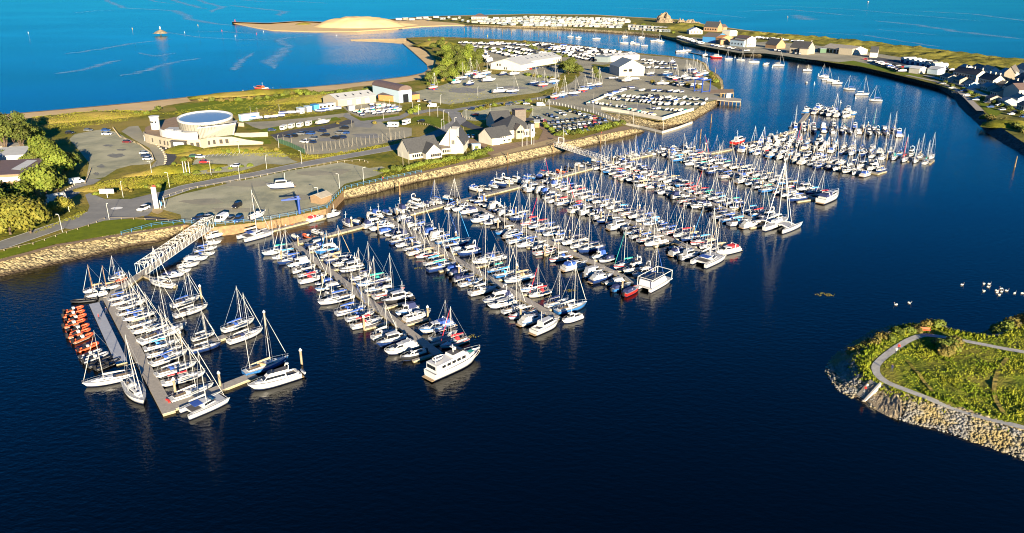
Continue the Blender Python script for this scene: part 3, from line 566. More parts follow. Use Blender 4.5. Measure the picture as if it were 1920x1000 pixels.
# ---- round sailing centre on its curved podium
def pH(x, y): return (260 + x / 7.385, 190 + y / 7.385)
def sailing_centre():
    c0 = at(*pH(700, 560), GZ); root = empty("sailing_centre", c0, 0, "round sailing centre with blue oval roof and curved pale stone podium", "building")
    L = lambda p, z: at(*pH(*p), z) - Vector((c0.x, c0.y, c0.z))
    base = [(78, 540), (100, 570), (160, 590), (230, 606), (300, 622), (400, 645), (500, 660), (700, 668), (870, 660), (960, 640), (1100, 622), (1300, 612), (1500, 605), (1720, 598)]
    hs = [4.2, 4.3, 4.4, 4.4, 4.4, 4.4, 4.4, 4.4, 4.4, 4.4, 4.3, 4.1, 2.4, 1.2]
    F = [L(p, GZ) for p in base]
    back = [L(p, GZ) for p in [(1560, 470), (1300, 400), (1250, 300), (900, 260), (500, 300), (250, 380), (110, 450)]]
    mb = MB(); n = len(F); vs = [p + Vector((0, 0, -1)) for p in F] + [p + Vector((0, 0, h)) for p, h in zip(F, hs)]
    inn = [p + Vector((0.1, 0.6, h)) for p, h in zip(F, hs)]; inl = [p + Vector((0.1, 0.6, h - .9)) for p, h in zip(F, hs)]
    vs += inn + inl
    fs = []
    for i in range(n - 1):
        for k in range(3): fs.append((k * n + i, k * n + i + 1, (k + 1) * n + i + 1, (k + 1) * n + i))
    mb.add(vs, fs, M['stonew']); wl = mb.build("podium_wall", root)
    tb = MB(); top = [p + Vector((0, 0, -.3)) for p in inl] ; pl = [Vector((p.x, p.y, 3.2)) for p in inl[:11]] + [Vector((p.x, p.y, 3.2)) for p in back[1:]]
    tr = tessellate_polygon([pl]); tb.add(pl, [t if (pl[t[1]] - pl[t[0]]).cross(pl[t[2]] - pl[t[0]]).z > 0 else t[::-1] for t in tr], M['pave']); tb.build("terrace", root)
    gb = MB(); g = [L(p, GZ + 3.0) for p in [(850, 530), (1050, 505), (1310, 480), (1700, 480)]] + [F[12] + Vector((.3, 1.0, 2.0)), F[11] + Vector((0, .8, 3.3)), F[10] + Vector((0, .8, 3.3)), F[9] + Vector((0, .8, 3.3)), F[8] + Vector((0, .8, 3.3))]
    g[3].z = 0.6; g[2].z = 3.3; g[1].z = 3.3; g[0].z = 3.3
    gb.add(g, [(8, 7, 1, 0), (7, 6, 2, 1), (6, 5, 2), (5, 4, 3, 2)], M['lawn']); gb.build("grass_roof", root)
    # white curved wall
    cw = [(300, 475), (330, 492), (400, 508), (520, 526), (680, 536), (825, 532)]
    Q = resample([L(p, GZ + 3.2) for p in cw], 16); mb = MB(); th = Vector((0.1, .5, 0)); hh = 3.3
    vs = Q + [p + Vector((0, 0, hh)) for p in Q] + [p + th + Vector((0, 0, hh)) for p in Q]
    mb.add(vs, [(k * 16 + i, k * 16 + i + 1, (k + 1) * 16 + i + 1, (k + 1) * 16 + i) for i in range(15) for k in range(2)], M['wpaint']); mb.build("curved_wall", root)
    mb = MB(); pl = [p + Vector((.1, .3, hh - .9)) for p in Q] + [L(p, GZ + 6.5) for p in [(900, 400), (700, 330), (420, 330), (320, 380)]]
    for p in pl: p.z = 5.5
    tr = tessellate_polygon([pl]); mb.add(pl, [t if (pl[t[1]] - pl[t[0]]).cross(pl[t[2]] - pl[t[0]]).z > 0 else t[::-1] for t in tr], M['deck']); dk = mb.build("upper_deck", root)
    for i in range(7):      # plant on the deck
        p = Q[3 + i] + Vector((.6, 2.5 + (i % 3), 0)); fb = MB(); fb.box(p.x, p.y, 5.5, 1.2 + (i % 2), 1.0, .9, M['cgrey']); fb.build("roof_unit", dk)
    # louvred right block leaning outward
    p0, p1 = L((842, 522), GZ + 3.2), L((1308, 466), GZ + 3.2)
    t0, t1 = p0 + Vector((-.4, .3, 5.0)), p1 + Vector((1.8, .3, 5.4)); bk = Vector((-2, 9, 0))
    mb = MB(); mb.add([p0, p1, t1, t0, p0 + bk, p1 + bk, t1 + bk, t0 + bk], [(0, 1, 2, 3), (1, 5, 6, 2), (4, 0, 3, 7), (5, 4, 7, 6)], M['louvre'])
    mb.add([t0 + Vector((0, 0, .02)), t1 + Vector((0, 0, .02)), t1 + bk, t0 + bk], [(0, 1, 2, 3)], M['metalr']); lo = mb.build("louvred_block", root)
    fb = MB(); up = Vector((0, -.12, 0))
    for i in range(13):
        k = (i + .5) / 26; a = p0.lerp(p1, k) + up; b = t0.lerp(t1, k) + up; fb.tube([a, b], .07, M['dframe'], 4)
    fb.build("window_louvres", lo)
    eb = MB(); eb.tube([t0, t1, p1], .28, M['wpaint'], 5); eb.build("edge_frame", lo)
    fz = MB()
    for i in range(14):
        p = t0.lerp(t1, .1 + .8 * i / 13) + Vector((0, 1.2, .05)); fz.box(p.x, p.y, p.z, .9, .5, .5, M['glass'])
    fz.build("rooflights", lo)
    # oval drum and its sunk blue roof
    zt = 10.8; ctr = at(*pH(890, 224), GZ + zt) - Vector((c0.x, c0.y - 2.5, c0.z)); rx, ry = 13.2, 11.0; n = 48
    ring = lambda k, z, dx=0: [ctr + Vector((rx * k * math.cos(2 * math.pi * i / n), ry * k * math.sin(2 * math.pi * i / n), z - zt + (.11 * ry * k * math.sin(2 * math.pi * i / n) if z > 5 else 0))) for i in range(n)]
    mb = MB(); mb.loft([ring(.93, 3.0), ring(.985, 9.8)], M['louvre'], closed=True, cap=False); dr = mb.build("drum_wall", root, True)
    mb = MB(); mb.loft([ring(.985, 9.8), ring(1.0, 10.0), ring(1.0, zt), ring(.94, zt), ring(.92, zt - .6)], M['wpaint'], closed=True, cap=False); mb.build("roof_rim", root)
    mb = MB(); mb.add(ring(.93, zt - .55), [tuple(range(n))], M['roofglass']); mb.build("roof", root)
    fb = MB(); rr = ring(.99, 6.5)
    for i in range(n): 
        fb.tube([ring(.945, 4.2)[i], ring(.992, 9.8)[i]], .09, M['dframe'], 4)
    fb.build("mullions", dr)
    # lookout tower
    c = at(*pH(240, 388), GZ + 3.2) - Vector((c0.x, c0.y, c0.z)); mb = MB(); nn = 20
    cyl = lambda r, z: [c + Vector((r * math.cos(2 * math.pi * i / nn), r * math.sin(2 * math.pi * i / nn), z - 3.2)) for i in range(nn)]
    mb.loft([cyl(2.1, 3.0), cyl(2.2, 9.0), cyl(2.5, 9.4), cyl(2.5, 9.8), cyl(2.2, 9.8)], M['wpaint'], closed=True); tw = mb.build("tower", root, False)
    for a in (-2.1, -1.7, -1.0):
        fb = MB(); fb.box(c.x + 2.12 * math.cos(a), c.y + 2.12 * math.sin(a), 6.6, .7, .25, .9, M['glass'], a + math.pi / 2); fb.build("window", tw)
    # entrance portal and podium windows
    p0, p1 = L((485, 662), GZ), L((665, 668), GZ); mb = MB(); rz = math.atan2((p1 - p0).y, (p1 - p0).x); m_ = (p0 + p1) / 2; w_ = (p1 - p0).length
    for p in (p0, p1): mb.box(p.x, p.y - .6, 0, .7, 1.6, 3.6, M['dframe'], rz)
    mb.box(m_.x, m_.y - .6, 3.6, w_ + 1.2, 2.0, .5, M['dframe'], rz); po = mb.build("entrance_portal", root)
    fb = MB(); fb.box(m_.x, m_.y - .25, 0, w_ - 1, .3, 3.2, M['paleblue'], rz); fb.build("door", po)
    for x, y in [(205, 600), (310, 625), (370, 640), (415, 648), (750, 668), (830, 664), (975, 637), (1052, 628), (1150, 620), (1232, 616)]:
        p = L((x, y), GZ); fb = MB(); fb.box(p.x, p.y - .1, 1.2, 1.3 if x > 500 else .5, .5, 1.9, M['dframe'], rz); fb.build("window", root)
    # ramp walls to the right and the white oil tank kiosk
    for pts, h in [([(1310, 500), (1560, 498), (1790, 488)], 2.2), ([(1240, 330), (1340, 345), (1458, 352)], 2.0)]:
        Q = [L(p, GZ) for p in pts]; mb = MB()
        for a, b in zip(Q, Q[1:]):
            m_ = (a + b) / 2; d = b - a; mb.box(m_.x, m_.y, -.3, d.length + .2, .5, h + .3, M['stonew'], math.atan2(d.y, d.x))
        mb.build("ramp_wall", root)
sailing_centre()
bldg("kiosk", pH(82, 556), pH(160, 566), 3.0, 2.6, 3.0, M['wpaint'], M['metalr'], "small white kiosk against the left end of the stone podium", "kiosk", 'flat')
# ---- left edge workshops
def pL(x, y): return (x / 6.667, 270 + y / 6.667)
rt, W_, D_ = bldg("workshop", pL(-320, 545), pL(385, 505), 20, 4.2, 5.6, M['brownw'], M['brownr'], "brown clad workshop with a long white sign on its front wall", "workshop", 'mono', doors=())
mb = MB(); mb.box(W_ * .66, -.12, 1.6, 9.2, .16, 1.7, M['wpaint']); sg = mb.build("sign_board", rt)
lt = MB(); q_ = random.Random(3); M['faded'] = mat("faded_lettering", (0.50, 0.40, 0.42), 0.8)      # weathered lettering, unreadable in the photograph
for x0, n_ in ((-3.9, 9), (.7, 6)):
    for i in range(n_):
        x = W_ * .66 + x0 + i * .52; lt.box(x, -.215, 2.2, .07, .02, q_.uniform(.45, .65), M['faded']); lt.box(x + .17, -.215, 2.2 + q_.choice([0, .22, .4]), .3, .02, .08, M['faded'])
lt.build("faded_lettering", sg)
mb = MB(); mb.add([(W_ * .60, 6, 4.2 + 6 * .07 + .3), (W_ * .82, 4, 4.2 + 4 * .07 + .3), (W_ * .92, 17, 4.2 + 17 * .07 + .3), (W_ * .72, 18, 4.2 + 18 * .07 + .3)], [(0, 1, 2, 3)], M['metalr']); mb.build("grey_roof_sheets", rt)
bldg("boat_shed", pL(-380, 350), pL(330, 300), 13, 5.5, 6.6, M['wpaint'], M['metalr'], "long white shed with pale roof behind the brown workshop", "shed", 'mono')
bldg("store", pL(-350, 150), pL(190, 152), 8, 4, 5.2, M['stonew'], M['concrete'], "flat pale roofed store among trees at the left edge", "store", 'flat')
# ---- restaurant by the quay
def pR(x, y): return (730 + x / 6.4, 190 + y / 6.4)
bldg("restaurant_hall", pR(245, 706), pR(610, 648), 10.5, 3.0, 8.2, M['render'], M['slate'], "white gabled restaurant hall with slate roof beside the quay hedge", "restaurant", 'along', wins=zW(6, .9, 2.1, .7, .08, .5), sidewins=1)
bldg("gabled_dormer_wing", pR(445, 700), pR(632, 674), 7, 2.8, 6.3, M['render'], M['slate'], "small white gable wing with window band fronting the restaurant hall", "wing", 'across', wins=zW(5, .9, 2.0, .8, .28, .95))
bldg("restaurant_link", pR(632, 640), pR(755, 628), 6, 2.6, 4.6, M['render'], M['slateb'], "low slate roofed link between restaurant hall and tall white gable", "building", 'mono', wins=zW(5, .8, 2.0, .7))
bldg("tall_gable_house", pR(600, 622), pR(890, 628), 16, 4.0, 12.0, M['render'], M['slate'], "tall white gabled house with a narrow stair tower and slate roof", "house", 'across', wins=[(.55, .60, 3.2, 5.0), (.63, .68, 3.2, 5.0)])
bldg("stair_tower", pR(730, 630), pR(805, 636), 3.4, 11.0, 11.6, M['render'], M['render'], "square white stair tower standing against the tall gable", "tower", 'mono', wins=[(.3, .45, 4.5, 6.2), (.58, .73, 4.5, 6.2)])
bldg("visitor_centre", pR(1232, 532), pR(1465, 490), 10, 3.6, 7.4, M['render'], M['slate'], "front wing of the marina office, white with small windows and slate roof", "office", 'along', wins=zW(3, 1.0, 1.7, .3, .25, 1.0) + zW(5, 2.8, 3.2, .5, .2, .75), sidewins=0)
bldg("gable_porch", pR(1130, 478), pR(1232, 530), 4, 3.4, 6.6, M['render'], M['slate'], "white gable end with dark doors beside the marina office wing", "porch", 'across', wins=[], doors=[(.35, .7, 2.6, M['dframe'])])
bldg("marina_office", pR(1400, 455), pR(1745, 420), 17, 4.0, 10.0, M['render'], M['slate'], "big slate roofed marina office with cream walls behind three flagpoles", "office", 'hip', wins=zW(7, 1.0, 2.8, .7, .3, .95))
bldg("rear_house", pR(1270, 345), pR(1480, 330), 14, 3.6, 8.5, M['render'], M['slate'], "rear slate roofed wing of the marina office casting shade on road", "office", 'along')
bldg("pale_gallery", pR(1525, 455), pR(1620, 446), 4, 4.6, 7.0, M['stonew'], M['slateb'], "pale gallery with a brown gable roof in front of marina office", "gallery", 'across', wins=zW(2, 2.8, 4.0, .8))
bldg("clock_turret", pR(1700, 436), pR(1738, 432), 3, 6.5, 7.2, M['wpaint'], M['slate'], "small white turret at the right corner of the marina office", "turret", 'flat', wins=[(.3, .7, 3.0, 4.2)])
bldg("plant_room", pR(1510, 260), pR(1640, 250), 5, 6.6, 7.6, M['slateb'], M['brownr'], "flat brown plant room rising above the marina office roof", "plant room", 'flat')
bldg("bin_store", pR(1745, 318), pR(1800, 318), 4, 2.6, 3.4, M['brick'], M['metalr'], "small white roofed brick store at the car park entrance", "store", 'mono')
# ---- lifeboat house, white stores and containers
def p8(x, y): return (440 + x / 5.333, 150 + y / 5.333)
bldg("lifeboat_house", p8(1648, 232), p8(1772, 218), 34, 7.6, 10.6, M['paleblue'], M['brownr'], "lifeboat house with brown barrel roof and pale blue front", "boathouse", 'barrelx', doors=[(.3, .75, 5.2, M['glass'])])
bldg("lifeboat_annexe", p8(1440, 205), p8(1640, 222), 14, 3.6, 5.0, M['orangew'], M['brownr'], "timber clad annexe with brown roof left of the lifeboat house", "annexe", 'mono')
bldg("lifeboat_side_room", p8(1775, 202), p8(1850, 190), 8, 3.2, 4.0, M['orangew'], M['brownr'], "orange timber side room right of the lifeboat house", "annexe", 'mono')
bldg("boat_store_shed", p8(1035, 272), p8(1415, 222), 17, 4.2, 6.8, M['stonew'], M['metalr'], "long pale store with five rooflights beside the dinghy park", "shed", 'along', skylights=5, doors=[(.24, .36, 3.4, M['metalr']), (.47, .59, 3.4, M['metalr']), (.7, .82, 3.4, M['metalr'])])
bldg("portable_cabin", p8(835, 300), p8(1010, 278), 4, 2.7, 3.0, M['cream'], M['wpaint'], "long cream cabin left of the pale store", "cabin", 'flat', wins=zW(4, 1, 2, .5))
bldg("shipping_container", p8(72, 415), p8(250, 390), 3, 3.2, 3.4, M['skyb'], M['wpaint'], "light blue shipping container beside the sailing centre ramp", "container", 'flat')
bldg("shipping_container", p8(655, 340), p8(700, 335), 5, 2.9, 3.2, M['cgrey'], M['paleblue'], "grey container standing left in the row behind the service track", "container", 'flat')
bldg("shipping_container", p8(725, 325), p8(775, 320), 5, 2.9, 3.2, M['cgrey'], M['paleblue'], "grey container next to the blue one behind the service track", "container", 'flat')
bldg("shipping_container", p8(795, 308), p8(850, 302), 5, 3.0, 3.3, M['boxblue'], M['boxblue'], "bright blue container in the row behind the service track", "container", 'flat')
bldg("portable_cabin", p8(1150, 310), p8(1205, 305), 3, 2.6, 3.0, M['wpaint'], M['wpaint'], "small white cabin at the left end of the dinghy park", "cabin", 'mono')
# ---- boatyard sheds
def pS(x, y): return (900 + x / 5.04, 80 + y / 5.04)
bldg("long_shed", pS(385, 250), pS(768, 188), 24, 5.2, 8.6, M['render'], M['metalr'], "long white boatyard shed with pale corrugated roof", "shed", 'along', wins=zW(4, 1.2, 3.4, .35, .78, 1.0), skylights=9)
bldg("long_shed_end", pS(102, 252), pS(390, 272), 22, 5.0, 9.0, M['render'], M['metalr'], "broad white gable end of the long boatyard shed", "shed", 'across', wins=[(.2, .24, 3.2, 5), (.29, .33, 3.2, 5), (.44, .47, 0.6, 2.4), (.5, .53, .6, 2.4)])
def pY(x, y): return (1090 + x / 4.877, 100 + y / 4.877)
bldg("travel_hoist_shed", pY(345, 212), pY(575, 205), 22, 7.0, 12.5, M['render'], M['greyr'], "tall white gabled boat shed with grey green roof slope", "shed", 'across', doors=[(.6, .92, 6.0, M['wpaint'])], wins=[(.16, .3, 3.6, 5.2), (.38, .5, 3.4, 5.4)])
bldg("low_shed", pY(240, 80), pY(530, 62), 18, 4.5, 6.2, M['render'], M['wpaint'], "long low white roofed shed behind the tall gabled boat shed", "shed", 'along', skylights=6)
bldg("dark_lean_to", pY(120, 78), pY(240, 85), 16, 4.5, 5.6, M['greyr'], M['greyr'], "blue grey lean-to at the left of the long low shed", "shed", 'mono')
# ---- village across the channel
def pV(x, y): return (1240 + x / 8.727, 30 + y / 8.727)
def pW(x, y): return (1440 + x / 8, 60 + y / 8)
def pX(x, y): return (1640 + x / 6.857, 80 + y / 6.857)
V = [("white_boat_shed", pV(455, 300), pV(672, 300), 16, 4.5, 8.5, 'render', 'wpaint', "broad white shed with shallow gable near the crag", 'across'),
     ("quay_house", pV(690, 250), pV(915, 262), 14, 6, 13, 'brick', 'slate', "tall brick house with huge dark slate roof below the crag", 'along'),
     ("brick_extension", pV(925, 240), pV(1010, 245), 10, 5, 8.5, 'brick', 'brownr', "brick extension with gable right of the dark roofed house", 'across'),
     ("flat_block", pV(1000, 325), pV(1115, 335), 14, 5.5, 6.2, 'render', 'metalr', "white flat roofed block with dark windows in the village", 'flat'),
     ("white_cube_house", pV(1115, 338), pV(1220, 330), 12, 7, 7.5, 'render', 'wpaint', "plain white cube shaped building in the village", 'flat'),
     ("slipway_shed", pV(670, 430), pV(890, 445), 26, 6.5, 10.5, 'boxblue', 'slateb', "big slipway shed with moss brown roof and blue wall", 'along'),
     ("slipway_workshop", pV(885, 445), pV(980, 455), 18, 6, 9, 'brick', 'orangew', "rusty roofed workshop at the right of slipway shed", 'along'),
     ("brick_hut", pV(965, 470), pV(1090, 470), 9, 5, 7, 'brick', 'brownr', "small brick hut above the slipway", 'hip'),
     ("grey_long_shed", pV(1118, 485), pV(1345, 510), 18, 6.5, 9, 'paleblue', 'slateb', "long pale grey shed with brown roof by the slipway", 'along'),
     ("tall_white_shed", pV(1395, 512), pV(1535, 505), 20, 9, 11.5, 'render', 'brownr', "tall white gabled shed facing the slipway", 'across'),
     ("black_cottage", pV(1700, 520), pV(1880, 540), 13, 4, 10, 'brick', 'slate', "cottage with steep black slate roof and tan gable", 'along'),
     ("stone_house", pW(320, 320), pW(585, 342), 14, 6, 12, 'stonew', 'slate', "stone house with long dark slate roof on the old quay", 'along'),
     ("stone_wing", pW(585, 345), pW(660, 325), 8, 5.5, 7, 'stonew', 'slateb', "pale stone wing right of the old quay house", 'across'),
     ("green_store", pW(780, 315), pW(870, 315), 8, 4, 5, 'fgreen', 'greyr', "dark green store in front of the arcade shed", 'flat'),
     ("arcade_shed", pW(800, 300), pW(1250, 350), 22, 4.5, 8, 'render', 'concrete', "long pale shed with a row of open bays", 'along'),
     ("shed_end_block", pW(1255, 352), pW(1420, 330), 14, 6, 6.8, 'stonew', 'concrete', "square pale end block of the arcade shed", 'flat'),
     ("blue_roof_house", pW(1520, 385), pW(1630, 390), 11, 5, 10, 'render', 'slate', "house with steep blue black roof and tan chimney gable", 'along'),
     ("glazed_cafe", pX(370, 365), pX(510, 380), 8, 4, 4.6, 'skyb', 'paleblue', "light blue flat roofed cafe on the shore", 'flat'),
     ("white_shore_shed", pX(570, 405), pX(660, 395), 9, 4, 5.5, 'render', 'wpaint', "white shed right of the light blue cafe", 'across'),
     ("buff_hut", pX(738, 335), pX(838, 335), 12, 5, 5.8, 'stonew', 'concrete', "buff hut at the right end of the covered boats", 'flat'),
     ("boat_hall", pX(670, 400), pX(800, 415), 10, 4, 5.5, 'paleblue', 'metalr', "pale blue hall below the buff hut", 'mono')]
for nm, A, B, dp, ev, rg, wl, rf, lb, st in V:
    wn_ = []
    if nm in ("stone_house", "flat_block", "quay_house"): wn_ = zW(5, 2.0, 4.0, .5)
    if nm == "arcade_shed": wn_ = zW(8, .3, 3.6, .65)
    if nm in ("white_boat_shed", "tall_white_shed", "grey_long_shed"): wn_ = zW(4, 2.0, 3.6, .3)
    if nm == "glazed_cafe": wn_ = zW(4, .8, 2.6, .8)
    bldg(nm, A, B, dp, ev, rg, M[wl], M[rf], lb, "shed" if "shed" in lb else "building", st, wins=wn_, chim=[(.95, .5, 1.5)] if nm in ("quay_house", "stone_house", "black_cottage") else ())
for k, (A, B, lb) in enumerate([(pX(990, 470), pX(1290, 525), "leftmost white terrace with dark roofs by the sea wall"), (pX(1315, 560), pX(1500, 600), "middle white terrace between the two longer terraces"), (pX(1640, 660), pX(1860, 720), "white terrace nearest the right frame edge")]):
    bldg("terraced_houses", A, B, 9, 6, 9.5, M['render'], M['slate'], lb, "terrace", 'along', wins=zW(8, 1, 2.3, .4) + zW(8, 3.7, 4.9, .4), chim=[(.3, .5, 1.4), (.65, .5, 1.4), (.97, .5, 1.4)])
bldg("gable_house", pX(1830, 745), pX(1960, 740), 12, 6.5, 10, M['render'], M['brownr'], "white rendered house with brown roof cut by the right frame edge", "house", 'along', wins=zW(2, 3.5, 5, .3))
bldg("farmhouse", pX(1645, 500), pX(1785, 510), 20, 6.5, 11, M['stonew'], M['slateb'], "buff gabled house with long brown roof on the dunes side", "house", 'across', wins=zW(2, 1.5, 2.8, .2))
bldg("low_bungalow", pX(1540, 600), pX(1640, 612), 8, 3.5, 6, M['render'], M['slate'], "low white bungalow between two terraces", "bungalow", 'along', wins=zW(3, 1, 2.2, .4))
bldg("barn", pX(1790, 560), pX(1900, 590), 10, 4, 7, M['stonew'], M['slate'], "dark roofed barn behind the right hand terrace", "barn", 'along')
for i in range(7):      # white covered bays behind the cafe
    x, y = 330 + i * 66, 235 + i * 14
    bldg("covered_boat_bay", pX(x, y + 18), pX(x + 46, y + 26), 12, 3.0, 5.0, M['paleblue'], M['wpaint'], f"white barrel roofed boat bay, {nth(i + 1)} from the left in its row", "boat shelter", 'barrelx', group="barrel roofed boat bays in a row", doors=[(.12, .88, 2.6, M['cnavy'])])
for i, (u, v, w_, h) in enumerate([(1762, 149, 14, 3), (1786, 155, 12, 3.2), (1806, 163, 10, 2.8), (1838, 168, 13, 3), (1856, 178, 12, 2.8), (1880, 172, 16, 4.5), (1893, 190, 14, 3), (1872, 195, 10, 2.6), (1905, 204, 14, 3), (1846, 190, 9, 2.6), (1835, 140, 16, 4.5), (1868, 148, 16, 5), (1900, 158, 18, 5), (1818, 135, 14, 4), (1900, 138, 18, 5), (1795, 134, 12, 3.6)]):
    k = i % 4; bldg("garden_house" if h > 3.5 else "garage", (u, v), (u + w_, v + w_ * .3), 5 + h, h, h * 1.7, M[('render', 'stonew', 'paleblue', 'render')[k]], M[('slateb', 'brownr', 'concrete', 'greyr')[k]], f"{('white', 'buff', 'pale blue', 'white')[k]} {'house' if h > 3.5 else 'garage'} among the terraces, {nth(i + 1)} counted toward the frame edge", "house" if h > 3.5 else "garage", 'along', wins=zW(3, .9, 2.0, .4))
# holiday park clubhouse and static caravans
bldg("clubhouse", (884, 36), (912, 36.2), 22, 4, 9, M['render'], M['brownr'], "clubhouse with wide brown hipped roof among the caravans", "clubhouse", 'hip', wins=zW(5, 1, 2.6, .6))
cvt = []
for wl, rf in (('wpaint', 'cgrey'), ('stonew', 'wpaint'), ('render', 'metalr'), ('greyr', 'metalr')):
    mb = MB(); Lc, Wc = 10.0, 3.3; mb.box(0, 0, .4, Lc, Wc, 2.5, M[wl]); mb.box(0, 0, 0, Lc - .4, Wc - .4, .42, M['dframe'])
    mb.add([(-5.4, -2.05, 2.9), (5.4, -2.05, 2.9), (5.4, 0, 3.6), (-5.4, 0, 3.6), (5.4, 2.05, 2.9), (-5.4, 2.05, 2.9)], [(0, 1, 2, 3), (3, 2, 4, 5), (0, 3, 5), (1, 4, 2)], M[rf])
    for x in (-4, -1.5, 1.2, 4): mb.box(x, 0, 1.5, 1.1, Wc + .08, .9, M['glass'])
    mb.box(0, 0, 1.5, Lc + .08, 2.2, .95, M['glass']); cvt.append(mb.mesh("static_caravan"))
def put1(me, name, loc, rz, label, cat, group, sc_=1.0):
    o = bpy.data.objects.new(name, me); COL.objects.link(o); o.location = loc; o.rotation_euler = (0, 0, rz)
    if sc_ != 1.0: o.scale = (sc_,) * 3
    return tag(o, label, cat, group)
rows = [(33.5, 985, 1178, "seaward"), (36.2, 930, 1182, "second"), (39.0, 915, 1180, "third"), (42.0, 900, 1176, "fourth"), (45.4, 905, 1170, "fifth"), (48.6, 985, 1165, "channel side")]
for v0, u0, u1, rn in rows:
    u = u0; k = 0; ang = random.uniform(-.5, .5)
    while u < u1:
        v = v0 + (u - 985) * .022 * (1 if u > 985 else .3) + random.uniform(-.5, .5); k += 1
        put1(random.choice(cvt), "static_caravan", at(u, v, GZ), ang + random.choice([0, .5, .8]) + random.uniform(-.15, .15), f"white static caravan, {nth(k)} from the left in the {rn} row on the spit", "caravan", "static caravans on the spit")
        u += random.uniform(8.5, 12.5)
for k, (u, v) in enumerate([(748, 38), (760, 37.2), (772, 38.4), (786, 36), (798, 35), (806, 38), (818, 34), (830, 37), (842, 34.5), (852, 38), (862, 35), (868, 40), (878, 42), (890, 43.5), (926, 45), (945, 47.5), (962, 48)]):
    put1(cvt[k % 4], "static_caravan", at(u, v, GZ), random.uniform(0, 1.5), f"white static caravan, {nth(k + 1)} rightward from the sand dune", "caravan", "caravans next to the dune")
for k in range(20):
    u = 1184 + (k % 10) * 7.4 + random.uniform(-1.5, 1.5); v = 51 + (k // 10) * 5 + (u - 1184) * .07
    put1(cvt[k % 4], "static_caravan", at(u, v, GZ), -.5 + random.uniform(-.2, .2), f"white static caravan, {nth(k % 10 + 1)} in the {'upper' if k < 10 else 'lower'} row left of the crag", "caravan", "caravans left of the crag")
# ---------------------------------------------------------------- boats
def hull_secs(L, B, F, tr=.72, rake=.09, n=10, pw=2.1, sheer=.28, x0=None):
    secs = []
    for i in range(n):
        t = i / (n - 1); x = -L / 2 + L * t
        b = B / 2 * (tr + (1 - tr) * math.sin(math.pi / 2 * min(1, t / .45))) if t < .45 else B / 2 * max(.02, 1 - ((t - .45) / .55) ** pw)
        z = F * (1 + sheer * max(0, t - .15) ** 2); rk = L * rake * t ** 4
        secs.append((x, b, z, rk))
    return secs
def hull_mb(L, B, F, m, mb=None, stripe='boot', band=None, **k):
    mb = mb or MB(); S = hull_secs(L, B, F, **k); rings = []
    lv = [(1.0, 1.0), (.995, .84), (.965, .5), (.88, .17)]
    for x, b, z, rk in S:
        p = [(x - rk * (1 - zz), b * w_, z * zz) for w_, zz in lv]
        rings.append(p + [(a, -c, d) for a, c, d in p[::-1]])
    if band:
        for a, b_ in ((0, 2), (6, 8)): mb.loft([r[a:b_] for r in rings], M[band], cap=False)
        mb.loft([r[1:7] for r in rings], m, cap=False)
    else: mb.loft(rings, m, cap=False)
    r0 = rings[0]; mb.add(r0, [tuple(range(len(r0)))], m)
    sub = []
    for (x, b, z, rk), r in zip(S, rings):
        a = r[3]; sub.append([a, (x - rk, b * .7, -.3), (x - rk, -b * .7, -.3), (a[0], -a[1], a[2])])
    mb.loft(sub, M[stripe], cap=False); mb.add(sub[0], [(0, 1, 2, 3)], M[stripe])
    return mb, S
def deck_mb(S, m, dz=-.03, k=.97, mb=None, bul=None):
    mb = mb or MB(); n = len(S); vs = [(x, b * k, z + dz) for x, b, z, _ in S] + [(x, -b * k, z + dz) for x, b, z, _ in S]
    mb.add(vs, [(i, n + i, n + i + 1, i + 1) for i in range(n - 1)], m)
    return mb
def house(mb, x0, x1, w0, w1, z0, z1, m, rakef=.5, rakeb=.1, k=.85, roof=None):
    """cabin: w0 aft width, w1 fore width; sloped front and back"""
    a = [(x0, -w0 / 2, z0), (x1, -w1 / 2, z0), (x1, w1 / 2, z0), (x0, w0 / 2, z0)]
    b = [(x0 + rakeb, -w0 / 2 * k, z1), (x1 - rakef, -w1 / 2 * k, z1), (x1 - rakef, w1 / 2 * k, z1), (x0 + rakeb, w0 / 2 * k, z1)]
    mb.add(a + b, [(0, 1, 5, 4), (1, 2, 6, 5), (2, 3, 7, 6), (3, 0, 4, 7)], m); mb.add(b, [(0, 1, 2, 3)], roof or m); return mb
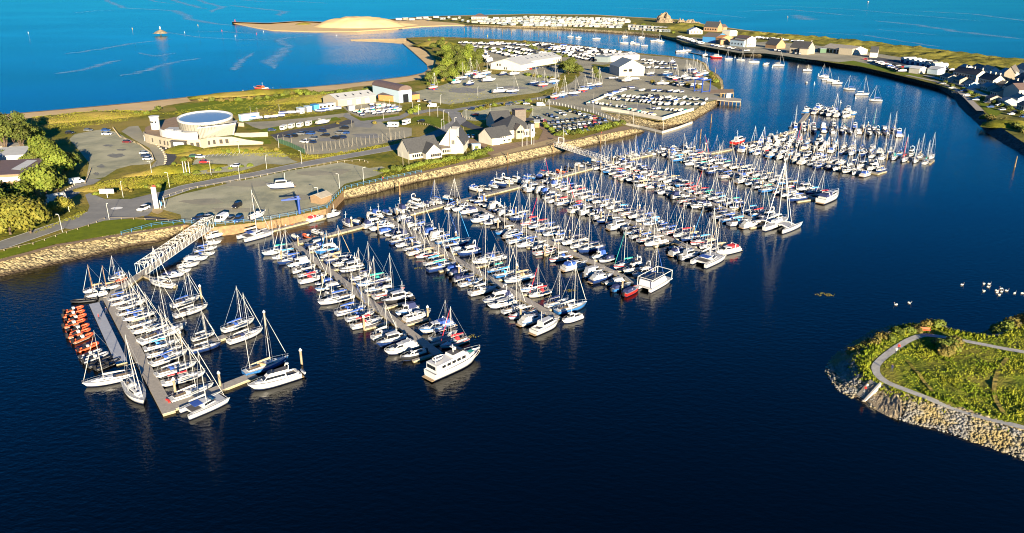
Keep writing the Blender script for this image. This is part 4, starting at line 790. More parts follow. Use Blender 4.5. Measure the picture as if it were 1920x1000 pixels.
def sail_tpl(L, cover='cblue', hullm='white', jib='cwhite', hood='cblue', spar='alu', stripe='boot', dinghy=False, ketch=False, ashore=False, band=None):
    B = L * .315 if L < 12 else L * .285; F = .085 * L + .15; T = Tpl(); hb, S = hull_mb(L, B, F, M[hullm], stripe=stripe, band=band)
    zd = F + .02
    if ashore:
        kb = MB(); kb.add([(-.10 * L, .12, -.1), (.08 * L, .12, -.1), (.05 * L, .1, -1.3), (-.06 * L, .1, -1.3), (-.10 * L, -.12, -.1), (.08 * L, -.12, -.1), (.05 * L, -.1, -1.3), (-.06 * L, -.1, -1.3)], [(3, 2, 1, 0), (4, 5, 6, 7), (0, 4, 7, 3), (1, 2, 6, 5)], M[stripe])
        T.part("hull", hb, True, [("keel", kb)])
        cb = MB()
        for sx in (-.25, .22):
            for sy in (-1, 1): cb.tube([(sx * L, sy * B * .62, -1.35), (sx * L, sy * B * .3, -.05)], .07, M['craneblue'], 5)
            cb.box(sx * L, 0, -1.35, .2, B * 1.3, .15, M['craneblue'])
        cb.box(0, 0, -1.35, L * .5, .2, .15, M['craneblue']); T.part("cradle", cb)
    else: T.part("hull", hb, True)
    T.part("deck", deck_mb(S, M['deck']))
    cm = MB(); house(cm, -.10 * L, .26 * L, B * .62, B * .34, F - .05, F + .42 + .015 * L, M['white'], .5, .12, .8); house(cm, .2 * L, .34 * L, B * .34, B * .2, F, F + .3, M['white'], .4, 0, .8)
    wb = MB()
    for sy in (-1, 1): wb.add([(-.07 * L, sy * B * .303, F + .14), (.15 * L, sy * B * .222, F + .14), (.12 * L, sy * B * .205, F + .42), (-.06 * L, sy * B * .279, F + .42)], [(0, 1, 2, 3) if sy < 0 else (3, 2, 1, 0)], M['glass'])
    for x in (.03, .16): wb.box(x * L, 0, F + .43 + .015 * L, .55, .5, .03, M['glass'])
    T.part("cabin", cm, False, [("window", wb)])
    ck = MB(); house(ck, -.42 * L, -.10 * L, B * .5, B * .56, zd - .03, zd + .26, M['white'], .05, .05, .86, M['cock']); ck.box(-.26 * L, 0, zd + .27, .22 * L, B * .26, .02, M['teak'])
    wl = MB(); wl.tube([(-.33 * L, math.cos(a) * .42, zd + .75 + math.sin(a) * .42) for a in [i * math.pi / 5 for i in range(11)]], .03, M['wire'], 4, False)
    T.part("cockpit", ck, False, [("steering_wheel", wl)])
    if hood:
        h = MB(); r = [(-.16 * L, .34), (-.12 * L, .42), (-.06 * L, .36)]; rings = []
        for (x, hh) in ((-.165 * L, 1.0), (-.12 * L, 1.05), (-.05 * L, .5)):
            rings.append([(x, B * .29 * math.cos(math.pi * i / 6), F + .35 + hh * .75 * math.sin(math.pi * i / 6)) for i in range(7)])
        h.loft(rings, M[hood], cap=False); T.part("sprayhood", h)
    mx = .09 * L; H = 1.10 * L + .6; zb = F + .45
    mb = MB(); mb.tube([(mx, 0, zb - .4), (mx - .01 * L, 0, F + H)], [.06 + L * .0025, .05], M[spar], 6); T.part("mast", mb)
    bm = MB(); bm.tube([(mx - .1, 0, zb + .85), (-.34 * L, 0, zb + .95)], .075, M[spar], 5)
    cv = MB()
    if cover: cv.tube([(mx + .02, 0, zb + 1.2), (mx - .1 * L, 0, zb + 1.18), (-.2 * L, 0, zb + 1.12), (-.335 * L, 0, zb + 1.06)], [.24, .25, .2, .1], M[cover], 7)
    T.part("boom", bm, False, [("sail_cover", cv)] if cover else [])
    rg = MB(); top = (mx - .01 * L, 0, F + H * .97); bow = (.475 * L, 0, F + .3)
    rg.tube([bow, top], .02, M['wire'], 4); rg.tube([(-.48 * L, 0, F + .1), top], .018, M['wire'], 4)
    for sy in (-1, 1):
        sp = (mx, sy * B * .36, F + H * .5); rg.tube([(mx - .1, sy * B * .46, F), sp, top], .015, M['wire'], 4)
    rg.tube([(mx, -B * .36, F + H * .5), (mx, B * .36, F + H * .5)], .03, M[spar], 4)
    T.part("rigging", rg)
    if jib:
        j = MB(); b_ = Vector(bow); t_ = Vector(top); j.tube([b_.lerp(t_, .06), b_.lerp(t_, .3), b_.lerp(t_, .92)], [.06, .075, .035], M[jib], 6); T.part("furled_jib", j)
    rl = MB(); zz = .62
    for sy in (-1, 1): rl.tube([(x, sy * b * .96, z + zz) for x, b, z, _ in S], .02, M['wire'], 4, False)
    for i in (0, 2, 4, 6, 8):
        x, b, z, _ = S[i]
        for sy in (-1, 1): rl.tube([(x, sy * b * .96, z), (x, sy * b * .96, z + zz)], .02, M['wire'], 4, False)
    rl.tube([(S[-1][0], 0, S[-1][2] + zz), (S[-2][0], S[-2][1], S[-2][2] + zz)], .03, M['wire'], 4); T.part("guard_rail", rl)
    if dinghy:
        d = MB(); d.tube([(-.55 * L, -1.1, .9), (-.53 * L, 0, 1.0), (-.55 * L, 1.1, .9)], .3, M['redp'], 6); T.part("dinghy", d)
    if ketch:
        k = MB(); k.tube([(-.36 * L, 0, F), (-.37 * L, 0, F + H * .62)], .08, M[spar], 6); T.part("mizzen_mast", k)
    return T
def motor_tpl(L, kind='sport', hullm='white', canopy=None, stripe='boot', roofm=None, band=None):
    B = L * .33 if L < 12 else L * .29; F = .10 * L + .25; T = Tpl()
    hb, S = hull_mb(L, B, F, M[hullm], stripe=stripe, band=band, tr=.9, rake=.13, pw=2.6, sheer=.35); T.part("hull", hb, True); T.part("deck", deck_mb(S, M['deck']))
    W = B * .72; z = F
    if kind == 'open':        # small speedboat
        sc_ = MB(); house(sc_, -.02 * L, .28 * L, W, W * .55, z, z + .45, M['glass'], .9, -.3, .75, M['glass']); T.part("windscreen", sc_)
        st = MB(); st.box(-.22 * L, 0, z - .02, .38 * L, W * .9, .06, M['cock'])
        for sy in (-1, 1): st.box(-.1 * L, sy * W * .25, z, .5, .5, .55, M['cwhite'])
        st.box(-.36 * L, 0, z, .5, W * .8, .4, M['cwhite']); T.part("cockpit", st)
        if canopy:
            c = MB(); house(c, -.44 * L, .12 * L, W * 1.08, W * .9, z + .02, z + .75, M[canopy], .9, .3, .7); T.part("cockpit_cover", c)
        eb = MB(); eb.box(-.5 * L - .25, 0, .2, .45, .45, 1.1, M['black']); T.part("outboard_motor", eb)
        return T
    if kind in ('sport', 'cuddy', 'fly', 'pilot', 'trawler'):
        hc = {'sport': .95, 'cuddy': .9, 'fly': 1.35, 'pilot': 1.6, 'trawler': 1.7}[kind]
        xa, xf = {'sport': (-.08, .30), 'cuddy': (-.02, .28), 'fly': (-.22, .26), 'pilot': (-.06, .2), 'trawler': (-.25, .22)}[kind]
        cb = MB(); rk = {'sport': 1.7, 'cuddy': 1.3, 'fly': 1.5, 'pilot': .35, 'trawler': .6}[kind]
        house(cb, xa * L, xf * L, W, W * .72, z - .05, z + hc, M['white'], rk, .15, .84, M[roofm] if roofm else M['white'])
        house(cb, xf * L - .3, .40 * L, W * .6, W * .3, z - .02, z + .38, M['white'], .6, 0, .8)
        wb = MB(); z0, z1 = z + hc * .42, z + hc * .86
        def wpt(x, f, zz, sy):       # point just outside the cabin side
            t = (x - xa * L) / ((xf - xa) * L); ww = W * (1 - .28 * t) / 2 * (1 - .16 * (zz - z) / hc); return (x - rk * .0, sy * (ww + .02), zz)
        for sy in (-1, 1):
            a = [wpt(xa * L + .3, 0, z0, sy), wpt(xf * L - rk * .55, 0, z0, sy), wpt(xf * L - rk * .95, 0, z1, sy), wpt(xa * L + .35, 0, z1, sy)]
            wb.add(a, [(0, 1, 2, 3) if sy < 0 else (3, 2, 1, 0)], M['glass'])
        f0, f1 = .42, .9; xs0 = xf * L - rk * f0 + .03; xs1 = xf * L - rk * f1 + .03; y0 = W * .36 * (1 - .16 * f0) - .05; y1 = W * .36 * (1 - .16 * f1) - .05
        wb.add([(xs0, -y0, z + hc * f0), (xs0, y0, z + hc * f0), (xs1, y1, z + hc * f1), (xs1, -y1, z + hc * f1)], [(0, 1, 2, 3)], M['glass'])
        T.part("cabin", cb, False, [("window", wb)])
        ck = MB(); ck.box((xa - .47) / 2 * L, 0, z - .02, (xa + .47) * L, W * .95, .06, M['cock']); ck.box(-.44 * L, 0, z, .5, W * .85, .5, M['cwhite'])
        for sy in (-1, 1): ck.box((xa - .45) / 2 * L, sy * W * .5, z, (xa + .45) * L, .12, .4, M['white'])
        T.part("cockpit", ck)
        if kind == 'sport':
            ab = MB(); ab.tube([(-.2 * L, -W * .5, z), (-.26 * L, -W * .42, z + 1.5), (-.26 * L, W * .42, z + 1.5), (-.2 * L, W * .5, z)], .12, M['white'], 5); T.part("radar_arch", ab)
        if kind == 'fly':
            fb = MB(); house(fb, -.28 * L, .14 * L, W * .85, W * .6, z + hc, z + hc + .65, M['white'], .8, .1, .92, M['cock'])
            s2 = MB(); house(s2, .0 * L, .12 * L, W * .62, W * .5, z + hc + .6, z + hc + 1.0, M['glass'], .5, -.2, .85); T.part("flybridge", fb, False, [("windscreen", s2)])
            ab = MB(); ab.tube([(-.26 * L, -W * .42, z + hc + .5), (-.28 * L, -W * .36, z + hc + 1.6), (-.28 * L, W * .36, z + hc + 1.6), (-.26 * L, W * .42, z + hc + .5)], .11, M['white'], 5); ab.box(-.28 * L, 0, z + hc + 1.65, .6, .5, .3, M['white']); T.part("radar_arch", ab)
        if kind in ('pilot', 'trawler'):
            ab = MB(); ab.tube([(xa * L + .6, 0, z + hc), (xa * L + .5, 0, z + hc + 2.6)], .06, M['white'], 5); ab.tube([(xa * L + .5, -.6, z + hc + 1.5), (xa * L + .5, .6, z + hc + 1.5)], .04, M['white'], 4); T.part("aerial_mast", ab)
        if canopy:
            c = MB(); house(c, -.42 * L, xa * L + .25, W * 1.0, W * .95, z + .3, z + hc + .2, M[canopy], .1, .5, .82); T.part("canopy", c)
    rl = MB(); q = S[5:]
    for sy in (-1, 1): rl.tube([(x, sy * b * .93, zz + .5) for x, b, zz, _ in q], .025, M['wire'], 4, False)
    for x, b, zz, _ in q[::2]:
        for sy in (-1, 1): rl.tube([(x, sy * b * .93, zz - .05), (x, sy * b * .93, zz + .5)], .022, M['wire'], 4, False)
    T.part("bow_rail", rl)
    if L < 8.5 and kind != 'sport':
        eb = MB(); eb.box(-.5 * L - .25, 0, .2, .45, .45, 1.2, M['black']); T.part("outboard_motor", eb)
    else:
        pb = MB(); pb.box(-.5 * L - .35, 0, .25, .7, B * .75, .1, M['teak']); T.part("swim_platform", pb)
    return T
def rib_tpl(L, tube='orange', inner='grey'):
    T = Tpl(); B = L * .36; r = B * .13; z = .38; P = []
    for i in range(15):
        t = i / 14; a = math.pi * (t - .5) * 1.0
        if t < .3: P.append((-L / 2 + L * .62 * t / .3, -B / 2 + r, z))
        elif t > .7: P.append((-L / 2 + L * .62 * (1 - t) / .3, B / 2 - r, z))
        else:
            k = (t - .3) / .4; th = -math.pi / 2 + math.pi * k; P.append((-L / 2 + L * .62 + (L * .36) * math.cos(th), (B / 2 - r) * math.sin(th), z + .18 * math.cos(th)))
    tb = MB(); tb.tube(P, r, M[tube], 7); T.part("tube", tb, True)
    fb = MB(); fb.prism([(-L * .47, -B * .34), (L * .2, -B * .34), (L * .42, 0), (L * .2, B * .34), (-L * .47, B * .34)], -.15, .25, M[inner]); T.part("floor", fb)
    c = MB(); c.box(-.02 * L, 0, .25, .6, .7, .9, M['cwhite'] if tube != 'black' else M['black']); c.box(-.2 * L, 0, .25, .9, .5, .6, M['black']); T.part("console", c)
    e = MB(); e.box(-.49 * L, 0, .2, .5, .5, 1.1, M['black']); T.part("outboard_motor", e); return T
def cat_tpl(L, kind='sail'):
    T = Tpl(); B = L * .52; hb = MB(); hw = L * .11; F = L * .11
    for sy in (-1, 1):
        hb.M = Matrix.Translation((0, sy * (B - hw) / 2, 0)); _, S = hull_mb(L, hw, F, M['white'], hb, tr=.75, pw=2.4, sheer=.15)
        deck_mb(S, M['deck'], mb=hb)
    hb.M = None; T.part("hull", hb, True)
    br = MB(); br.box(-.08 * L, 0, F * .62, L * .62, B - hw, F * .42, M['white']); T.part("bridge_deck", br)
    nb = MB(); nb.box(.32 * L, 0, F * .95, L * .2, B - hw * 1.6, .05, M['cgrey']); T.part("trampoline", nb)
    cb = MB(); house(cb, -.14 * L, .22 * L, B * .68, B * .4, F, F + L * .09, M['white'], 1.6, .1, .8)
    wb = MB(); house(wb, -.08 * L, .205 * L, B * .66, B * .41, F + L * .035, F + L * .068, M['glass'], .9, .05, .9); T.part("cabin", cb, False, [("window", wb)])
    ck = MB(); ck.box(-.27 * L, 0, F + .03, L * .22, B * .55, .08, M['cock']); ck.box(-.2 * L, 0, F + L * .09, L * .2, B * .5, .08, M['cblue']); T.part("cockpit", ck)
    H = 1.35 * L; m = MB(); m.tube([(.04 * L, 0, F), (.03 * L, 0, F + H)], [.13, .08], M['alu'], 6); T.part("mast", m)
    b = MB(); b.tube([(.03 * L, 0, F + 2.2), (-.36 * L, 0, F + 2.3)], .09, M['alu'], 5); cv = MB(); cv.tube([(.03 * L, 0, F + 2.55), (-.35 * L, 0, F + 2.45)], [.26, .12], M['cwhite'], 6); T.part("boom", b, False, [("sail_cover", cv)])
    r = MB(); top = (.03 * L, 0, F + H * .95); r.tube([(.46 * L, 0, F + .2), top], .07, M['cwhite'], 5)
    for sy in (-1, 1): r.tube([(-.06 * L, sy * B * .46, F), top], .03, M['wire'], 4)
    r.tube([(.46 * L, -B * .45, F), (.46 * L, B * .45, F)], .08, M['alu'], 4); T.part("rigging", r); return T
def tri_tpl(L):
    T = Tpl(); hb, S = hull_mb(L, L * .17, L * .1, M['white'], tr=.5); T.part("hull", hb, True); T.part("deck", deck_mb(S, M['deck'])); F = L * .1
    for sy in (-1, 1):
        f = MB(); f.M = Matrix.Translation((.03 * L, sy * L * .36, 0)); _, S2 = hull_mb(L * .82, L * .07, L * .085, M['white'], f, tr=.4); deck_mb(S2, M['deck'], mb=f); f.M = None; T.part("float", f, True)
        for x in (-.16, .14): 
            a = MB(); a.tube([(x * L, sy * L * .05, F), (x * L, sy * L * .2, F + .25), (x * L, sy * L * .36, F * .85)], .2, M['white'], 6); T.part("cross_beam", a)
        n = MB(); n.quad((-.15 * L, sy * L * .08, F + .02), (.13 * L, sy * L * .08, F + .02), (.13 * L, sy * L * .33, F + .02), (-.15 * L, sy * L * .33, F + .02), M['cgrey']); T.part("netting", n)
    c = MB(); house(c, -.15 * L, .2 * L, L * .12, L * .08, F, F + .8, M['white'], .8, .1, .8); T.part("cabin", c)
    H = 1.35 * L; m = MB(); m.tube([(.05 * L, 0, F), (.03 * L, 0, F + H)], [.14, .09], M['alu'], 6); T.part("mast", m)
    b = MB(); b.tube([(.04 * L, 0, F + 1.8), (-.38 * L, 0, F + 1.9)], .09, M['alu'], 5); cv = MB(); cv.tube([(.04 * L, 0, F + 2.1), (-.36 * L, 0, F + 2.05)], [.25, .12], M['cwhite'], 6); T.part("boom", b, False, [("sail_cover", cv)])
    r = MB(); top = (.03 * L, 0, F + H * .96); r.tube([(.47 * L, 0, F + .3), top], .1, M['cwhite'], 5); r.tube([(-.49 * L, 0, F), top], .03, M['wire'], 4)
    for sy in (-1, 1): r.tube([(0, sy * L * .35, F), top], .03, M['wire'], 4)
    T.part("rigging", r); return T
# big motor yacht berthed on the pontoon head
def yacht_tpl():
    L, B, F = 17.5, 4.9, 2.0; T = Tpl(); hb, S = hull_mb(L, B, F, M['white'], tr=.92, rake=.14, pw=2.5, sheer=.45); T.part("hull", hb, True)
    rb = MB(); 
    for sy in (-1, 1): rb.tube([(x, sy * b * 1.01, z * .62) for x, b, z, _ in S], .06, M['cream'], 4)
    T.part("rubbing_strake", rb); T.part("deck", deck_mb(S, M['deck'], dz=-.25, k=.96))
    c = MB(); house(c, -.46 * L, .24 * L, 4.3, 3.3, F - .2, F + 2.0, M['white'], 1.4, .1, .96); w_ = []
    for sy in (-1, 1):
        for i in range(5):
            x = -.32 * L + i * 1.75; wd = 2.08 - .034 * (x + 8) * .9; wb = MB(); wb.box(x, sy * (wd - .02), F + .75, 1.2, .1, .75, M['glass']); w_.append(("window", wb))
    for y in (-1.1, 0, 1.1):
        wb = MB(); wb.box(-.465 * L + .03, y, F + .7, .12, .9, .9, M['glass']); w_.append(("window", wb))
    wb = MB(); wb.add([(.24 * L - .55, -1.45, F + .8), (.24 * L - .55, 1.45, F + .8), (.24 * L - 1.15, 1.4, F + 1.7), (.24 * L - 1.15, -1.4, F + 1.7)], [(0, 1, 2, 3)], M['glass']); w_.append(("window", wb)); T.part("saloon", c, False, w_)
    f = MB(); house(f, -.12 * L, .14 * L, 3.2, 2.6, F + 2.0, F + 2.75, M['white'], .8, .1, .92, M['cock']); s2 = MB(); house(s2, .05 * L, .13 * L, 2.4, 2.2, F + 2.7, F + 3.2, M['glass'], .5, -.2, .9); T.part("flybridge", f, False, [("windscreen", s2)])
    t = MB(); hull_mb(3.4, 1.5, .6, M['white'], t); t.v = [p + Vector((-.3 * L, .5, F + 2.25)) for p in t.v]; T.part("tender", t)
    m = MB(); m.tube([(-.04 * L, 0, F + 2.6), (-.05 * L, 0, F + 5.0)], .12, M['white'], 6); m.box(-.045 * L, 0, F + 4.2, .9, 1.6, .12, M['white']); m.tube([(-.40 * L, -.4, F + 2), (-.40 * L, -.4, F + 3.8)], .12, M['white'], 6); m.box(-.02 * L, 0, F + 3.4, .7, .7, .5, M['white']); T.part("mast", m)
    k = MB(); house(k, .24 * L, .36 * L, 2.6, 1.5, F + .05, F + .75, M['white'], .5, 0, .9); k.box(.31 * L, 0, F + .78, 1.5, 1.2, .06, M['cteal']); T.part("foredeck_trunk", k)
    r = MB(); q = S[4:]
    for sy in (-1, 1):
        r.tube([(x, sy * b * .95, z + .75) for x, b, z, _ in q], .035, M['wire'], 4, False)
        for x, b, z, _ in q: r.tube([(x, sy * b * .95, z - .1), (x, sy * b * .95, z + .75)], .03, M['wire'], 4, False)
    T.part("bow_rail", r); p = MB(); p.box(-.5 * L - .5, 0, .3, 1.0, 4, .12, M['teak']); T.part("swim_platform", p); return T
def flycruiser_tpl():
    T = motor_tpl(13.2, 'fly'); d = MB(); d.tube([(-7.6, -1.2, 1.1), (-7.4, 0, 1.2), (-7.6, 1.2, 1.1)], .3, M['cgrey'], 6); d.box(-7.7, 0, .9, .7, 1.6, .25, M['cgrey']); T.part("dinghy", d); return T
def tour_tpl():
    T = Tpl(); h = MB()
    for sy in (-1, 1):
        h.M = Matrix.Translation((0, sy * 1.6, 0)); hull_mb(9.5, .9, .75, M['white'], h, tr=.8, pw=3.0, sheer=.05)
    h.M = None; T.part("hull", h, True)
    d = MB(); d.box(0, 0, .72, 9.2, 4.2, .2, M['deck']); T.part("deck", d)
    s_ = MB(); house(s_, -4.0, 2.9, 3.6, 3.2, .9, 2.3, M['white'], 1.2, .1, .98, M['white']); st = MB()
    for i in range(6): st.box(-3.2 + i * .95, 0, 2.32, .75, 2.9, .05, M['glass'])
    T.part("seating_well", s_, False, [("glazed_roof", st)])
    f = MB()
    for x in (-4.4, 4.3):
        for y in (-1.95, 1.95): f.tube([(x, y, .8), (x, y, 3.0)], .07, M['wpaint'], 5)
    for y in (-1.95, 1.95): f.tube([(-4.4, y, 3.0), (4.3, y, 3.0)], .08, M['wpaint'], 5)
    for x in (-4.4, 4.3): f.tube([(x, -1.95, 3.0), (x, 1.95, 3.0)], .08, M['wpaint'], 5)
    T.part("canopy_frame", f); return T
_tc = {}
def tpl(key, fn, *a, **k):
    if key not in _tc: _tc[key] = fn(*a, **k)
    return _tc[key]
COVW = {'cblue': 'blue', 'cnavy': 'navy', 'cred': 'red', 'cteal': 'teal', 'ctan': 'tan', 'cgrey': 'grey', 'cwhite': 'white', 'csky': 'sky blue', None: 'no'}
HULW = {'white': 'white', 'navy': 'navy', 'blueh': 'blue', 'redh': 'red', 'cream': 'cream', 'black': 'black'}
def sail(L, cover, hullm='white', hood=None, jib='cwhite', **k):
    return tpl(('s', L, cover, hullm, hood, jib, tuple(k.items())), sail_tpl, L, cover, hullm, jib, hood, **k)
def motor(L, kind, hullm='white', canopy=None, band=None): return tpl(('m', L, kind, hullm, canopy, band), motor_tpl, L, kind, hullm, canopy, 'boot', None, band)
rnd = random.Random(21)
def pick(tok):
    """letter code -> (template, name, look words, category, beam, length)"""
    if tok in 'sSY':
        L = {'s': rnd.choice([6.8, 7.6]), 'S': rnd.choice([8.4, 9.6]), 'Y': 11.4}[tok]
        cov = rnd.choice(['cblue', 'cblue', 'cblue', 'cnavy', 'cnavy', 'cwhite', 'cwhite', 'cgrey', 'csky', 'ctan', 'cred', 'cteal'])
        hl = rnd.choices(['white', 'navy', 'blueh', 'cream'], [22, 3, 2, 2])[0]; hood = rnd.choice([cov, cov, 'cblue', 'cgrey', None]); jib = rnd.choice(['cwhite', 'cwhite', cov, None])
        return sail(L, cov, hl, hood, jib, band=rnd.choice([None, None, 'navy', 'blueh', 'cgrey', 'redh']) if hl == 'white' else None), 'sailing_yacht', f"{'small ' if tok == 's' else ''}{HULW[hl]} yacht, {COVW[cov]} sail cover", 'sailing yacht', L * .315, L
    if tok in 'mMF':
        L = {'m': rnd.choice([5.6, 6.2, 7.0]), 'M': rnd.choice([7.8, 8.8]), 'F': 11.0}[tok]
        kd = {'m': rnd.choice(['open', 'cuddy', 'open', 'pilot']), 'M': rnd.choice(['sport', 'sport', 'fly', 'trawler']), 'F': 'fly'}[tok]
        can = rnd.choice([None, None, 'cnavy', 'cnavy', 'cgrey', 'cblue', 'cblue', 'cwhite']) if kd != 'trawler' else None
        hl = rnd.choices(['white', 'navy', 'black', 'blueh'], [17, 2.6, 1.6, 1.4])[0]
        kw = {'open': 'speedboat', 'cuddy': 'cuddy boat', 'pilot': 'wheelhouse boat', 'sport': 'sports cruiser', 'fly': 'flybridge cruiser', 'trawler': 'cabin cruiser'}[kd]
        return motor(L, kd, hl, can, rnd.choice([None, 'navy', 'blueh', 'black', 'cgrey']) if hl == 'white' else None), 'motor_boat', f"{HULW[hl]} {kw}" + (f", {COVW[can]} canopy" if can else ""), 'motor boat', L * .33, L
    tb = rnd.choice(['black', 'black', 'grey', 'orange']); return tpl(('r', 6.0, tb), rib_tpl, 6.0, tb), 'inflatable_boat', f"{tb} inflatable boat", 'inflatable boat', 2.6, 6.0
# ---------------------------------------------------------------- pontoons
def pile_tpl():
    T = Tpl(); b = MB(); b.tube([(0, 0, -2), (0, 0, 3.4)], .26, M['pile'], 8); c = MB(); c.tube([(0, 0, 3.4), (0, 0, 3.55), (0, 0, 4.0)], [.36, .36, .05], M['wpaint'], 8); T.part("post", b, True); T.part("cap", c); return T
PILE = pile_tpl(); _pl = [0]
def pile(p, where, sc_=1.0):
    _pl[0] += 1
    PILE.put("mooring_pile", p, 0, f"white capped mooring pile {where}", "pile", "white capped mooring piles", sc_)
def plank(parent, a, b, wd, z=.55, name="deck", m='pontoon', extra=0.0):
    a, b = Vector(a), Vector(b); d = b - a; L = d.length; rz = math.atan2(d.y, d.x); c = (a + b) / 2
    mb = MB(); mb.box(c.x, c.y, z - .12, L + extra, wd, .12, M[m], rz); o = mb.build(name, parent)
    e = MB(); e.box(c.x, c.y, -.25, L + extra - .1, wd - .15, z + .12, M['pont_e'], rz); e.build("float", o); return o
def pier(A, B, desc, near, far, wd=2.2, finger=True, out=33):
    """pontoon from A (shore end) to B; near / far: letter strings of the boats on each side"""
    A, B = Vector(A), Vector(B); d = (B - A); L = d.length; d.normalize(); nn = Vector((d.y, -d.x, 0))   # nn points to the near (camera, left) side
    root = empty("pontoon", (0, 0, 0), 0, f"{desc}, long timber decked walkway with side fingers", "pontoon")
    plank(root, A, B, wd)
    for side, codes, sw in ((1, near, "near"), (-1, far, "far")):
        wsum = 0; items = []
        for ch in codes:
            if ch == '-': items.append((None, 2.4)); continue
            p = pick(ch); items.append((p, p[4] + .75))
        tot = sum(i[1] for i in items); k = (L - 1.5) / tot; pos = 1.0; n = 0; fi = 0
        for p, w_ in items:
            c = pos + w_ * k / 2; pos += w_ * k
            if p is None: continue
            n += 1; T, nm, look, cat, bm, bl = p; sgn = nn * side
            q = A + d * c + sgn * (wd / 2 + .7 + bl / 2)
            rz = math.atan2(sgn.y, sgn.x)
            if rnd.random() < .62: rz += math.pi             # bow to the walkway
            s_ = 1.0 if k > .92 else max(.8, k + .06)
            T.put(nm, (q.x, q.y, 0), rz + rnd.uniform(-.035, .035), f"{look}, {nth(n)} out, {sw} side of {desc}", cat, f"boats berthed at the pontoons", s_ * rnd.uniform(.96, 1.03))
            if n % 2 == 0 and finger:
                f0 = A + d * (pos - .15) + sgn * (wd / 2); f1 = f0 + sgn * (bl * .8); plank(root, f0, f1, .9, .5, "finger"); fi += 1
                if fi % 3 == 1: pile(f1 + Vector((0, 0, 0)), f"on {sw} side of {desc}")
    return root, A, B, d, nn
def V3(u, v): return at(u, v, 0)
H2, H3, H4, H5 = V3(552, 461), V3(728, 414), V3(865, 378), V3(1002, 343)
pier(H2, V3(822, 668), "the motor yacht pontoon", "SSSmmsSmmmS-SsS-sMMm", "mmMsSMM-sSsSM-mM-Mss")
pier(H3, V3(1046, 601), "the fishing cruiser pontoon", "MMmmmSSsSs-SSmmms-S-M-sSM", "mmmsmmmSSmM-Y-sSS-ms-sS")
pier(H4, V3(1205, 540), "the tour boat pontoon", "mmMm-mMmr-SMSSsS-S-M-mMmm", "mmmmmmmmS-SSSS-sSSS-mm-SMMS")
pier(H5, V3(1330, 482), "the little catamaran pontoon", "mMMmmmSSS-sSMmmSsMmsSSS-rMM", "mmmsSSSSsSSSSSSSS-sSSSSsS")
H6, H7, H8 = V3(1139, 308), V3(1255, 284), V3(1390, 276)
pier(H6, V3(1440, 425), "the trimaran pontoon", "sSSSSSSMMSs-sSmm-SSMr-sSSSM", "mmSSSmSSSSmMSsSSSSSm-SSMM")
pier(H7, V3(1530, 376), "the sunroof cruiser pontoon", "MMMSsSSMS-SmMSSSsMS", "mMSSsSSSSSsSSSSSMSS")
pier(H8, V3(1648, 328), "the inner channel pontoon", "mMmSsMMSMMsSmMMSM", "SSMMmSSMMSSMSMMs")
pier(V3(1425, 263), V3(1752, 303), "the outer channel pontoon", "MMMSmMmMMSSMSSSSSS", "MmMMSSFMSMSSMMSSMSS")
pier(V3(1478, 240), V3(1690, 250), "the harbour side pontoon", "MMFMSMSMFMSF", "SMSMFSMSSMS")
pier(V3(1514, 208), V3(1602, 219), "the mooring side pontoon", "FMMFMM", "FMSFM")
# head spine joining the pontoons
sp = [V3(540, 463), V3(667, 430), V3(755, 407), V3(824, 389), V3(956, 356), V3(1043, 334), V3(1150, 306), V3(1235, 288)]
root = empty("spine_pontoon", (0, 0, 0), 0, "long linking pontoon joining the heads of the six nearer piers", "pontoon")
for i, (a, b) in enumerate(zip(sp, sp[1:])): plank(root, a, b, 2.4, .58 + (i % 2) * .006)
sp2 = [V3(1255, 288), V3(1330, 289), V3(1366, 282), V3(1396, 272), V3(1430, 264), V3(1490, 246), V3(1516, 212)]
root2 = empty("spine_pontoon", (0, 0, 0), 0, "linking pontoon joining the heads of the outer piers", "pontoon")
for i, (a, b) in enumerate(zip(sp2, sp2[1:])): plank(root2, a, b, 2.4, .58 + (i % 2) * .006)
def along(pts, codes, off, desc, flip=0.0):
    P = [Vector(p) for p in pts]; L = plen(P); n = len(codes); Q = resample(P, 60); k = 0
    for i, ch in enumerate(codes):
        if ch == '-': continue
        t = (i + .5) / n * 59; j = int(t); p = Q[j]; d = (Q[min(j + 1, 59)] - Q[max(j - 1, 0)]).normalized(); nn = Vector((-d.y, d.x, 0)); k += 1
        T, nm, look, cat, bm, bl = pick(ch); q = p + nn * (off + (1 if off > 0 else -1) * bl * .42)
        T.put(nm, (q.x, q.y, 0), math.atan2(nn.y, nn.x) + flip + rnd.uniform(-.1, .1) + rnd.choice([0, math.pi]), f"{look}, {nth(k)} along {desc}", cat, "boats berthed along the linking pontoon", rnd.uniform(.85, 1.0))
along([V3(655, 429), V3(730, 410)], "mmrmm", 1.4, "the first linking stretch")
along([V3(735, 408), V3(870, 375)], "mmmrmMmms-mr", 1.4, "the second linking stretch")
along([V3(905, 364), V3(1040, 331)], "MmmMMMmmms", 1.4, "the third linking stretch")
along([V3(1040, 332), V3(1140, 304)], "mrrmrm", 1.4, "the stretch before the right gangway")
along([V3(1155, 302), V3(1300, 283)], "mssSsSSmMMM", 1.4, "the stretch beyond the right gangway")
along([V3(560, 458), V3(620, 442)], "mrm", 1.4, "the linking pontoon's left end")
for u, v in [(560, 464), (660, 428), (745, 411), (895, 371), (955, 352), (1085, 322), (1150, 310), (1322, 283)]: pile(V3(u, v), "along the linking pontoon")
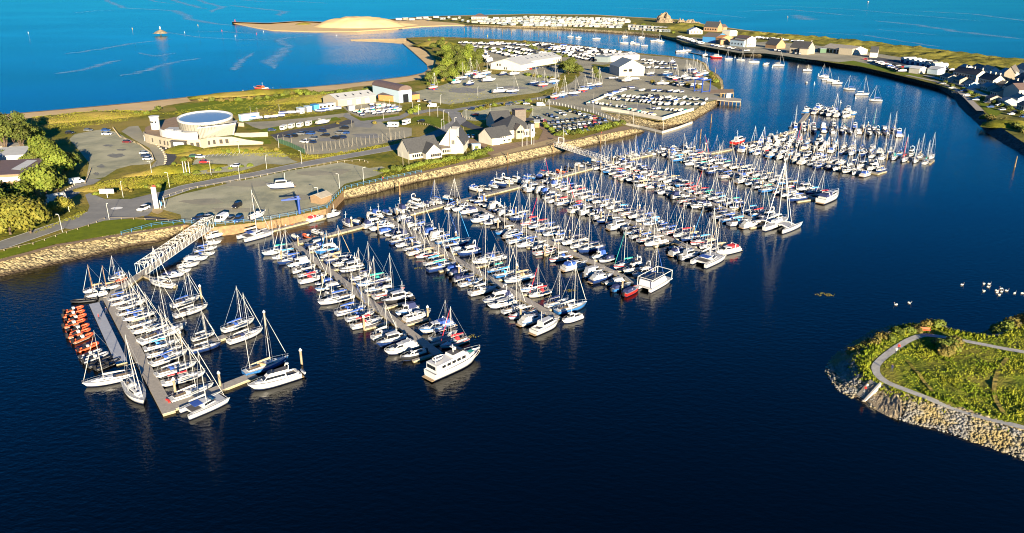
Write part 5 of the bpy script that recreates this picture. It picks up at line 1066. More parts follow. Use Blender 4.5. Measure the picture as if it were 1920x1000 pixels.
# special boats at the pier heads
def ship(T, name, stern, bow, label, cat, z=0.0, scale=1.0, length=None, group=None):
    a, b = V3(*stern), V3(*bow); c = (a + b) / 2; d = b - a; s_ = scale if not length else min(1.25, max(.72, d.length / length))
    return T.put(name, (c.x, c.y, z), math.atan2(d.y, d.x), label, cat, group, s_)
ship(yacht_tpl(), "motor_yacht", (806, 711), (900, 668), "large white motor yacht with long saloon windows at the end of its pontoon", "motor yacht", length=17.5)
ship(flycruiser_tpl(), "motor_cruiser", (562, 706), (466, 735), "white flybridge cruiser with grey dinghy on its stern, bow toward the left pontoon", "motor cruiser", length=13.2)
ship(cat_tpl(11.5), "sailing_catamaran", (346, 781), (424, 748), "white sailing catamaran moored at the near end of left walkway", "catamaran", length=11.5)
ship(tpl('catq', cat_tpl, 12.5), "sailing_catamaran", (452, 452), (508, 437), "white sailing catamaran lying against the timber quay wall", "catamaran", length=12.5)
ship(tpl('catsmall', cat_tpl, 9.0), "sailing_catamaran", (1309, 500), (1348, 482), "small white catamaran at the end of the fifth pier", "catamaran", length=9.0)
ship(tri_tpl(12.5), "trimaran", (1432, 434), (1478, 416), "white trimaran with outrigger floats at its pier head", "trimaran", length=12.5)
ship(tour_tpl(), "tour_boat", (1207, 546), (1247, 524), "white tour boat with black glazed roof and open frame", "tour boat", length=9.5)
ship(motor(9.8, 'trawler'), "motor_boat", (1000, 628), (1048, 606), "white fishing cruiser lying across the end of its pontoon", "motor boat", length=9.8)
ship(motor(7.0, 'pilot'), "motor_boat", (1090, 596), (1054, 608), "white wheelhouse boat with open aft deck right of the fishing cruiser", "motor boat", length=7.0)
ship(motor(12.0, 'sport', 'white', 'cnavy'), "motor_boat", (1534, 384), (1574, 366), "white sports cruiser with black sunroof at its pier head", "motor cruiser", length=12.0)
ship(motor(7.0, 'open', 'redh', 'cnavy'), "motor_boat", (1170, 556), (1198, 542), "small red hulled speedboat tucked behind the tour boat", "motor boat", length=7.0)
ship(motor(8.8, 'sport', 'white', 'cred'), "motor_boat", (1384, 470), (1342, 480), "white speedboat under a bright red cover on a floating dock", "motor boat", length=8.8)
ship(motor(9.8, 'sport', 'white', 'cgrey'), "motor_boat", (966, 570), (914, 580), "white sports cruiser with windscreen down, alone beside a pontoon gap", "motor boat", length=9.8)
ship(sail(10.6, 'cblue', 'white', 'cblue'), "sailing_yacht", (838, 394), (864, 384), "white yacht alongside the linking pontoon with its mast before the gable reflection", "sailing yacht", length=10.0)
ship(motor(8.8, 'trawler', 'redh'), "motor_boat", (1372, 272), (1398, 266), "orange and brown wooden cabin boat by the outer piers", "motor boat", length=9.5)
# ---- quayside pontoon with red covered boats
root = empty("quay_pontoon", (0, 0, 0), 0, "narrow pontoon lying along the timber quay wall", "pontoon"); plank(root, V3(505, 436), V3(610, 410), 1.6)
ship(motor(8.8, 'sport', 'white', 'cred'), "motor_boat", (577, 418), (610, 408), "white motor boat with a red canopy at the timber quay", "motor boat", length=8.8)
ship(motor(7.0, 'pilot'), "motor_boat", (612, 409), (640, 402), "white wheelhouse boat at the right end of the timber quay", "motor boat", length=7.0)
ship(tpl('rr', rib_tpl, 7.5, 'orange', 'orange'), "inflatable_boat", (522, 428), (550, 423), "red inflatable boat lying beside the timber quay", "inflatable boat", length=7.5)
ship(motor(6.2, 'open', 'black', 'cgrey'), "motor_boat", (552, 421), (574, 416), "dark open boat between red inflatable and red canopied boat", "motor boat", length=6.2)
# ---- left pontoon and its boats, placed one by one
root = empty("pontoon", (0, 0, 0), 0, "broad left walkway pontoon from the truss gangway to the near end", "pontoon")
plank(root, V3(203, 562), V3(318, 778), 2.4, .6); plank(root, V3(272, 512), V3(203, 562), 2.4, .61); plank(root, V3(372, 652), V3(424, 634), 2.0, .58, "finger"); plank(root, V3(318, 770), V3(478, 706), 2.4, .592)
plank(root, V3(272, 520), V3(330, 540), 1.2, .57, "finger")
for u, v in [(342, 650), (414, 728), (498, 610), (566, 684), (330, 740), (378, 560)]: pile(V3(u, v), "by the left walkway")
g = empty("dinghy_dock", (0, 0, 0), 0, "grey plastic floating dock between red dinghies and the walkway", "dock"); plank(g, V3(177, 572), V3(229, 684), 2.3, .5, "deck", 'gpont')
P1 = [((207, 566), (251, 556), 9.6, 'cblue', 'cblue', "topmost of the yachts right of the walkway"), ((214, 575), (258, 562), 10.6, 'cwhite', None, "second yacht down right of the walkway"),
      ((222, 584), (276, 566), 10.6, 'cgrey', 'cgrey', "third yacht down right of the walkway"), ((226, 594), (268, 582), 9.6, 'cwhite', 'cblue', "fourth yacht down right of the walkway"),
      ((230, 604), (294, 590), 10.6, 'cblue', 'cblue', "fifth yacht down right of the walkway"), ((246, 617), (290, 605), 9.6, 'ctan', None, "sixth yacht down right of the walkway"),
      ((250, 627), (308, 611), 10.6, 'cgrey', 'cgrey', "seventh yacht down right of the walkway"), ((262, 648), (352, 614), 13.5, 'cwhite', 'cnavy', "long white racing yacht in the middle right of the walkway"),
      ((270, 660), (340, 642), 10.6, 'csky', 'csky', "yacht just below the long racing yacht"), ((276, 672), (342, 654), 10.6, 'cwhite', None, "second yacht below the long racing yacht"),
      ((284, 688), (352, 662), 12.2, 'cblue', 'cblue', "third yacht below the long racing yacht"), ((296, 708), (366, 686), 12.2, 'cgrey', 'cblue', "fourth yacht below the long racing yacht"),
      ((306, 724), (384, 704), 12.2, 'cred', None, "yacht with a red sail cover near the walkway's end"), ((320, 756), (402, 726), 12.2, 'cwhite', 'cgrey', "yacht with a red dinghy on its stern")]
for st, bw, L, cv, hd, lb in P1:
    ship(sail(L, cv, 'white', hd, 'cwhite', dinghy=True) if 'dinghy' in lb else sail(L, cv, 'white', hd), "sailing_yacht", st, bw, f"white {COVW[cv]} covered {lb}" if not lb.startswith(('yacht', 'long')) else f"white {lb}", "sailing yacht", length=L, group="yachts moored right of the left walkway")
X1 = [((326, 540), (280, 531), 9.6, 'cwhite', 'cgrey', 'white', "white yacht alone beside the gangway foot"), ((322, 578), (376, 560), 10.6, 'cblue', 'cnavy', 'white', "upper of two yachts moored outside the walkway rows"),
      ((330, 596), (388, 578), 12.2, 'cwhite', None, 'white', "big white yacht with cream reflection outside the rows"), ((362, 640), (402, 628), 7.6, 'cgrey', None, 'white', "small yacht above the dark hulled one at the finger"),
      ((362, 662), (410, 649), 9.6, 'cwhite', None, 'navy', "dark hulled racing yacht on the middle finger"), ((418, 624), (478, 603), 10.6, 'cblue', 'cblue', 'white', "farther of two yachts at the middle finger's end"),
      ((428, 646), (494, 622), 12.2, 'cwhite', 'cnavy', 'white', "nearer of two yachts at the middle finger's end"), ((458, 706), (542, 676), 13.5, 'ctan', 'ctan', 'blueh', "blue hulled ketch with tan covers behind the flybridge cruiser"),
      ((247, 708), (162, 726), 13.5, 'cwhite', None, 'white', "long white racing yacht at the left, bow pointing left"), ((240, 722), (272, 762), 10.6, 'cgrey', 'cgrey', 'white', "yacht alongside the walkway pointing at the viewer"),
      ((193, 542), (164, 550), 8.4, 'ctan', None, 'white', "small yacht with varnished wooden mast left of the walkway"), ((214, 540), (194, 545), 7.6, 'ctan', None, 'white', "little gaff boat beside the wooden masted yacht"), ((228, 520), (212, 526), 7.6, 'cblue', 'cblue', 'white', "small yacht by the orange inflatable left of gangway foot")]
for st, bw, L, cv, hd, hl, lb in X1:
    ship(sail(L, cv, hl, hd, spar='wood' if 'wood' in lb or 'gaff' in lb else 'alu', ketch='ketch' in lb), "sailing_yacht", st, bw, lb, "sailing yacht", length=L)
for st, bw, lb, a in [((388, 448), (420, 441), "white motor boat close under the quay wall", (8.8, 'trawler')), ((384, 460), (416, 456), "small white boat next out from the quay wall", (7.0, 'cuddy')), ((344, 492), (392, 486), "white sports cruiser right of the truss gangway", (9.8, 'sport', 'white', 'cgrey')), ((338, 504), (372, 497), "low motor boat right of the truss gangway", (8.8, 'sport')), ((326, 515), (358, 509), "white motor boat near the gangway foot", (7.0, 'cuddy')), ((304, 522), (346, 517), "sports boat with dark canopy at gangway foot", (8.8, 'sport', 'white', 'cnavy')), ((196, 553), (168, 560), "white cabin boat behind the black workboat", (7.0, 'pilot'))]:
    ship(motor(*a), "motor_boat", st, bw, lb, "motor boat", length=a[0])
for st, bw, cv, lb in [((364, 474), (408, 466), 'cblue', "upper blue covered yacht right of the truss gangway"), ((358, 484), (404, 477), 'cblue', "lower blue covered yacht right of the truss gangway")]:
    ship(sail(9.6, cv, 'white', cv), "sailing_yacht", st, bw, lb, "sailing yacht", length=9.6)
ship(tpl('rblk', rib_tpl, 8.0, 'black', 'black'), "inflatable_boat", (182, 563), (133, 568), "big black inflatable workboat at the top left of the walkway", "inflatable boat", length=8.0)
ship(tpl(('r', 5.0, 'orange'), rib_tpl, 5.0, 'orange'), "inflatable_boat", (236, 522), (219, 530), "orange inflatable left of the gangway foot", "inflatable boat", length=5.0)
RD_ = [((120, 588), (158, 577)), ((118, 597), (160, 585)), ((124, 606), (163, 592)), ((119, 616), (161, 602)), ((128, 627), (168, 611)), ((126, 635), (171, 620)), ((136, 645), (176, 628))]
for i, (a, b) in enumerate(RD_): ship(tpl(('r', 5.4, 'orange', i % 3), rib_tpl, 5.4, 'orange', ('grey', 'black', 'cwhite')[i % 3]), "inflatable_boat", a, b, f"orange inflatable dinghy, {nth(i + 1)} from the top of the row at the grey dock", "inflatable boat", length=5.4, group="orange dinghies nosed onto the grey dock")
ship(tpl('rob', rib_tpl, 6.4, 'orange', 'orange'), "inflatable_boat", (146, 661), (186, 645), "largest all orange inflatable at the grey dock", "inflatable boat", length=6.4)
for i, (a, b, t_) in enumerate([((150, 674), (192, 658), 'grey'), ((156, 682), (204, 664), 'grey'), ((164, 690), (212, 672), 'black'), ((178, 695), (226, 676), 'black')]):
    ship(tpl(('r', 6.2, t_), rib_tpl, 6.2, t_), "inflatable_boat", a, b, f"{'grey' if t_ == 'grey' else 'black'} inflatable, {'upper' if i % 2 == 0 else 'lower'} of its pair below the orange ones", "inflatable boat", length=6.2)
# ---- moored boats in the channel
MO = [(1070, 70, 's'), (1118, 74, 'S'), (1172, 70, 's'), (1170, 82, 'S'), (1187, 82, 's'), (1193, 84, 's'), (1203, 72, 's'), (1208, 87, 's'), (1235, 78, 's'), (1366, 112, 's'), (1389, 114, 's'), (1413, 118, 'S'), (1460, 124, 'S'), (1544, 145, 's'), (1550.6, 151, 's'), (1592, 169, 's'), (1616, 179, 'S'), (1641, 190, 's')]
for k, (u, v, t_) in enumerate(MO):
    T = sail(8.4 if t_ == 's' else 10.6, ['cwhite', 'cblue'][k % 2], 'white', None); p = V3(u, v); T.put("sailing_yacht", p, rnd.uniform(-.5, .3) + math.pi * (k % 2), f"white yacht on a swinging mooring, {nth(k + 1)} from the left along the channel", "sailing yacht", "yachts on swinging moorings")
MB_ = [(1085, 72), (1225, 78), (1240, 80), (1437, 121.6), (1514, 134), (1560, 154), (1570, 158), (1272, 98), (1281, 97.5), (1290, 96.5), (1322, 105)]
for k, (u, v) in enumerate(MB_): motor(7.0, ['pilot', 'cuddy'][k % 2]).put("motor_boat", V3(u, v), rnd.uniform(-.6, .6), f"small white motor boat moored in the channel, {nth(k + 1)} listed from the dune end", "motor boat", "small motor boats moored in the channel", 1.1)
motor(8.8, 'trawler', 'redh').put("fishing_boat", V3(1342, 109), 2.9, "bright red fishing boat moored off the slipway", "fishing boat", None, 1.35)
root = empty("mooring_pontoon", (0, 0, 0), 0, "narrow dark pontoon moored off the village slipway", "pontoon"); plank(root, V3(1292, 99), V3(1335, 108), 1.8)
motor(7.0, 'open').put("motor_boat", V3(1628, 4), 1.0, "lone small boat far out on the open sea", "motor boat", None, 1.8)
motor(6.2, 'open').put("motor_boat", V3(1512.5, 156), 1.0, "tiny boat drifting in mid channel", "motor boat", None, .8)
# ---------------------------------------------------------------- vehicles
def car_tpl(col, kind='hatch'):
    T = Tpl(); m = M['car_' + col]; b = MB(); W = 1.78
    if kind == 'van':
        L = 5.3; W = 2.0; b.M = None; pr = [(-L / 2, .35), (L / 2 - .1, .35), (L / 2, .75), (L / 2 - .5, 1.15), (L / 2 - 1.35, 2.15), (-L / 2 + .1, 2.25), (-L / 2, 2.0)]
        n = len(pr); b.add([(x, -W / 2 * (.93 if z > 1.3 else 1), z) for x, z in pr] + [(x, W / 2 * (.93 if z > 1.3 else 1), z) for x, z in pr], [tuple(range(n)), tuple(range(2 * n - 1, n - 1, -1))] + [(i, n + i, n + (i + 1) % n, (i + 1) % n) for i in range(n)], m)
        g = MB(); g.add([(L / 2 - .52, -.86, 1.2), (L / 2 - .52, .86, 1.2), (L / 2 - 1.28, .82, 2.08), (L / 2 - 1.28, -.82, 2.08)], [(0, 1, 2, 3)], M['glass'])
        for sy in (-1, 1): g.box(L / 2 - 1.55, sy * (W / 2 * .965), 1.3, .9, .06, .65, M['glass'])
        wx = 1.6
    else:
        L = {'hatch': 4.1, 'estate': 4.6, 'suv': 4.6}[kind]; hh = {'hatch': 1.47, 'estate': 1.47, 'suv': 1.75}[kind]; bl = .9 if kind != 'suv' else 1.05
        pr = [(-L / 2, .4), (-L / 2 + .1, .25), (L / 2 - .15, .25), (L / 2, .5), (L / 2 - .1, bl - .18), (L * .2, bl), (-L / 2 + .05, bl + .03)]; n = len(pr)
        b.add([(x, -W / 2, z) for x, z in pr] + [(x, W / 2, z) for x, z in pr], [tuple(range(n)), tuple(range(2 * n - 1, n - 1, -1))] + [(i, n + i, n + (i + 1) % n, (i + 1) % n) for i in range(n)], m)
        house(b, -L * .30, L * .10, W * .74, W * .72, hh - .06, hh, m, .1, .1, .94)
        g = MB(); xr = -L / 2 + .12; house(g, xr, L * .24, W * .93, W * .92, bl - .02, hh - .055, M['glass'], L * .15, .35 if kind != 'estate' else .2, .82)
        wx = L * .31
    T.part("body", b); T.part("windows", g)
    for sx in (-1, 1):
        for sy in (-1, 1):
            w_ = MB(); w_.tube([(sx * wx, sy * (W / 2 - .16), .32), (sx * wx, sy * (W / 2 + .02), .32)], .32, M['black'], 10); T.part("wheel", w_)
    lb = MB()
    for sy in (-1, 1): lb.box(L / 2 - .04, sy * W * .36, .62, .1, .34, .14, M['wpaint'])
    T.part("headlights", lb); return T
def motorhome_tpl():
    T = Tpl(); b = MB(); b.box(-.5, 0, .55, 5.0, 2.25, 2.25, M['wpaint']); b.add([(2.0, -1.1, .4), (3.1, -1.0, .4), (3.1, -1.0, 1.1), (2.6, -1.0, 1.3), (2.0, -1.1, 2.2), (2.0, 1.1, .4), (3.1, 1.0, .4), (3.1, 1.0, 1.1), (2.6, 1.0, 1.3), (2.0, 1.1, 2.2)], [(0, 1, 2, 3, 4), (9, 8, 7, 6, 5), (1, 6, 7, 2), (2, 7, 8, 3), (3, 8, 9, 4)], M['wpaint'])
    b.box(2.1, 0, 2.1, 1.2, 2.2, .7, M['wpaint']); T.part("body", b); g = MB(); g.add([(2.62, -.9, 1.32), (2.62, .9, 1.32), (2.25, .95, 2.0), (2.25, -.95, 2.0)], [(0, 1, 2, 3)], M['glass'])
    for x in (-2, -.4): g.box(x, 0, 1.5, 1.0, 2.3, .6, M['glass'])
    T.part("windows", g)
    for sx in (-1.8, 2.2):
        for sy in (-1, 1): w_ = MB(); w_.tube([(sx, sy * .85, .35), (sx, sy * 1.08, .35)], .35, M['black'], 10); T.part("wheel", w_)
    return T
def touring_tpl():
    T = Tpl(); b = MB(); pr = [(-2.4, .5), (2.3, .5), (2.5, 1.2), (2.2, 2.5), (-2.2, 2.55), (-2.5, 1.4)]; n = len(pr)
    b.add([(x, -1.1, z) for x, z in pr] + [(x, 1.1, z) for x, z in pr], [tuple(range(n)), tuple(range(2 * n - 1, n - 1, -1))] + [(i, n + i, n + (i + 1) % n, (i + 1) % n) for i in range(n)], M['wpaint']); T.part("body", b)
    g = MB(); g.box(0, 0, 1.5, 1.6, 2.26, .6, M['glass']); g.box(2.3, 0, 1.5, .25, 1.6, .6, M['glass']); T.part("windows", g)
    for sy in (-1, 1): w_ = MB(); w_.tube([(0, sy * .9, .32), (0, sy * 1.1, .32)], .32, M['black'], 10); T.part("wheel", w_)
    h = MB(); h.tube([(2.4, 0, .5), (3.6, 0, .45)], .06, M['wire'], 5); T.part("drawbar", h); return T
def car(u, v, col, deg, where, kind='hatch', group=None):
    T = tpl(('c', col, kind), car_tpl, col, kind)
    T.put("van" if kind == 'van' else "parked_car", at(u, v, GZ + .16), R(deg), f"{col} {'van' if kind == 'van' else 'car'} {where}", 'van' if kind == 'van' else 'car', group)
for a in [(199, 246, 'blue', 5, "farther of a pair at the gravel car park's top"), (201, 253, 'white', 5, "nearer of a pair at the gravel car park's top", 'estate'), (131, 251, 'black', 0, "in tree shade at the gravel car park's left"), (166, 246, 'grey', 0, "at the shade edge in the gravel car park"), (239, 268, 'maroon', 8, "alone beside the curved fence"), (271, 289, 'silver', 10, "farthest of three by the curved drive"), (274, 294.5, 'navy', 10, "middle of three by the curved drive"), (278, 300, 'white', 8, "nearest of three by the curved drive"),
          (364, 295, 'green', 10, "leftmost in the upper car park"), (376, 296, 'white', 10, "beside the red car in the upper car park"), (383.5, 306, 'red', 12, "in the upper car park"), (442, 313, 'white', 170, "alone in the middle of the upper car park"),
          (269.6, 394, 'white', 255, "leaving the roundabout toward the lawn", 'suv'), (444.5, 389, 'black', 262, "alone in the quayside gravel car park", 'suv'), (372, 412, 'navy', 235, "leftmost of five facing the quay railing"), (388, 411, 'silver', 240, "second of five facing the quay railing"), (416, 414, 'white', 255, "third of five facing the quay railing", 'van'), (431, 415, 'grey', 258, "fourth of five facing the quay railing"), (447, 415, 'blue', 265, "rightmost of five facing the quay railing", 'suv'),
          (144, 344, 'white', 40, "with a red mark on the roadside by the trees", 'van'), (864, 257, 'navy', 100, "leftmost of three in the shade beside the tall gable"), (877, 258, 'blue', 100, "middle of three in the shade beside the tall gable"), (887, 258, 'navy', 100, "rightmost of three in the shade beside the tall gable"),
          (892, 217, 'maroon', 160, "alone at the shaded end of the strip car park"), (884, 206, 'navy', 165, "under the grassy mound of strip car park"), (810, 201, 'white', 160, "parked at the road bend below the lifeboat house", 'van'), (953, 198, 'navy', 10, "leftmost dark car at the top of strip car park"), (961, 196.5, 'black', 10, "middle dark car at the top of strip car park"), (968, 195, 'grey', 10, "rightmost dark car at the top of strip car park"), (987, 196, 'white', 8, "right of the dark cars in the strip car park"), (1014, 199, 'white', 10, "by the lamp post at the strip car park end", 'van'),
          (790, 229, 'black', 160, "beside the timber posts near two motorhomes"), (510, 246, 'navy', 15, "left of the touring caravans"), (785, 191, 'silver', 100, "left of three in front of the lifeboat house"), (797, 190, 'black', 100, "middle of three in front of the lifeboat house"), (806, 193, 'navy', 100, "right of three in front of the lifeboat house")]:
    car(*a)
cc = ['navy', 'black', 'grey', 'black', 'blue', 'navy', 'black', 'silver', 'grey', 'navy', 'black', 'grey', 'blue', 'black', 'navy']
for i, (u, v) in enumerate([(541, 258), (550.6, 257), (563, 253), (572, 251), (582.5, 252.5), (604, 248), (610, 255.5), (571, 268), (588, 262), (585, 268.5), (646, 242), (636, 251), (647, 251), (629, 261), (641, 260)]):
    car(u, v, cc[i], 145 + (i * 37) % 25, f"in the flagpole compound, {nth(i + 1)} of fifteen", 'suv' if i % 3 else 'estate', "cars in the flagpole compound")
cols = ['navy', 'black', 'silver', 'grey', 'white', 'blue', 'black', 'red', 'navy', 'silver', 'grey', 'black']
for r, (n, A, B) in enumerate([(3, (1026, 217), (1043, 222)), (2, (1050, 213), (1057, 216)), (8, (1068, 210), (1133, 227)), (4, (1008, 222), (1027, 232)), (9, (1036, 231), (1106, 223)), (10, (1038, 239), (1122, 230)), (10, (1046, 246), (1136, 234)), (6, (1058, 252), (1110, 243))]):
    for i in range(n):
        t = i / max(1, n - 1); u = A[0] + (B[0] - A[0]) * t; v = A[1] + (B[1] - A[1]) * t
        car(u, v, cols[(i * 5 + r * 3) % 12] if r != 1 else 'white', 100 + rnd.uniform(-8, 8), f"in the quay car park's {nth(r + 1)} row, {nth(i + 1)} from left", ['hatch', 'suv', 'estate'][(i + r) % 3], "cars in the quay car park")
for i in range(9): car(988 + i * 5.4, 131 - i * .7, cols[(i * 5 + 2) % 12], 120, f"in front of the long boatyard shed, {nth(i + 1)} from left", 'hatch', "cars at the long shed")
for i in range(12): car(1622 + i * 9, 112 + i * 1.6 + (i % 3), ['red', 'white', 'black', 'silver'][i % 4], 150, f"in the village by the shore, {nth(i + 1)} from left", 'hatch', "cars in the village")
for i in range(14): car(1768 + i * 11 + (i % 2) * 6, 158 + i * 4.5 + (i % 3) * 4, ['silver', 'white', 'black', 'blue', 'white'][i % 5], 140 + i * 5, f"near the white terraces, {nth(i + 1)} from left", 'hatch', "cars near the white terraces")
MH = tpl('mh', motorhome_tpl); TC = tpl('tc', touring_tpl)
MH.put("motorhome", at(737, 239, GZ + .1), R(170), "white motorhome left of a pair at the compound edge", "motorhome"); MH.put("motorhome", at(762, 234, GZ + .1), R(250), "white motorhome right of a pair facing the quay", "motorhome"); MH.put("campervan", at(106, 378, GZ + .1), R(225), "pale campervan on the shaded branch road", "campervan")
for i, (u, v) in enumerate([(532, 244), (547, 241), (563, 239), (579, 236)]): TC.put("touring_caravan", at(u, v, GZ + .1), R(265), f"white touring caravan, {nth(i + 1)} from the left behind the compound", "caravan", "touring caravans in a row")
bldg("delivery_box", (886.5, 284), (901, 283), 2.4, 2.9, 3.0, M['wpaint'], M['paleblue'], "white box trailer with green panel beside the plaza hedge", "trailer", 'flat', wm=M['leafh'], wins=[(.25, .75, 1.2, 2.3)])
# ---- boats ashore
def ashore(u, v, L, cov, hl, deg, lb, stripe='boot'):
    tpl(('a', L, cov, hl, stripe), sail_tpl, L, cov, hl, 'cwhite', None, 'alu', stripe, False, False, True).put("yacht_ashore", at(u, v, GZ + 1.45), R(deg), lb, "sailing yacht", "yachts standing in cradles ashore")
AS = [(961.5, 172), (1019, 160), (1039, 154), (1003, 157), (1042, 182), (1057, 179), (1077, 176), (1094.6, 169), (1108, 163.5), (1122, 159.5), (813.6, 165), (881, 140), (866, 147), (893, 138), (912, 138), (1221, 139), (1268, 148), (1285, 143), (1297, 131), (1311, 142), (1322, 139), (1290, 148), (1305, 136), (1252, 140)]
for i, (u, v) in enumerate(AS): ashore(u, v, [9.6, 8.4, 10.6][i % 3], [None, 'cblue', 'cwhite'][i % 3], ['white', 'white', 'white', 'navy', 'cream'][i % 5], 20 + (i * 47) % 40, f"{['white', 'white', 'white', 'navy', 'cream'][i % 5]} yacht on a cradle ashore, {nth(i + 1)} from the boat hardstanding's end", ['boot', 'redh', 'blueh'][i % 3])
for i, (u, v, L, k) in enumerate([(938, 173, 11.5, 'trawler'), (857, 156, 8.8, 'trawler'), (883, 159, 9.8, 'trawler'), (917, 152, 11.5, 'fly'), (900, 146, 11.5, 'fly'), (945, 140, 9.8, 'sport'), (965, 140, 9.8, 'sport'), (1178, 152, 11.5, 'fly'), (1262, 119, 11.5, 'trawler'), (1240, 158, 8.8, 'pilot'), (1278, 160, 8.8, 'trawler'), (1300, 163, 8.8, 'sport'), (526, 352, 9.8, 'trawler'), (607, 231, 8.8, 'sport'), (484, 407, 7.0, 'cuddy')]):
    T = motor(L, k, ['white', 'white', 'navy'][i % 3] if i not in (12, 13, 14) else 'white', 'cteal' if i == 1 else None)
    T.put("boat_ashore", at(u, v, GZ + .9), R(200 if i == 12 else 25 + i * 17 % 50), {12: "white cabin cruiser standing alone in the quayside car park", 13: "white sports boat on a trailer beside the compound lawn", 14: "small white boat on a trailer by the quay wall"}.get(i, f"motor boat chocked ashore, {nth(i + 1)} from the boat hardstanding"), "motor boat", None if i > 11 else "motor boats ashore")
# ---- small boats stored ashore: one mesh each
def stored(cov, hl, L=5.6, mastf=False):
    mb = MB(); hull_mb(L, L * .36, .75, M[hl], mb, tr=.85, pw=2.4); mb.v = [p + Vector((0, 0, .75)) for p in mb.v]
    if cov == 'open': mb.box(0, 0, 1.35, L * .5, L * .2, .1, M['cock']); house(mb, 0, .26 * L, L * .27, L * .18, 1.4, 1.95, M['glass'], .7, -.2, .8, M['white'])
    else: house(mb, -.48 * L, .42 * L, L * .34, L * .12, 1.38, 2.0, M[cov], 1.2, .2, .5)
    mb.tube([(-.4 * L, 0, .45), (.7 * L, 0, .45)], .06, M['wire'], 4)
    for sy in (-1, 1): mb.tube([(-.1 * L, sy * .8, .3), (-.1 * L, sy * 1.0, .3)], .3, M['black'], 8)
    if mastf: mb.tube([(.1 * L, 0, 1.3), (.1 * L, 0, 7)], .05, M['alu'], 5)
    return mb.mesh("stored_boat")
SB = [stored('cwhite', 'white'), stored('cgrey', 'white'), stored('open', 'white'), stored('cnavy', 'white'), stored('cblue', 'white'), stored('cwhite', 'navy'), stored('cgrey', 'white', 6.6), stored('open', 'white', 6.6), stored('cwhite', 'white', 6.6), stored('black', 'black', 5)]
SD = [stored('cwhite', 'white', 4.0), stored('cblue', 'white', 4.2, True), stored('cgrey', 'white', 4.2, True), stored('cteal', 'white', 4.0), stored('ctan', 'cream', 4.0), stored('cnavy', 'grey', 4.0, True), stored('cgrey', 'grey', 4.0)]
_sb = [0]
def row(A, B, meshes, step, ang, where, jit=.6, sc_=1.0, group="small boats stored ashore", w=None):
    a, b = at(*A, GZ + .05), at(*B, GZ + .05); d = b - a; n = max(1, int(d.length / step))
    for i in range(n + 1):
        if rnd.random() < .08 and n > 5: continue
        p = a + d * (i / n) + Vector((rnd.uniform(-jit, jit), rnd.uniform(-jit, jit), 0)); q = (w or [1] * len(meshes))
        _sb[0] += 1
        put1(rnd.choices(meshes, q)[0], "stored_boat", p, R(ang) + rnd.uniform(-.12, .12) + rnd.choice([0, math.pi]), f"stored boat, {nth(i + 1)} from left {where}", "boat", group, sc_ * rnd.uniform(.9, 1.08))
row(cY((75, 462))[0], cY((400, 505))[0], SD, 2.6, 70, "along the yard's white wall")
row(cY((420, 525))[0], cY((660, 580))[0], SD[:1] + SD[2:], 2.8, 40, "near the corner of the white wall")
row(cY((660, 520))[0], cY((960, 545))[0], SD[:1] + SD[2:], 2.6, 40, "by the wall's right arm")
row(cY((240, 400))[0], cY((440, 330))[0], SB, 2.9, 20, "in the yard's slanting left row")
row(cY((270, 425))[0], cY((700, 470))[0], SB, 3.0, 60, "in the yard's front row")
row(cY((400, 405))[0], cY((860, 450))[0], SB, 3.2, 60, "in the yard's second row")
row(cY((560, 350))[0], cY((920, 365))[0], SB, 3.6, 40, "in the yard's third row")
row(cY((600, 395))[0], cY((900, 430))[0], SB, 3.8, 50, "in the yard's middle row")
row(cY((720, 480))[0], cY((1110, 480))[0], SB[6:9], 3.8, 60, "in the yard's right corner", sc_=1.15)
row(cY((940, 425))[0], cY((1130, 440))[0], SB[6:9], 3.8, 60, "by the hoist dock", sc_=1.1)
row(cY((700, 290))[0], cY((1100, 300))[0], SB[6:9], 6.0, 40, "below the yard hedge")
row(cY((560, 70))[0], cY((800, 100))[0], SB, 4.2, 50, "right of the low shed, back row")
row(cY((600, 100))[0], cY((900, 120))[0], SB, 4.2, 50, "right of the low shed, second row")
row(cY((620, 140))[0], cY((860, 150))[0], SB, 4.6, 50, "right of the low shed, third row")
row(cY((830, 235))[0], cY((1120, 250))[0], SB[6:9], 6.0, 30, "among the yachts on the yard", sc_=1.2)
row(cY((300, 240))[0], cY((480, 250))[0], SB[6:9], 9, 10, "in front of the tall shed", sc_=1.2)
for i, (A, B) in enumerate([((865, 82), (935, 86)), ((905, 81.5), (1000, 88)), ((880, 88), (925, 94)), ((925, 99), (985, 113)), ((935, 94.5), (1008, 108)), ((950, 90.5), (1025, 104)), ((905, 98), (918, 118))]):
    row(A, B, SB, 6.3, 60, f"in the {nth(i + 1)} row of the west boat park", sc_=1.45, group="boats in the west boat park", w=[3, 3, 3, 2, 1.5, 1.5, 2, 3, 2, 2])
for i, (A, B) in enumerate([((995, 82), (1148, 98)), ((1005, 86), (1180, 103.5)), ((1018, 90), (1192, 108)), ((1032, 94.5), (1150, 109)), ((1048, 100), (1120, 110)), ((1068, 107), (1118, 116))]):
    row(A, B, SB, 6.6, 60, f"in the {nth(i + 1)} row of the shore boat park", sc_=1.45, group="boats in the shore boat park", w=[3, 3, 3, 2, 1.5, 1.5, 2, 3, 2, 2])
row(p8(1220, 330), p8(1500, 285), SD, 3.6, 60, "in the dinghy park's back row"); row(p8(1280, 365), p8(1640, 320), SD, 3.2, 60, "in the dinghy park's front row"); row(p8(1250, 345), p8(1620, 300), SD, 3.6, 60, "in the dinghy park's middle row"); row(p8(1380, 260), p8(1600, 280), SD, 4, 60, "behind the dinghy park")
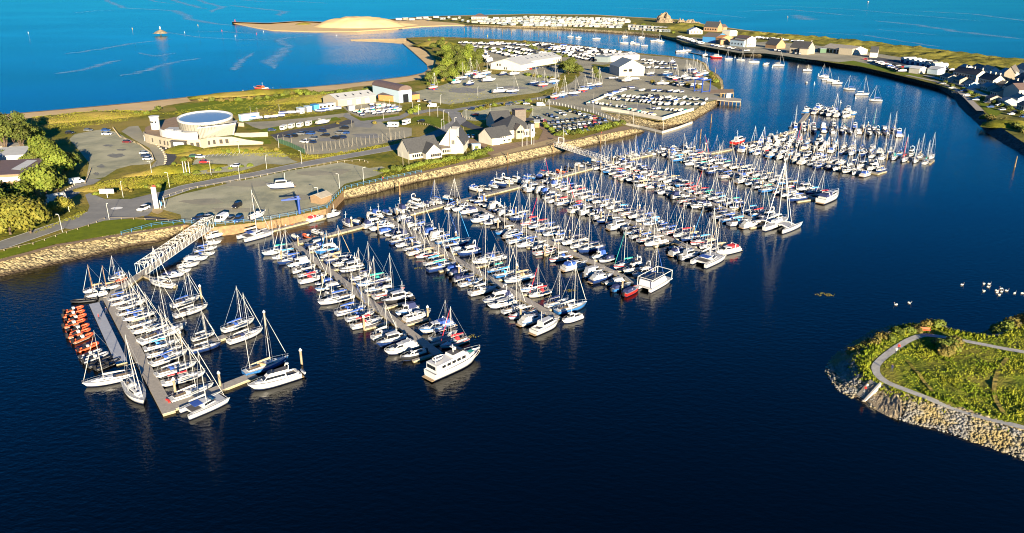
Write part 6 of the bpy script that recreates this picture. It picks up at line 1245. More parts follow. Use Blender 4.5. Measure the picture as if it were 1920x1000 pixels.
row(p8(180, 405), p8(470, 375), SD, 3.4, 30, "beside the blue shipping container"); row(p8(490, 345), p8(650, 335), SB, 4, 10, "left of the grey containers"); row(p8(850, 325), p8(1030, 300), SB, 4, 10, "below the long cream cabin")
row((1276, 72), (1315, 84), SB[6:9], 6, 30, "by the village shore", sc_=1.4); row((1336, 87), (1400, 97), SB, 8, 20, "on the village slipway", sc_=1.2)
row((1420, 73), (1512, 81), SB[6:9], 6, 30, "behind the stone house", sc_=1.5); row((1455, 96), (1500, 103), SB, 6, 60, "on the old quay", sc_=1.1)
row((1752, 131), (1795, 137), SB[6:9], 5, 40, "by the buff hut", sc_=1.4); row((1640, 118), (1690, 136), SB, 5, 20, "on the village green shore", sc_=1.2)
# ---------------------------------------------------------------- trees and shrubs
def crown(lobes, m, n, ls, rg, inner=True):
    mb = MB(); tot = sum(r[3] * r[4] * r[5] for r in lobes)
    vs = []; fs = []
    for (cx, cy, cz, rx, ry, rz) in lobes:
        for _ in range(int(n * rx * ry * rz / tot)):
            while True:
                p = Vector((rg.gauss(0, 1), rg.gauss(0, 1), rg.gauss(0, 1)))
                if p.length > .01: break
            p.normalize(); k = rg.uniform(.62, 1.04) if rg.random() < .85 else rg.uniform(.2, .7)
            # clumps: push by noise
            k *= 1 + .28 * noise.noise(Vector((p.x * 2.3 + cx, p.y * 2.3 + cy, p.z * 2.3)))
            if p.z < -.45 and rg.random() < .7: continue
            c = Vector((cx + p.x * rx * k, cy + p.y * ry * k, cz + p.z * rz * k))
            nn = (p + Vector((rg.uniform(-.7, .7), rg.uniform(-.7, .7), rg.uniform(-.3, .9)))).normalized()
            a = nn.orthogonal().normalized(); a.rotate(Matrix.Rotation(rg.uniform(0, 6.28), 3, nn)); b = nn.cross(a); s_ = ls * rg.uniform(.6, 1.3)
            k0 = len(vs); vs += [c + a * s_, c + b * s_ * .8, c - a * s_, c - b * s_ * .8]; fs.append((k0, k0 + 1, k0 + 2, k0 + 3))
    mb.add(vs, fs, m); return mb
def tree_tpl(m, H, Rr, seed, n=1500, ls=.45, nl=6, low=.36):
    rg = random.Random(seed); T = Tpl(); lobes = [(0, 0, H * .62, Rr * .7, Rr * .7, H * .36)] if low < .5 else [(0, 0, H * .85, Rr * .5, Rr * .5, H * .14)]
    for i in range(nl):
        a = i * 6.283 / nl + rg.uniform(-.4, .4); r = Rr * rg.uniform(.42, .6); s_ = Rr * rg.uniform(.38, .55)
        lobes.append((r * math.cos(a), r * math.sin(a), H * rg.uniform(low, max(.7, low + .28)), s_, s_, s_ * .8))
    T.part("crown", crown(lobes, m, n, ls, rg))
    t = MB(); t.tube([(0, 0, -.3), (.1, 0, H * .25), (.05, .1, H * .55), (0, .1, H * .85)], [H * .032, H * .024, H * .016, .05], M['trunk'], 7)
    for i in range(nl):
        l = lobes[i + 1]; z0 = H * rg.uniform(.15, .35); t.tube([(0.05, 0, z0), (l[0] * .5, l[1] * .5, (z0 + l[2]) / 2 + .2), (l[0], l[1], l[2])], [H * .014, H * .01, .04], M['trunk'], 5)
    T.part("trunk", t); return T
TR = {'g': [tree_tpl(M['leaf'], 12, 6.5, i, 2600, .5) for i in (1, 2)], 'd': [tree_tpl(M['leafd'], 10, 5.5, i, 2200, .48) for i in (3, 4)], 'y': [tree_tpl(M['leafy'], 11, 7, i, 2600, .5, 7) for i in (5, 8)], 'p': [tree_tpl(M['leafd'], 15, 5.0, i, 1500, .42, 8, .58) for i in (6, 7)]}
LT = [(14, 296, 'p', 1.1), (45, 292, 'p', 1.0), (78, 300, 'g', .95), (6, 268, 'p', 1.0), (38, 262, 'p', .95), (28, 280, 'p', 1.0), (58, 282, 'p', .9), (66, 272, 'g', .9), (95, 290, 'd', .8), (92, 312, 'g', .9), (122, 322, 'y', .8), (112, 334, 'g', .95), (138, 318, 'd', .7), (60, 318, 'd', .7), (88, 372, 'g', 1.05), (108, 360, 'd', .7), (66, 362, 'd', .75), (12, 386, 'd', .95), (40, 384, 'g', .7), (20, 440, 'y', 1.15), (58, 438, 'y', 1.0), (38, 414, 'd', .9), (68, 415, 'g', .7), (-15, 330, 'd', 1.0), (-25, 290, 'g', 1.2), (-20, 420, 'g', 1.1), (122, 398, 'y', .55), (104, 404, 'y', .5), (24, 246, 'd', .6), (-5, 246, 'd', .8), (2, 312, 'd', .8)]
for i, (u, v, k, s_) in enumerate(LT):
    rnd.choice(TR[k]).put("broadleaf_tree", at(u, v, GZ), rnd.uniform(0, 6), f"{ {'g': 'green', 'd': 'dark green', 'y': 'yellowish', 'p': 'tall trunked'}[k]} bushy tree in the left edge copse, {nth(i + 1)} of its clump", "tree", "trees at the left edge", s_ * rnd.uniform(.92, 1.08))
wood = [(805, 76), (818, 80), (812, 90), (830, 74), (826, 86), (842, 90), (836, 100), (848, 104), (828, 108), (842, 114), (858, 98), (868, 104), (878, 100), (888, 108), (896, 114), (876, 114), (862, 116), (852, 124), (838, 128), (828, 136), (848, 136), (866, 128), (880, 124), (894, 124), (818, 146), (834, 148), (806, 152), (850, 146), (900, 104), (884, 132), (868, 138)]
for i, (u, v) in enumerate(wood):
    rnd.choice(TR['d' if i % 3 else 'g']).put("broadleaf_tree", at(u, v + 4, GZ), rnd.uniform(0, 6), f"dark wind-cut tree in the wood by the bay, {nth(i + 1)} going toward the sheds", "tree", "trees of the wood by the bay", rnd.uniform(.78, 1.05) * (.45 if i in (0, 1, 3) else 1))
for i, (u, v, s_) in enumerate([(1056, 135, .9), (1066, 140, 1.0), (1078, 138, .9), (1068, 130, .9), (1086, 140, .75), (1072, 124, .8), (1117, 142, .6), (1121, 150, .55), (1114, 134, .5)]):
    TR['d'][i % 2].put("broadleaf_tree", at(u, v, GZ), i, f"dark tree in the clump beside the long shed, {nth(i + 1)} from the left", "tree", "trees beside the long shed", s_)
BU = [Tpl().part("foliage", crown([(0, 0, .8, 1.5, 1.3, 1.0), (.9, .5, .6, .9, .9, .8), (-.8, -.4, .6, 1, .9, .7)], m, 420, .26, random.Random(i))) for i, m in enumerate([M['leafh'], M['leaf'], M['leafo'], M['leafd'], M['leafh']])]
def bush(u, v, where, s_=1.0, which=None, group=None, z=GZ):
    rnd.choice([BU[i] for i in which] if which else BU).put("shrub", at(u, v, z), rnd.uniform(0, 6.3), where, "shrub", group, s_ * rnd.uniform(.8, 1.25))
def hedge(pts, n, where, s_, spread, which):
    P = resample(ats(pts), n)
    for i, p in enumerate(P):
        q = p + Vector((rnd.uniform(-1, 1), rnd.uniform(-spread, spread), 0))
        rnd.choice([BU[k] for k in which]).put("shrub", q, rnd.uniform(0, 6), f"leafy shrub {where}, {nth(i + 1)} from the left", "shrub", f"shrubs {where}", s_ * rnd.uniform(.8, 1.25))
hedge([(714, 323), (760, 318), (800, 309), (842, 300)], 16, "in the bed before the restaurant", 1.0, 2.0, (0, 1, 0, 4)); hedge([(850, 300), (880, 297), (916, 285)], 12, "in the bed right of the tall gable", 1.15, 2.0, (0, 1, 4))
hedge([(1046, 255), (1080, 250), (1120, 244), (1164, 233)], 21, "along the quay car park edge", 1.2, 3.0, (0, 1, 4, 3)); hedge([(1018, 236), (1040, 250)], 4, "left of the quay car park", 1.1, 1.5, (0, 1))
hedge([(885, 205), (920, 200), (990, 192)], 8, "on the bank above the strip car park", 1.0, 2.5, (0, 2, 4)); hedge([(960, 214), (1000, 208)], 6, "in the strip car park island", .8, 1.0, (2, 4))
hedge([(772, 214), (782, 207)], 3, "at the lifeboat house entrance", 1.4, 2.0, (0, 1)); hedge([(545, 176), (600, 181), (690, 174)], 16, "on the bank behind the beach", 1.6, 7.0, (0, 1, 3, 4)); hedge([(378, 190), (440, 190), (510, 184), (545, 178)], 11, "along the beach crest", 1.3, 1.5, (0, 3, 2))
hedge([(150, 214), (225, 216), (280, 214), (300, 206)], 9, "on the dune path edge", 1.2, 4.0, (2, 0, 3)); hedge([(805, 160), (835, 152), (860, 150)], 6, "below the wood", 1.3, 4.0, (2, 0, 4)); hedge([(985, 141), (1010, 146), (1050, 150)], 7, "along the shed yard verge", 1.2, 2.0, (0, 2))
hedge([(1226, 156), (1270, 160), (1310, 165)], 8, "between the boatyard rows", 1.3, 2.0, (0, 3, 2)); hedge([(1330, 140), (1340, 155)], 4, "on the yard's channel bank", 1.3, 4.0, (0, 2, 4)); hedge([(905, 92), (985, 103), (1030, 116)], 11, "between the boat parks", 1.6, 4.0, (0, 3))
hedge([(985, 80), (1000, 92), (1060, 108)], 9, "along the shore boat park lane", 1.7, 4, (0, 3, 2)); hedge([(330, 308), (345, 300), (360, 302)], 4, "on the mound by the portal", .8, 3.0, (2, 2, 0)); hedge([(1850, 225), (1890, 235), (1920, 250)], 8, "on the right hand bank", 1.6, 5, (0, 3, 2))
hedge([(1765, 155), (1830, 180), (1915, 215)], 11, "in the terrace gardens", 1.2, 5, (0, 3)); hedge([(1190, 47), (1235, 52), (1260, 62)], 8, "left of the crag", 2.0, 8, (0, 3, 2)); hedge([(880, 40), (1000, 44), (1150, 46)], 12, "among the caravans", 1.6, 16, (0, 3))
hedge([(560, 233), (700, 233)], 3, "by the compound track", .9, 1, (2,)); hedge([(180, 366), (300, 352)], 8, "on the roundabout verge", .7, 3, (2, 0)); hedge([(345, 330), (470, 312)], 7, "on the car park verge", .7, 1.2, (2, 0, 4)); hedge([(395, 288), (520, 281)], 8, "under the podium wall", .8, 1.5, (2, 0))
# ---------------------------------------------------------------- posts, lamps, fences
def pole_tpl(h, r, m, lamp=False, flag=False):
    T = Tpl(); b = MB(); b.tube([(0, 0, -.2), (0, 0, h)], [r, r * .7], M[m], 6); T.part("post", b)
    if lamp: c = MB(); c.tube([(0, 0, h), (0, -.5, h + .12)], .06, M[m], 5); c.box(0, -.75, h + .06, .28, .7, .14, M['wpaint']); T.part("lamp_head", c)
    return T
LP = pole_tpl(5.6, .075, 'wpaint', True); FP = pole_tpl(4.2, .065, 'stonew'); TP = pole_tpl(9.5, .11, 'wpaint')
for i, (u, v) in enumerate([(77, 366), (130, 360 + 37), (117, 435), (205, 412), (231, 370), (318, 351), (285, 328), (396, 328), (500, 316), (450, 338), (566, 308), (449, 287), (523, 277), (577, 282), (637, 354), (682, 341), (598, 381), (719, 224), (785, 215), (806, 217), (821, 219), (832, 226), (842, 231), (853, 241), (874, 225), (919, 215), (999, 217), (1030, 205), (826, 196), (896, 180), (1001, 272), (1083, 245), (1056, 262), (833, 249), (828, 245), (774, 210), (1113, 210), (1160, 228)]):
    LP.put("street_lamp", at(u, v, GZ + .1), rnd.uniform(0, 6), f"slim white street lamp, {nth(i + 1)} in order along the roads from the left edge", "street lamp", "slim white street lamps")
for i in range(24):
    u = 573 + i * 8.05; v = 288 - i * 1.16
    if i < 4: u, v = 572 + i * 5.4, 287 - i * .3
    FP.put("white_post", at(u, v, GZ), 0, f"white post along the compound's road side, {nth(i + 1)} from the left", "post", "white posts along the compound")
for i, (u, v) in enumerate([(532, 268), (547, 270), (660, 240)]): FP.put("white_post", at(u, v, GZ), 0, f"white post inside the compound, {nth(i + 1)} from the left", "post", "white posts in the compound")
for i, (u, v) in enumerate([(979, 275), (988, 273), (996.5, 271)]): TP.put("flagpole", at(u, v, GZ + .1), 0, f"tall white flagpole before the marina office, {('leftmost', 'middle', 'rightmost')[i]} of three", "flagpole")
for i, (u, v) in enumerate([(345, 325), (350, 325.5), (356, 326)]): pole_tpl(5.0, .16, 'wpaint').put("flagpole", at(u, v, GZ), 0, f"white banner pole on the mound, {('leftmost', 'middle', 'rightmost')[i]} of three", "flagpole")
for i, (u, v) in enumerate([(732, 264), (767, 312), (756, 312), (874, 290), (869, 262)]): FP.put("white_post", at(u, v, GZ), 0, f"white mast near the restaurant, {nth(i + 1)} from the left", "post", None, 1.5)
rt = empty("entrance_pylon", at(294, 391, GZ + .1), R(8), "tall white pylon sign with flag top on the roundabout island", "pylon sign"); b = MB(); b.box(0, 0, 0, 1.5, .6, 7.6, M['wpaint']); b.build("panel", rt); b = MB(); b.box(.3, 0, 7.6, .9, .3, .7, M['redp']); b.build("emblem", rt)
b = MB(); b.tube([(1.7, -1.2, 0), (1.7, -1.2, 3.2)], .1, M['wpaint'], 5); b.tube([(2.6, .5, 0), (2.6, .5, 3.6)], .12, M['wpaint'], 5); b.build("side_posts", rt); b = MB(); b.box(2.0, -.9, 1.2, .5, .4, 1.4, M['railblue']); b.build("ticket_machine", rt)
struct(ground("planted_island", [(284, 398), (288, 388), (299, 374), (306, 376), (305, 397), (296, 402)], M['pave_y'], 6))
rt = empty("road_sign", at(202, 371, GZ + .1), R(2), "white rectangular sign board on the roundabout verge", "sign"); b = MB(); b.box(0, 0, 1.6, 5.2, .15, 1.7, M['wpaint']); s_ = b.build("board", rt); b = MB(); b.tube([(0, -.05, 0), (0, -.05, 1.8)], .12, M['wpaint'], 5); b.build("post", rt)
b = MB()
for x in (-1.6, -.7, .2, 1.1, 1.8): b.box(x, -.09, 2.0, .45, .03, .25 + (x > 0) * .2, M['faded'])
b.build("faded_lettering", s_)
def fence(pts, h, gap, m, lab, name="fence", cat="fence", rails=(1.0,), z=GZ, pr=.06, rr=.04, mesh=None):
    P = [at(u, v, z) for u, v in pts]; n = max(2, int(plen(P) / gap)); n = min(n, 95); Q = resample(P, n); rt = empty(name, (0, 0, 0), 0, lab, cat)
    me = None
    for q in Q:
        if me is None: b = MB(); b.box(0, 0, -.1, pr * 2, pr * 2, h + .1, M[m]); me = b.mesh("post")
        o = bpy.data.objects.new("post", me); COL.objects.link(o); o.parent = rt; o.location = q
    for f in rails: b = MB(); b.tube([q + Vector((0, 0, h * f - .05)) for q in Q], rr, M[m], 4); b.build("rail", rt)
    if mesh:
        b = MB()
        for a, c in zip(Q, Q[1:]): b.quad(a, c, c + Vector((0, 0, h)), a + Vector((0, 0, h)), M[mesh])
        b.build("mesh_panel", rt)
    return rt
fence([(-20, 477), (60, 460), (122, 439), (170, 424), (196, 412)], .7, 3.2, 'post', "low timber rail fence above the left lawn", rr=.06, pr=.1)
fence([(205, 411), (250, 412), (338, 417)], .7, 3.2, 'post', "low timber rail fence at the top of the lawn", rr=.06, pr=.1)
fence([(306, 372), (350, 357), (450, 339), (560, 318), (640, 305), (680, 302), (690, 306)], .8, 3.0, 'stonew', "low pale post fence between road and quayside car park", rr=.05, pr=.08)
fence([(212, 241), (225, 258), (262, 272), (285, 290), (289, 302)], .9, 1.6, 'post', "curved row of timber posts round the gravel car park", rr=.03, pr=.1)
fence([(228, 441), (290, 424), (336, 420), (345, 418)], 1.2, 2.6, 'railblue', "blue railing above the stone revetment left of the gangway", name="railing", cat="railing", rails=(1, .55))
fence([(346, 419), (398, 424), (448, 419), (496, 414), (553, 404), (612, 390.5)], 1.2, 2.6, 'railblue', "blue railing along the timber quay wall", name="railing", cat="railing", rails=(1, .55))
fence([(614, 390), (628, 372), (646, 355), (680, 347), (720, 338.5), (790, 324)], 1.2, 2.6, 'railblue', "blue railing curving round the quay corner", name="railing", cat="railing", rails=(1, .55))
fence([(522, 268), (545, 276), (572, 289)], 2.2, 2.5, 'fgreen', "green mesh fence at the compound's left end", mesh='fgreen')
fence([(575, 290), (640, 279), (700, 270), (760, 262)], 1.1, 5.0, 'post', "thin wire fence along the compound's road side", rr=.02)
fence([(785, 233), (805, 236), (822, 242), (838, 252)], .9, 1.6, 'post', "timber post row round the grass by the road bend", pr=.12)
fence([(865, 214), (868, 221), (884, 224), (905, 222), (925, 218)], .8, 1.8, 'post', "timber post row edging the strip car park", pr=.11)
fence([(1008, 188), (1040, 196), (1075, 204), (1110, 212), (1162, 230)], 1.6, 3.0, 'wire', "grey wire fence between quay car park and lane", rails=(1, .5), rr=.03)
fence([(160, 345), (166, 330), (170, 318)], .8, 2.2, 'post', "timber post row by the copse", pr=.12); fence([(85, 384), (118, 362), (140, 348)], .6, 1.8, 'stonew', "row of pale kerb stones along the branch road", pr=.18, rr=.02)
# boulders edging the curved drive
for i in range(16):
    u, v = [(318 + 0, 0)][0]; t = i / 15; u = 281 + 30 * math.sin(t * 2.2); v = 262 + t * 52
    b = MB(); rg = random.Random(i); pts_ = [(math.cos(a) * rg.uniform(.4, .7), math.sin(a) * rg.uniform(.4, .7)) for a in [k * 1.05 for k in range(6)]]; b.prism(pts_, -.1, rg.uniform(.4, .7), M['stonew']); o = b.build("boulder"); o.location = at(u, v, GZ + .05); tag(o, f"pale boulder edging the curved drive, {nth(i + 1)} from the top", "boulder", "boulders edging the drive")
# white yard walls
def wall(pts, h, th, m, lab, z=GZ, name="wall"):
    P = [at(u, v, z) for u, v in pts]; b = MB()
    for a, c in zip(P, P[1:]): d = c - a; q = (a + c) / 2; b.box(q.x, q.y, z - .3, d.length + th * .9, th, h + .3, M[m], math.atan2(d.y, d.x))
    return tag(b.build(name), lab, "wall")
wall([(1139, 181), (1100, 197)], 1.5, .4, 'render', "white wall arm at the yard's upper left"); wall([(1100.4, 198.2), (1128, 206), (1180, 214), (1242, 226)], 1.8, .4, 'render', "long white wall above the yard's stone bank"); wall([(1242.6, 225.6), (1270, 217), (1300, 208)], 1.8, .4, 'render', "right arm of the white yard wall")
wall([(1163, 232), (1200, 239), (1242, 249.5)], .9, .6, 'render', "low white kerb at the foot of the stone bank", z=.2); wall([(1242.8, 249), (1270, 241), (1297, 231)], .9, .6, 'render', "short white kerb round the bank corner", z=.2)
for u, v in [(1243, 249), (1187, 236)]: TP.put("white_post", at(u, v, 0), 0, f"white beacon post at the kerb {'corner' if u > 1200 else 'start'}", "post", None, .8)
for i, (u, v) in enumerate([(750, 368), (952, 309), (1037, 290), (1126, 271), (1333, 232), (1341, 139), (1902, 316), (1313, 262)]):
    pole_tpl(5.5, .3, 'timber').put("timber_pile", at(u, v, -.5), 0, f"tall timber pile standing in the water, {nth(i + 1)} from the left", "pile", "tall timber piles in the water")
for i, u in enumerate([871, 889, 906, 924, 942, 959, 977, 994, 1010, 1028, 1045, 1142, 1160]): pole_tpl(4.5, .35, 'timber').put("mooring_post", at(u, 59 + (u - 871) * .055, -.3), 0, f"mooring post in the upper channel, {nth(i + 1)} from the left", "post", "mooring posts in the channel")
def buoy(u, v, m, lab, s_=1.0):
    T = tpl(('buoy', m), lambda: Tpl().part("float", MB().tube([(0, 0, -.3), (0, 0, .5), (0, 0, .8)], [1.0, 1.0, .3], M[m], 8)).part("topmark", MB().tube([(0, 0, .8), (0, 0, 2.6), (0, 0, 3.4)], [.3, .25, .05], M[m], 6)))
    T.put("buoy", at(u, v, 0), 0, lab, "buoy", None, s_)
for i, (u, v, m) in enumerate([(53, 62, 'wpaint'), (248, 54.5, 'yellow'), (346, 61, 'wpaint'), (371, 47.5, 'yellow'), (416, 58, 'redp'), (441, 68, 'wpaint'), (494, 60, 'wpaint'), (631, 68, 'wpaint'), (1477, 32, 'yellow'), (914, 68, 'yellow'), (1050, 71.5, 'redp'), (481, 64, 'redp')]): buoy(u, v, m, f"{ {'wpaint': 'white', 'yellow': 'yellow', 'redp': 'red'}[m]} channel buoy, {nth(i + 1)} of the sea marks from the left", .6)
for i, (u, v) in enumerate([(1527, 158), (1576, 193), (1604, 185), (1431, 122), (1448, 127), (1378, 108), (1496, 126), (1534, 142)]): buoy(u, v, 'wpaint', f"small white mooring buoy, {nth(i + 1)} toward the village", .6)
pole_tpl(6, .5, 'redp').put("beacon_post", at(441, 43, 1), 0, "red beacon post at the tip of the sand spit", "beacon")
hill("rock_islet", 301, 62, 9, 7, 4.2, M['crag'], 2.0, 1.5, 31, 18); rt = empty("beacon_tower", at(301, 60.5, 1.8), 0, "small white and dark beacon on its own islet", "beacon"); b = MB(); b.tube([(0, 0, 0), (0, 0, 4)], [1.5, 1.0], M['dframe'], 8); b.build("base", rt); b = MB(); b.tube([(0, 0, 4), (0, 0, 7.5)], [1.0, .8], M['wpaint'], 8); b.build("tower", rt)
# ---------------------------------------------------------------- gangways, crane, hoist, jetty
def gangway(a, b, wd, h, lab, nb=18):
    a, b = Vector(a), Vector(b); d = b - a; L = d.length; f = d.normalized(); s_ = Vector((-f.y, f.x, 0)).normalized() * wd / 2; up = Vector((0, 0, h)); rt = empty("gangway", (0, 0, 0), 0, lab, "gangway")
    m = MB(); m.quad(a - s_, b - s_, b + s_, a + s_, M['pontoon']); m.quad(a + s_ - Vector((0, 0, .15)), b + s_ - Vector((0, 0, .15)), b - s_ - Vector((0, 0, .15)), a - s_ - Vector((0, 0, .15)), M['wire']); m.build("deck", rt)
    for k, sd in enumerate((s_, -s_)):
        t = MB(); t.tube([a + sd, b + sd], .10, M['wpaint'], 4); t.tube([a + sd + up, b + sd + up], .10, M['wpaint'], 4)
        for i in range(nb + 1):
            p = a + d * (i / nb) + sd; t.tube([p, p + up], .06, M['wpaint'], 4)
            if i < nb: q = a + d * ((i + 1) / nb) + sd; t.tube([p + (up if i % 2 else Vector()), q + (Vector() if i % 2 else up)], .05, M['wpaint'], 4)
        t.build("truss_side", rt)
    if h > 2:
        t = MB()
        for i in range(nb + 1):
            p = a + d * (i / nb) + up; t.tube([p - s_, p + s_], .06, M['wpaint'], 4)
            if i < nb: q = a + d * ((i + 1) / nb) + up; t.tube([p + (s_ if i % 2 else -s_), q + (-s_ if i % 2 else s_)], .06, M['wpaint'], 4)
        t.build("top_bracing", rt)
gangway(at(393, 426, GZ + .4), at(265, 515, .9), 2.9, 3.1, "long white box truss gangway from quay to the left walkway", 20)
gangway(at(1042, 273, GZ + .3), at(1141, 305, .8), 2.4, 1.9, "white truss gangway sloping from the promenade to the linking pontoon", 20)
rt = empty("gangway_gate", at(1052, 270, GZ + .1), R(-40), "white gate frame at the head of the right gangway", "gate"); b = MB()
for x in (-1.6, 1.6): b.box(x, 0, 0, .25, .25, 3.0, M['wpaint'])
b.box(0, 0, 2.8, 3.4, .3, .3, M['wpaint']); b.build("frame", rt)
rt = empty("jib_crane", at(562, 401, GZ + .05), R(200), "blue jib crane standing on the quay edge", "crane"); b = MB(); b.tube([(0, 0, 0), (0, 0, 5.4)], .42, M['craneblue'], 10); b.build("post", rt); b = MB(); b.box(2.4, 0, 5.0, 6.2, .4, .5, M['craneblue']); b.tube([(0, 0, 6.2), (4.2, 0, 5.4)], .1, M['craneblue'], 5); b.box(0, 0, 5.3, .8, .8, 1.0, M['craneblue']); b.build("jib", rt)
bldg("bin_shelter", (603, 384), (622, 377), 5, 2.4, 3.4, M['brownw'], M['concrete'], "small brown kiosk with pale roof by the quay corner", "kiosk", 'along')
rt = empty("boat_hoist", at(1316, 172, GZ + .1), R(35), "blue four legged boat hoist by the dock", "boat hoist"); b = MB()
for x in (-4, 4):
    for y in (-3.4, 3.4): b.box(x, y, 0, .5, .5, 8, M['craneblue'])
b.build("legs", rt); b = MB()
for y in (-3.4, 3.4): b.box(0, y, 8, 8.5, .6, .7, M['craneblue']); b.box(0, y, .4, 8.5, .4, .4, M['craneblue'])
b.box(-4, 0, 8.01, .6, 6.2, .68, M['craneblue']); b.build("beams", rt)
for lab, P in (("brown topped hoist dock pier, upper arm", [(1330, 176), (1333, 168.5), (1375, 167), (1376, 174)]), ("pale lower arm of the hoist dock with dark piles", [(1330, 186), (1332, 183), (1376, 183.5), (1390, 186), (1389, 190.5), (1374, 190)])):
    rt = empty("dock_pier", (0, 0, 0), 0, lab, "pier"); b = MB(); Q = ats(P, GZ); pl = [(p.x, p.y) for p in Q]; b.prism(pl if sum((pl[i - 1][0] * pl[i][1] - pl[i][0] * pl[i - 1][1]) for i in range(len(pl))) > 0 else pl[::-1], GZ - .6, GZ + .05, M['concrete' if 'pale' in lab else 'pave']); b.build("deck", rt)
    for i in range(9):
        t = i / 8; a = Q[0].lerp(Q[-1], t) if 'upper' in lab else Q[0].lerp(Q[4], t); b = MB(); b.tube([(a.x, a.y + .5, -1), (a.x, a.y + .5, GZ - .6)], .3, M['timber'], 6); b.build("pile", rt)
bldg("dock_hut", (1362, 184), (1370, 184), 3, 2.6, 3.2, M['wpaint'], M['metalr'], "little white hut on the hoist dock", "hut", 'flat', z=GZ)
# lifeboat on its carriage at the beach
T = motor_tpl(13, 'trawler', 'redh'); rt = T.put("lifeboat", at(488, 169.5, 2.4), R(150), "orange lifeboat on a carriage at the beach", "lifeboat"); 
for o in rt.children:
    if o.name.startswith("cabin"):
        me = o.data.copy(); o.data = me; me.materials[0] = M['orange']
tr = empty("launch_tractor", at(501, 172.5, 1.2), R(-20), "red and white launching tractor beside the lifeboat", "tractor"); b = MB(); b.box(0, 0, .8, 4.4, 2.4, 1.2, M['redp']); b.build("chassis", tr); b = MB(); house(b, -1.6, .8, 2.2, 2.1, 2.0, 3.2, M['wpaint'], .3, .1, .9); b.build("cab", tr); b = MB()
for y in (-1.3, 1.3): b.box(0, y, 0, 4.8, .6, 1.0, M['black'])
b.build("track", tr)
# ---------------------------------------------------------------- the grassy point at the lower right
PT = [(2150, 955), (1920, 862), (1860, 840), (1770, 810), (1698, 790), (1644, 772), (1604, 750), (1568, 729), (1547, 696), (1561, 671), (1594, 646), (1637, 621), (1673, 611), (1720, 606), (1752, 606), (1780, 616), (1800, 626), (1830, 630), (1856, 618), (1889, 600), (1920, 587), (2150, 545)]
PW = [at(u, v, 0) for u, v in PT]; PA = np.array([[p.x, p.y] for p in PW]); NSEG = len(PA)
def inside_dist(X, Y):
    P = np.stack([X.ravel(), Y.ravel()], 1); dmin = np.full(len(P), 1e9); ins = np.zeros(len(P), bool)
    for i in range(NSEG):
        a, b = PA[i], PA[(i + 1) % NSEG]; d = b - a; t = np.clip(((P - a) @ d) / (d @ d), 0, 1); q = a + t[:, None] * d; dmin = np.minimum(dmin, np.hypot(*(P - q).T))
        c = (a[1] > P[:, 1]) != (b[1] > P[:, 1])
        with np.errstate(divide='ignore', invalid='ignore'): xi = a[0] + (P[:, 1] - a[1]) / (b[1] - a[1]) * d[0]
        ins ^= c & (P[:, 0] < xi)
    return (np.where(ins, dmin, -dmin)).reshape(X.shape)
PATH = [(2050, 680), (1920, 661), (1860, 650), (1806, 639), (1752, 630), (1730, 628), (1701, 639), (1669, 660), (1640, 685), (1643, 703), (1662, 718), (1701, 732.5), (1752, 752), (1824, 776), (1920, 802), (2060, 845)]
def chaikin(p, n=3):
    for _ in range(n):
        o = [p[0]]
        for a, b in zip(p, p[1:]): o += [(a[0] * .75 + b[0] * .25, a[1] * .75 + b[1] * .25), (a[0] * .25 + b[0] * .75, a[1] * .25 + b[1] * .75)]
        p = o + [p[-1]]
    return p
pth = np.array([[p.x, p.y] for p in resample([at(u, v, 2.75) for u, v in chaikin(PATH)], 200)])
def pdist(x, y): return float(np.min((pth[:, 0] - x) ** 2 + (pth[:, 1] - y) ** 2)) ** .5
def PH(x, y, d):
    k = np.clip((d - 0.0) / 6.5, -.12, 1); h = 2.75 * (3 * k * k - 2 * k ** 3) if k > 0 else k * 8
    if d > 6: h += min(1, max(0, (pdist(x, y) - 1.6) / 3)) * (.35 * min(1, (d - 6) / 6) * noise.fractal(Vector((x * .10, y * .10, 3)), 1, 2, 4) + .22 * noise.fractal(Vector((x * .45, y * .45, 8)), 1, 2, 3))
    return h
gx = np.arange(PA[:, 0].min() - 4, PA[:, 0].max() + 3, 1.0); gy = np.arange(PA[:, 1].min() - 4, PA[:, 1].max() + 4, 1.0); GX, GY = np.meshgrid(gx, gy, indexing='ij'); DD = inside_dist(GX, GY)
mb = MB(); nx, ny = GX.shape; idx = -np.ones(GX.shape, int); vs = []
for i in range(nx):
    for j in range(ny):
        if DD[i, j] > -2.5: idx[i, j] = len(vs); vs.append((GX[i, j], GY[i, j], PH(GX[i, j], GY[i, j], DD[i, j])))
fg, fr = [], []
for i in range(nx - 1):
    for j in range(ny - 1):
        q = (idx[i, j], idx[i + 1, j], idx[i + 1, j + 1], idx[i, j + 1])
        if min(q) >= 0: (fg if DD[i, j] > 5.2 + 1.5 * noise.noise(Vector((i * .1, j * .1, 0))) else fr).append(q)
M['pgrass'] = mat("point_grass", (0.17, 0.205, 0.018), 0.95, col2=(0.10, 0.135, 0.012), scale=0.5, bump=0.9, bscale=2.5, world=True, spec=0.1, col3=(0.20, 0.18, 0.03), scale3=0.12)
mb.add(vs, fg, M['pgrass']); mb.add(vs, fr, M['rock']); struct(mb.build("grass_point", None, True))
def phz(x, y): return PH(x, y, float(inside_dist(np.array([x]), np.array([y]))[0]))
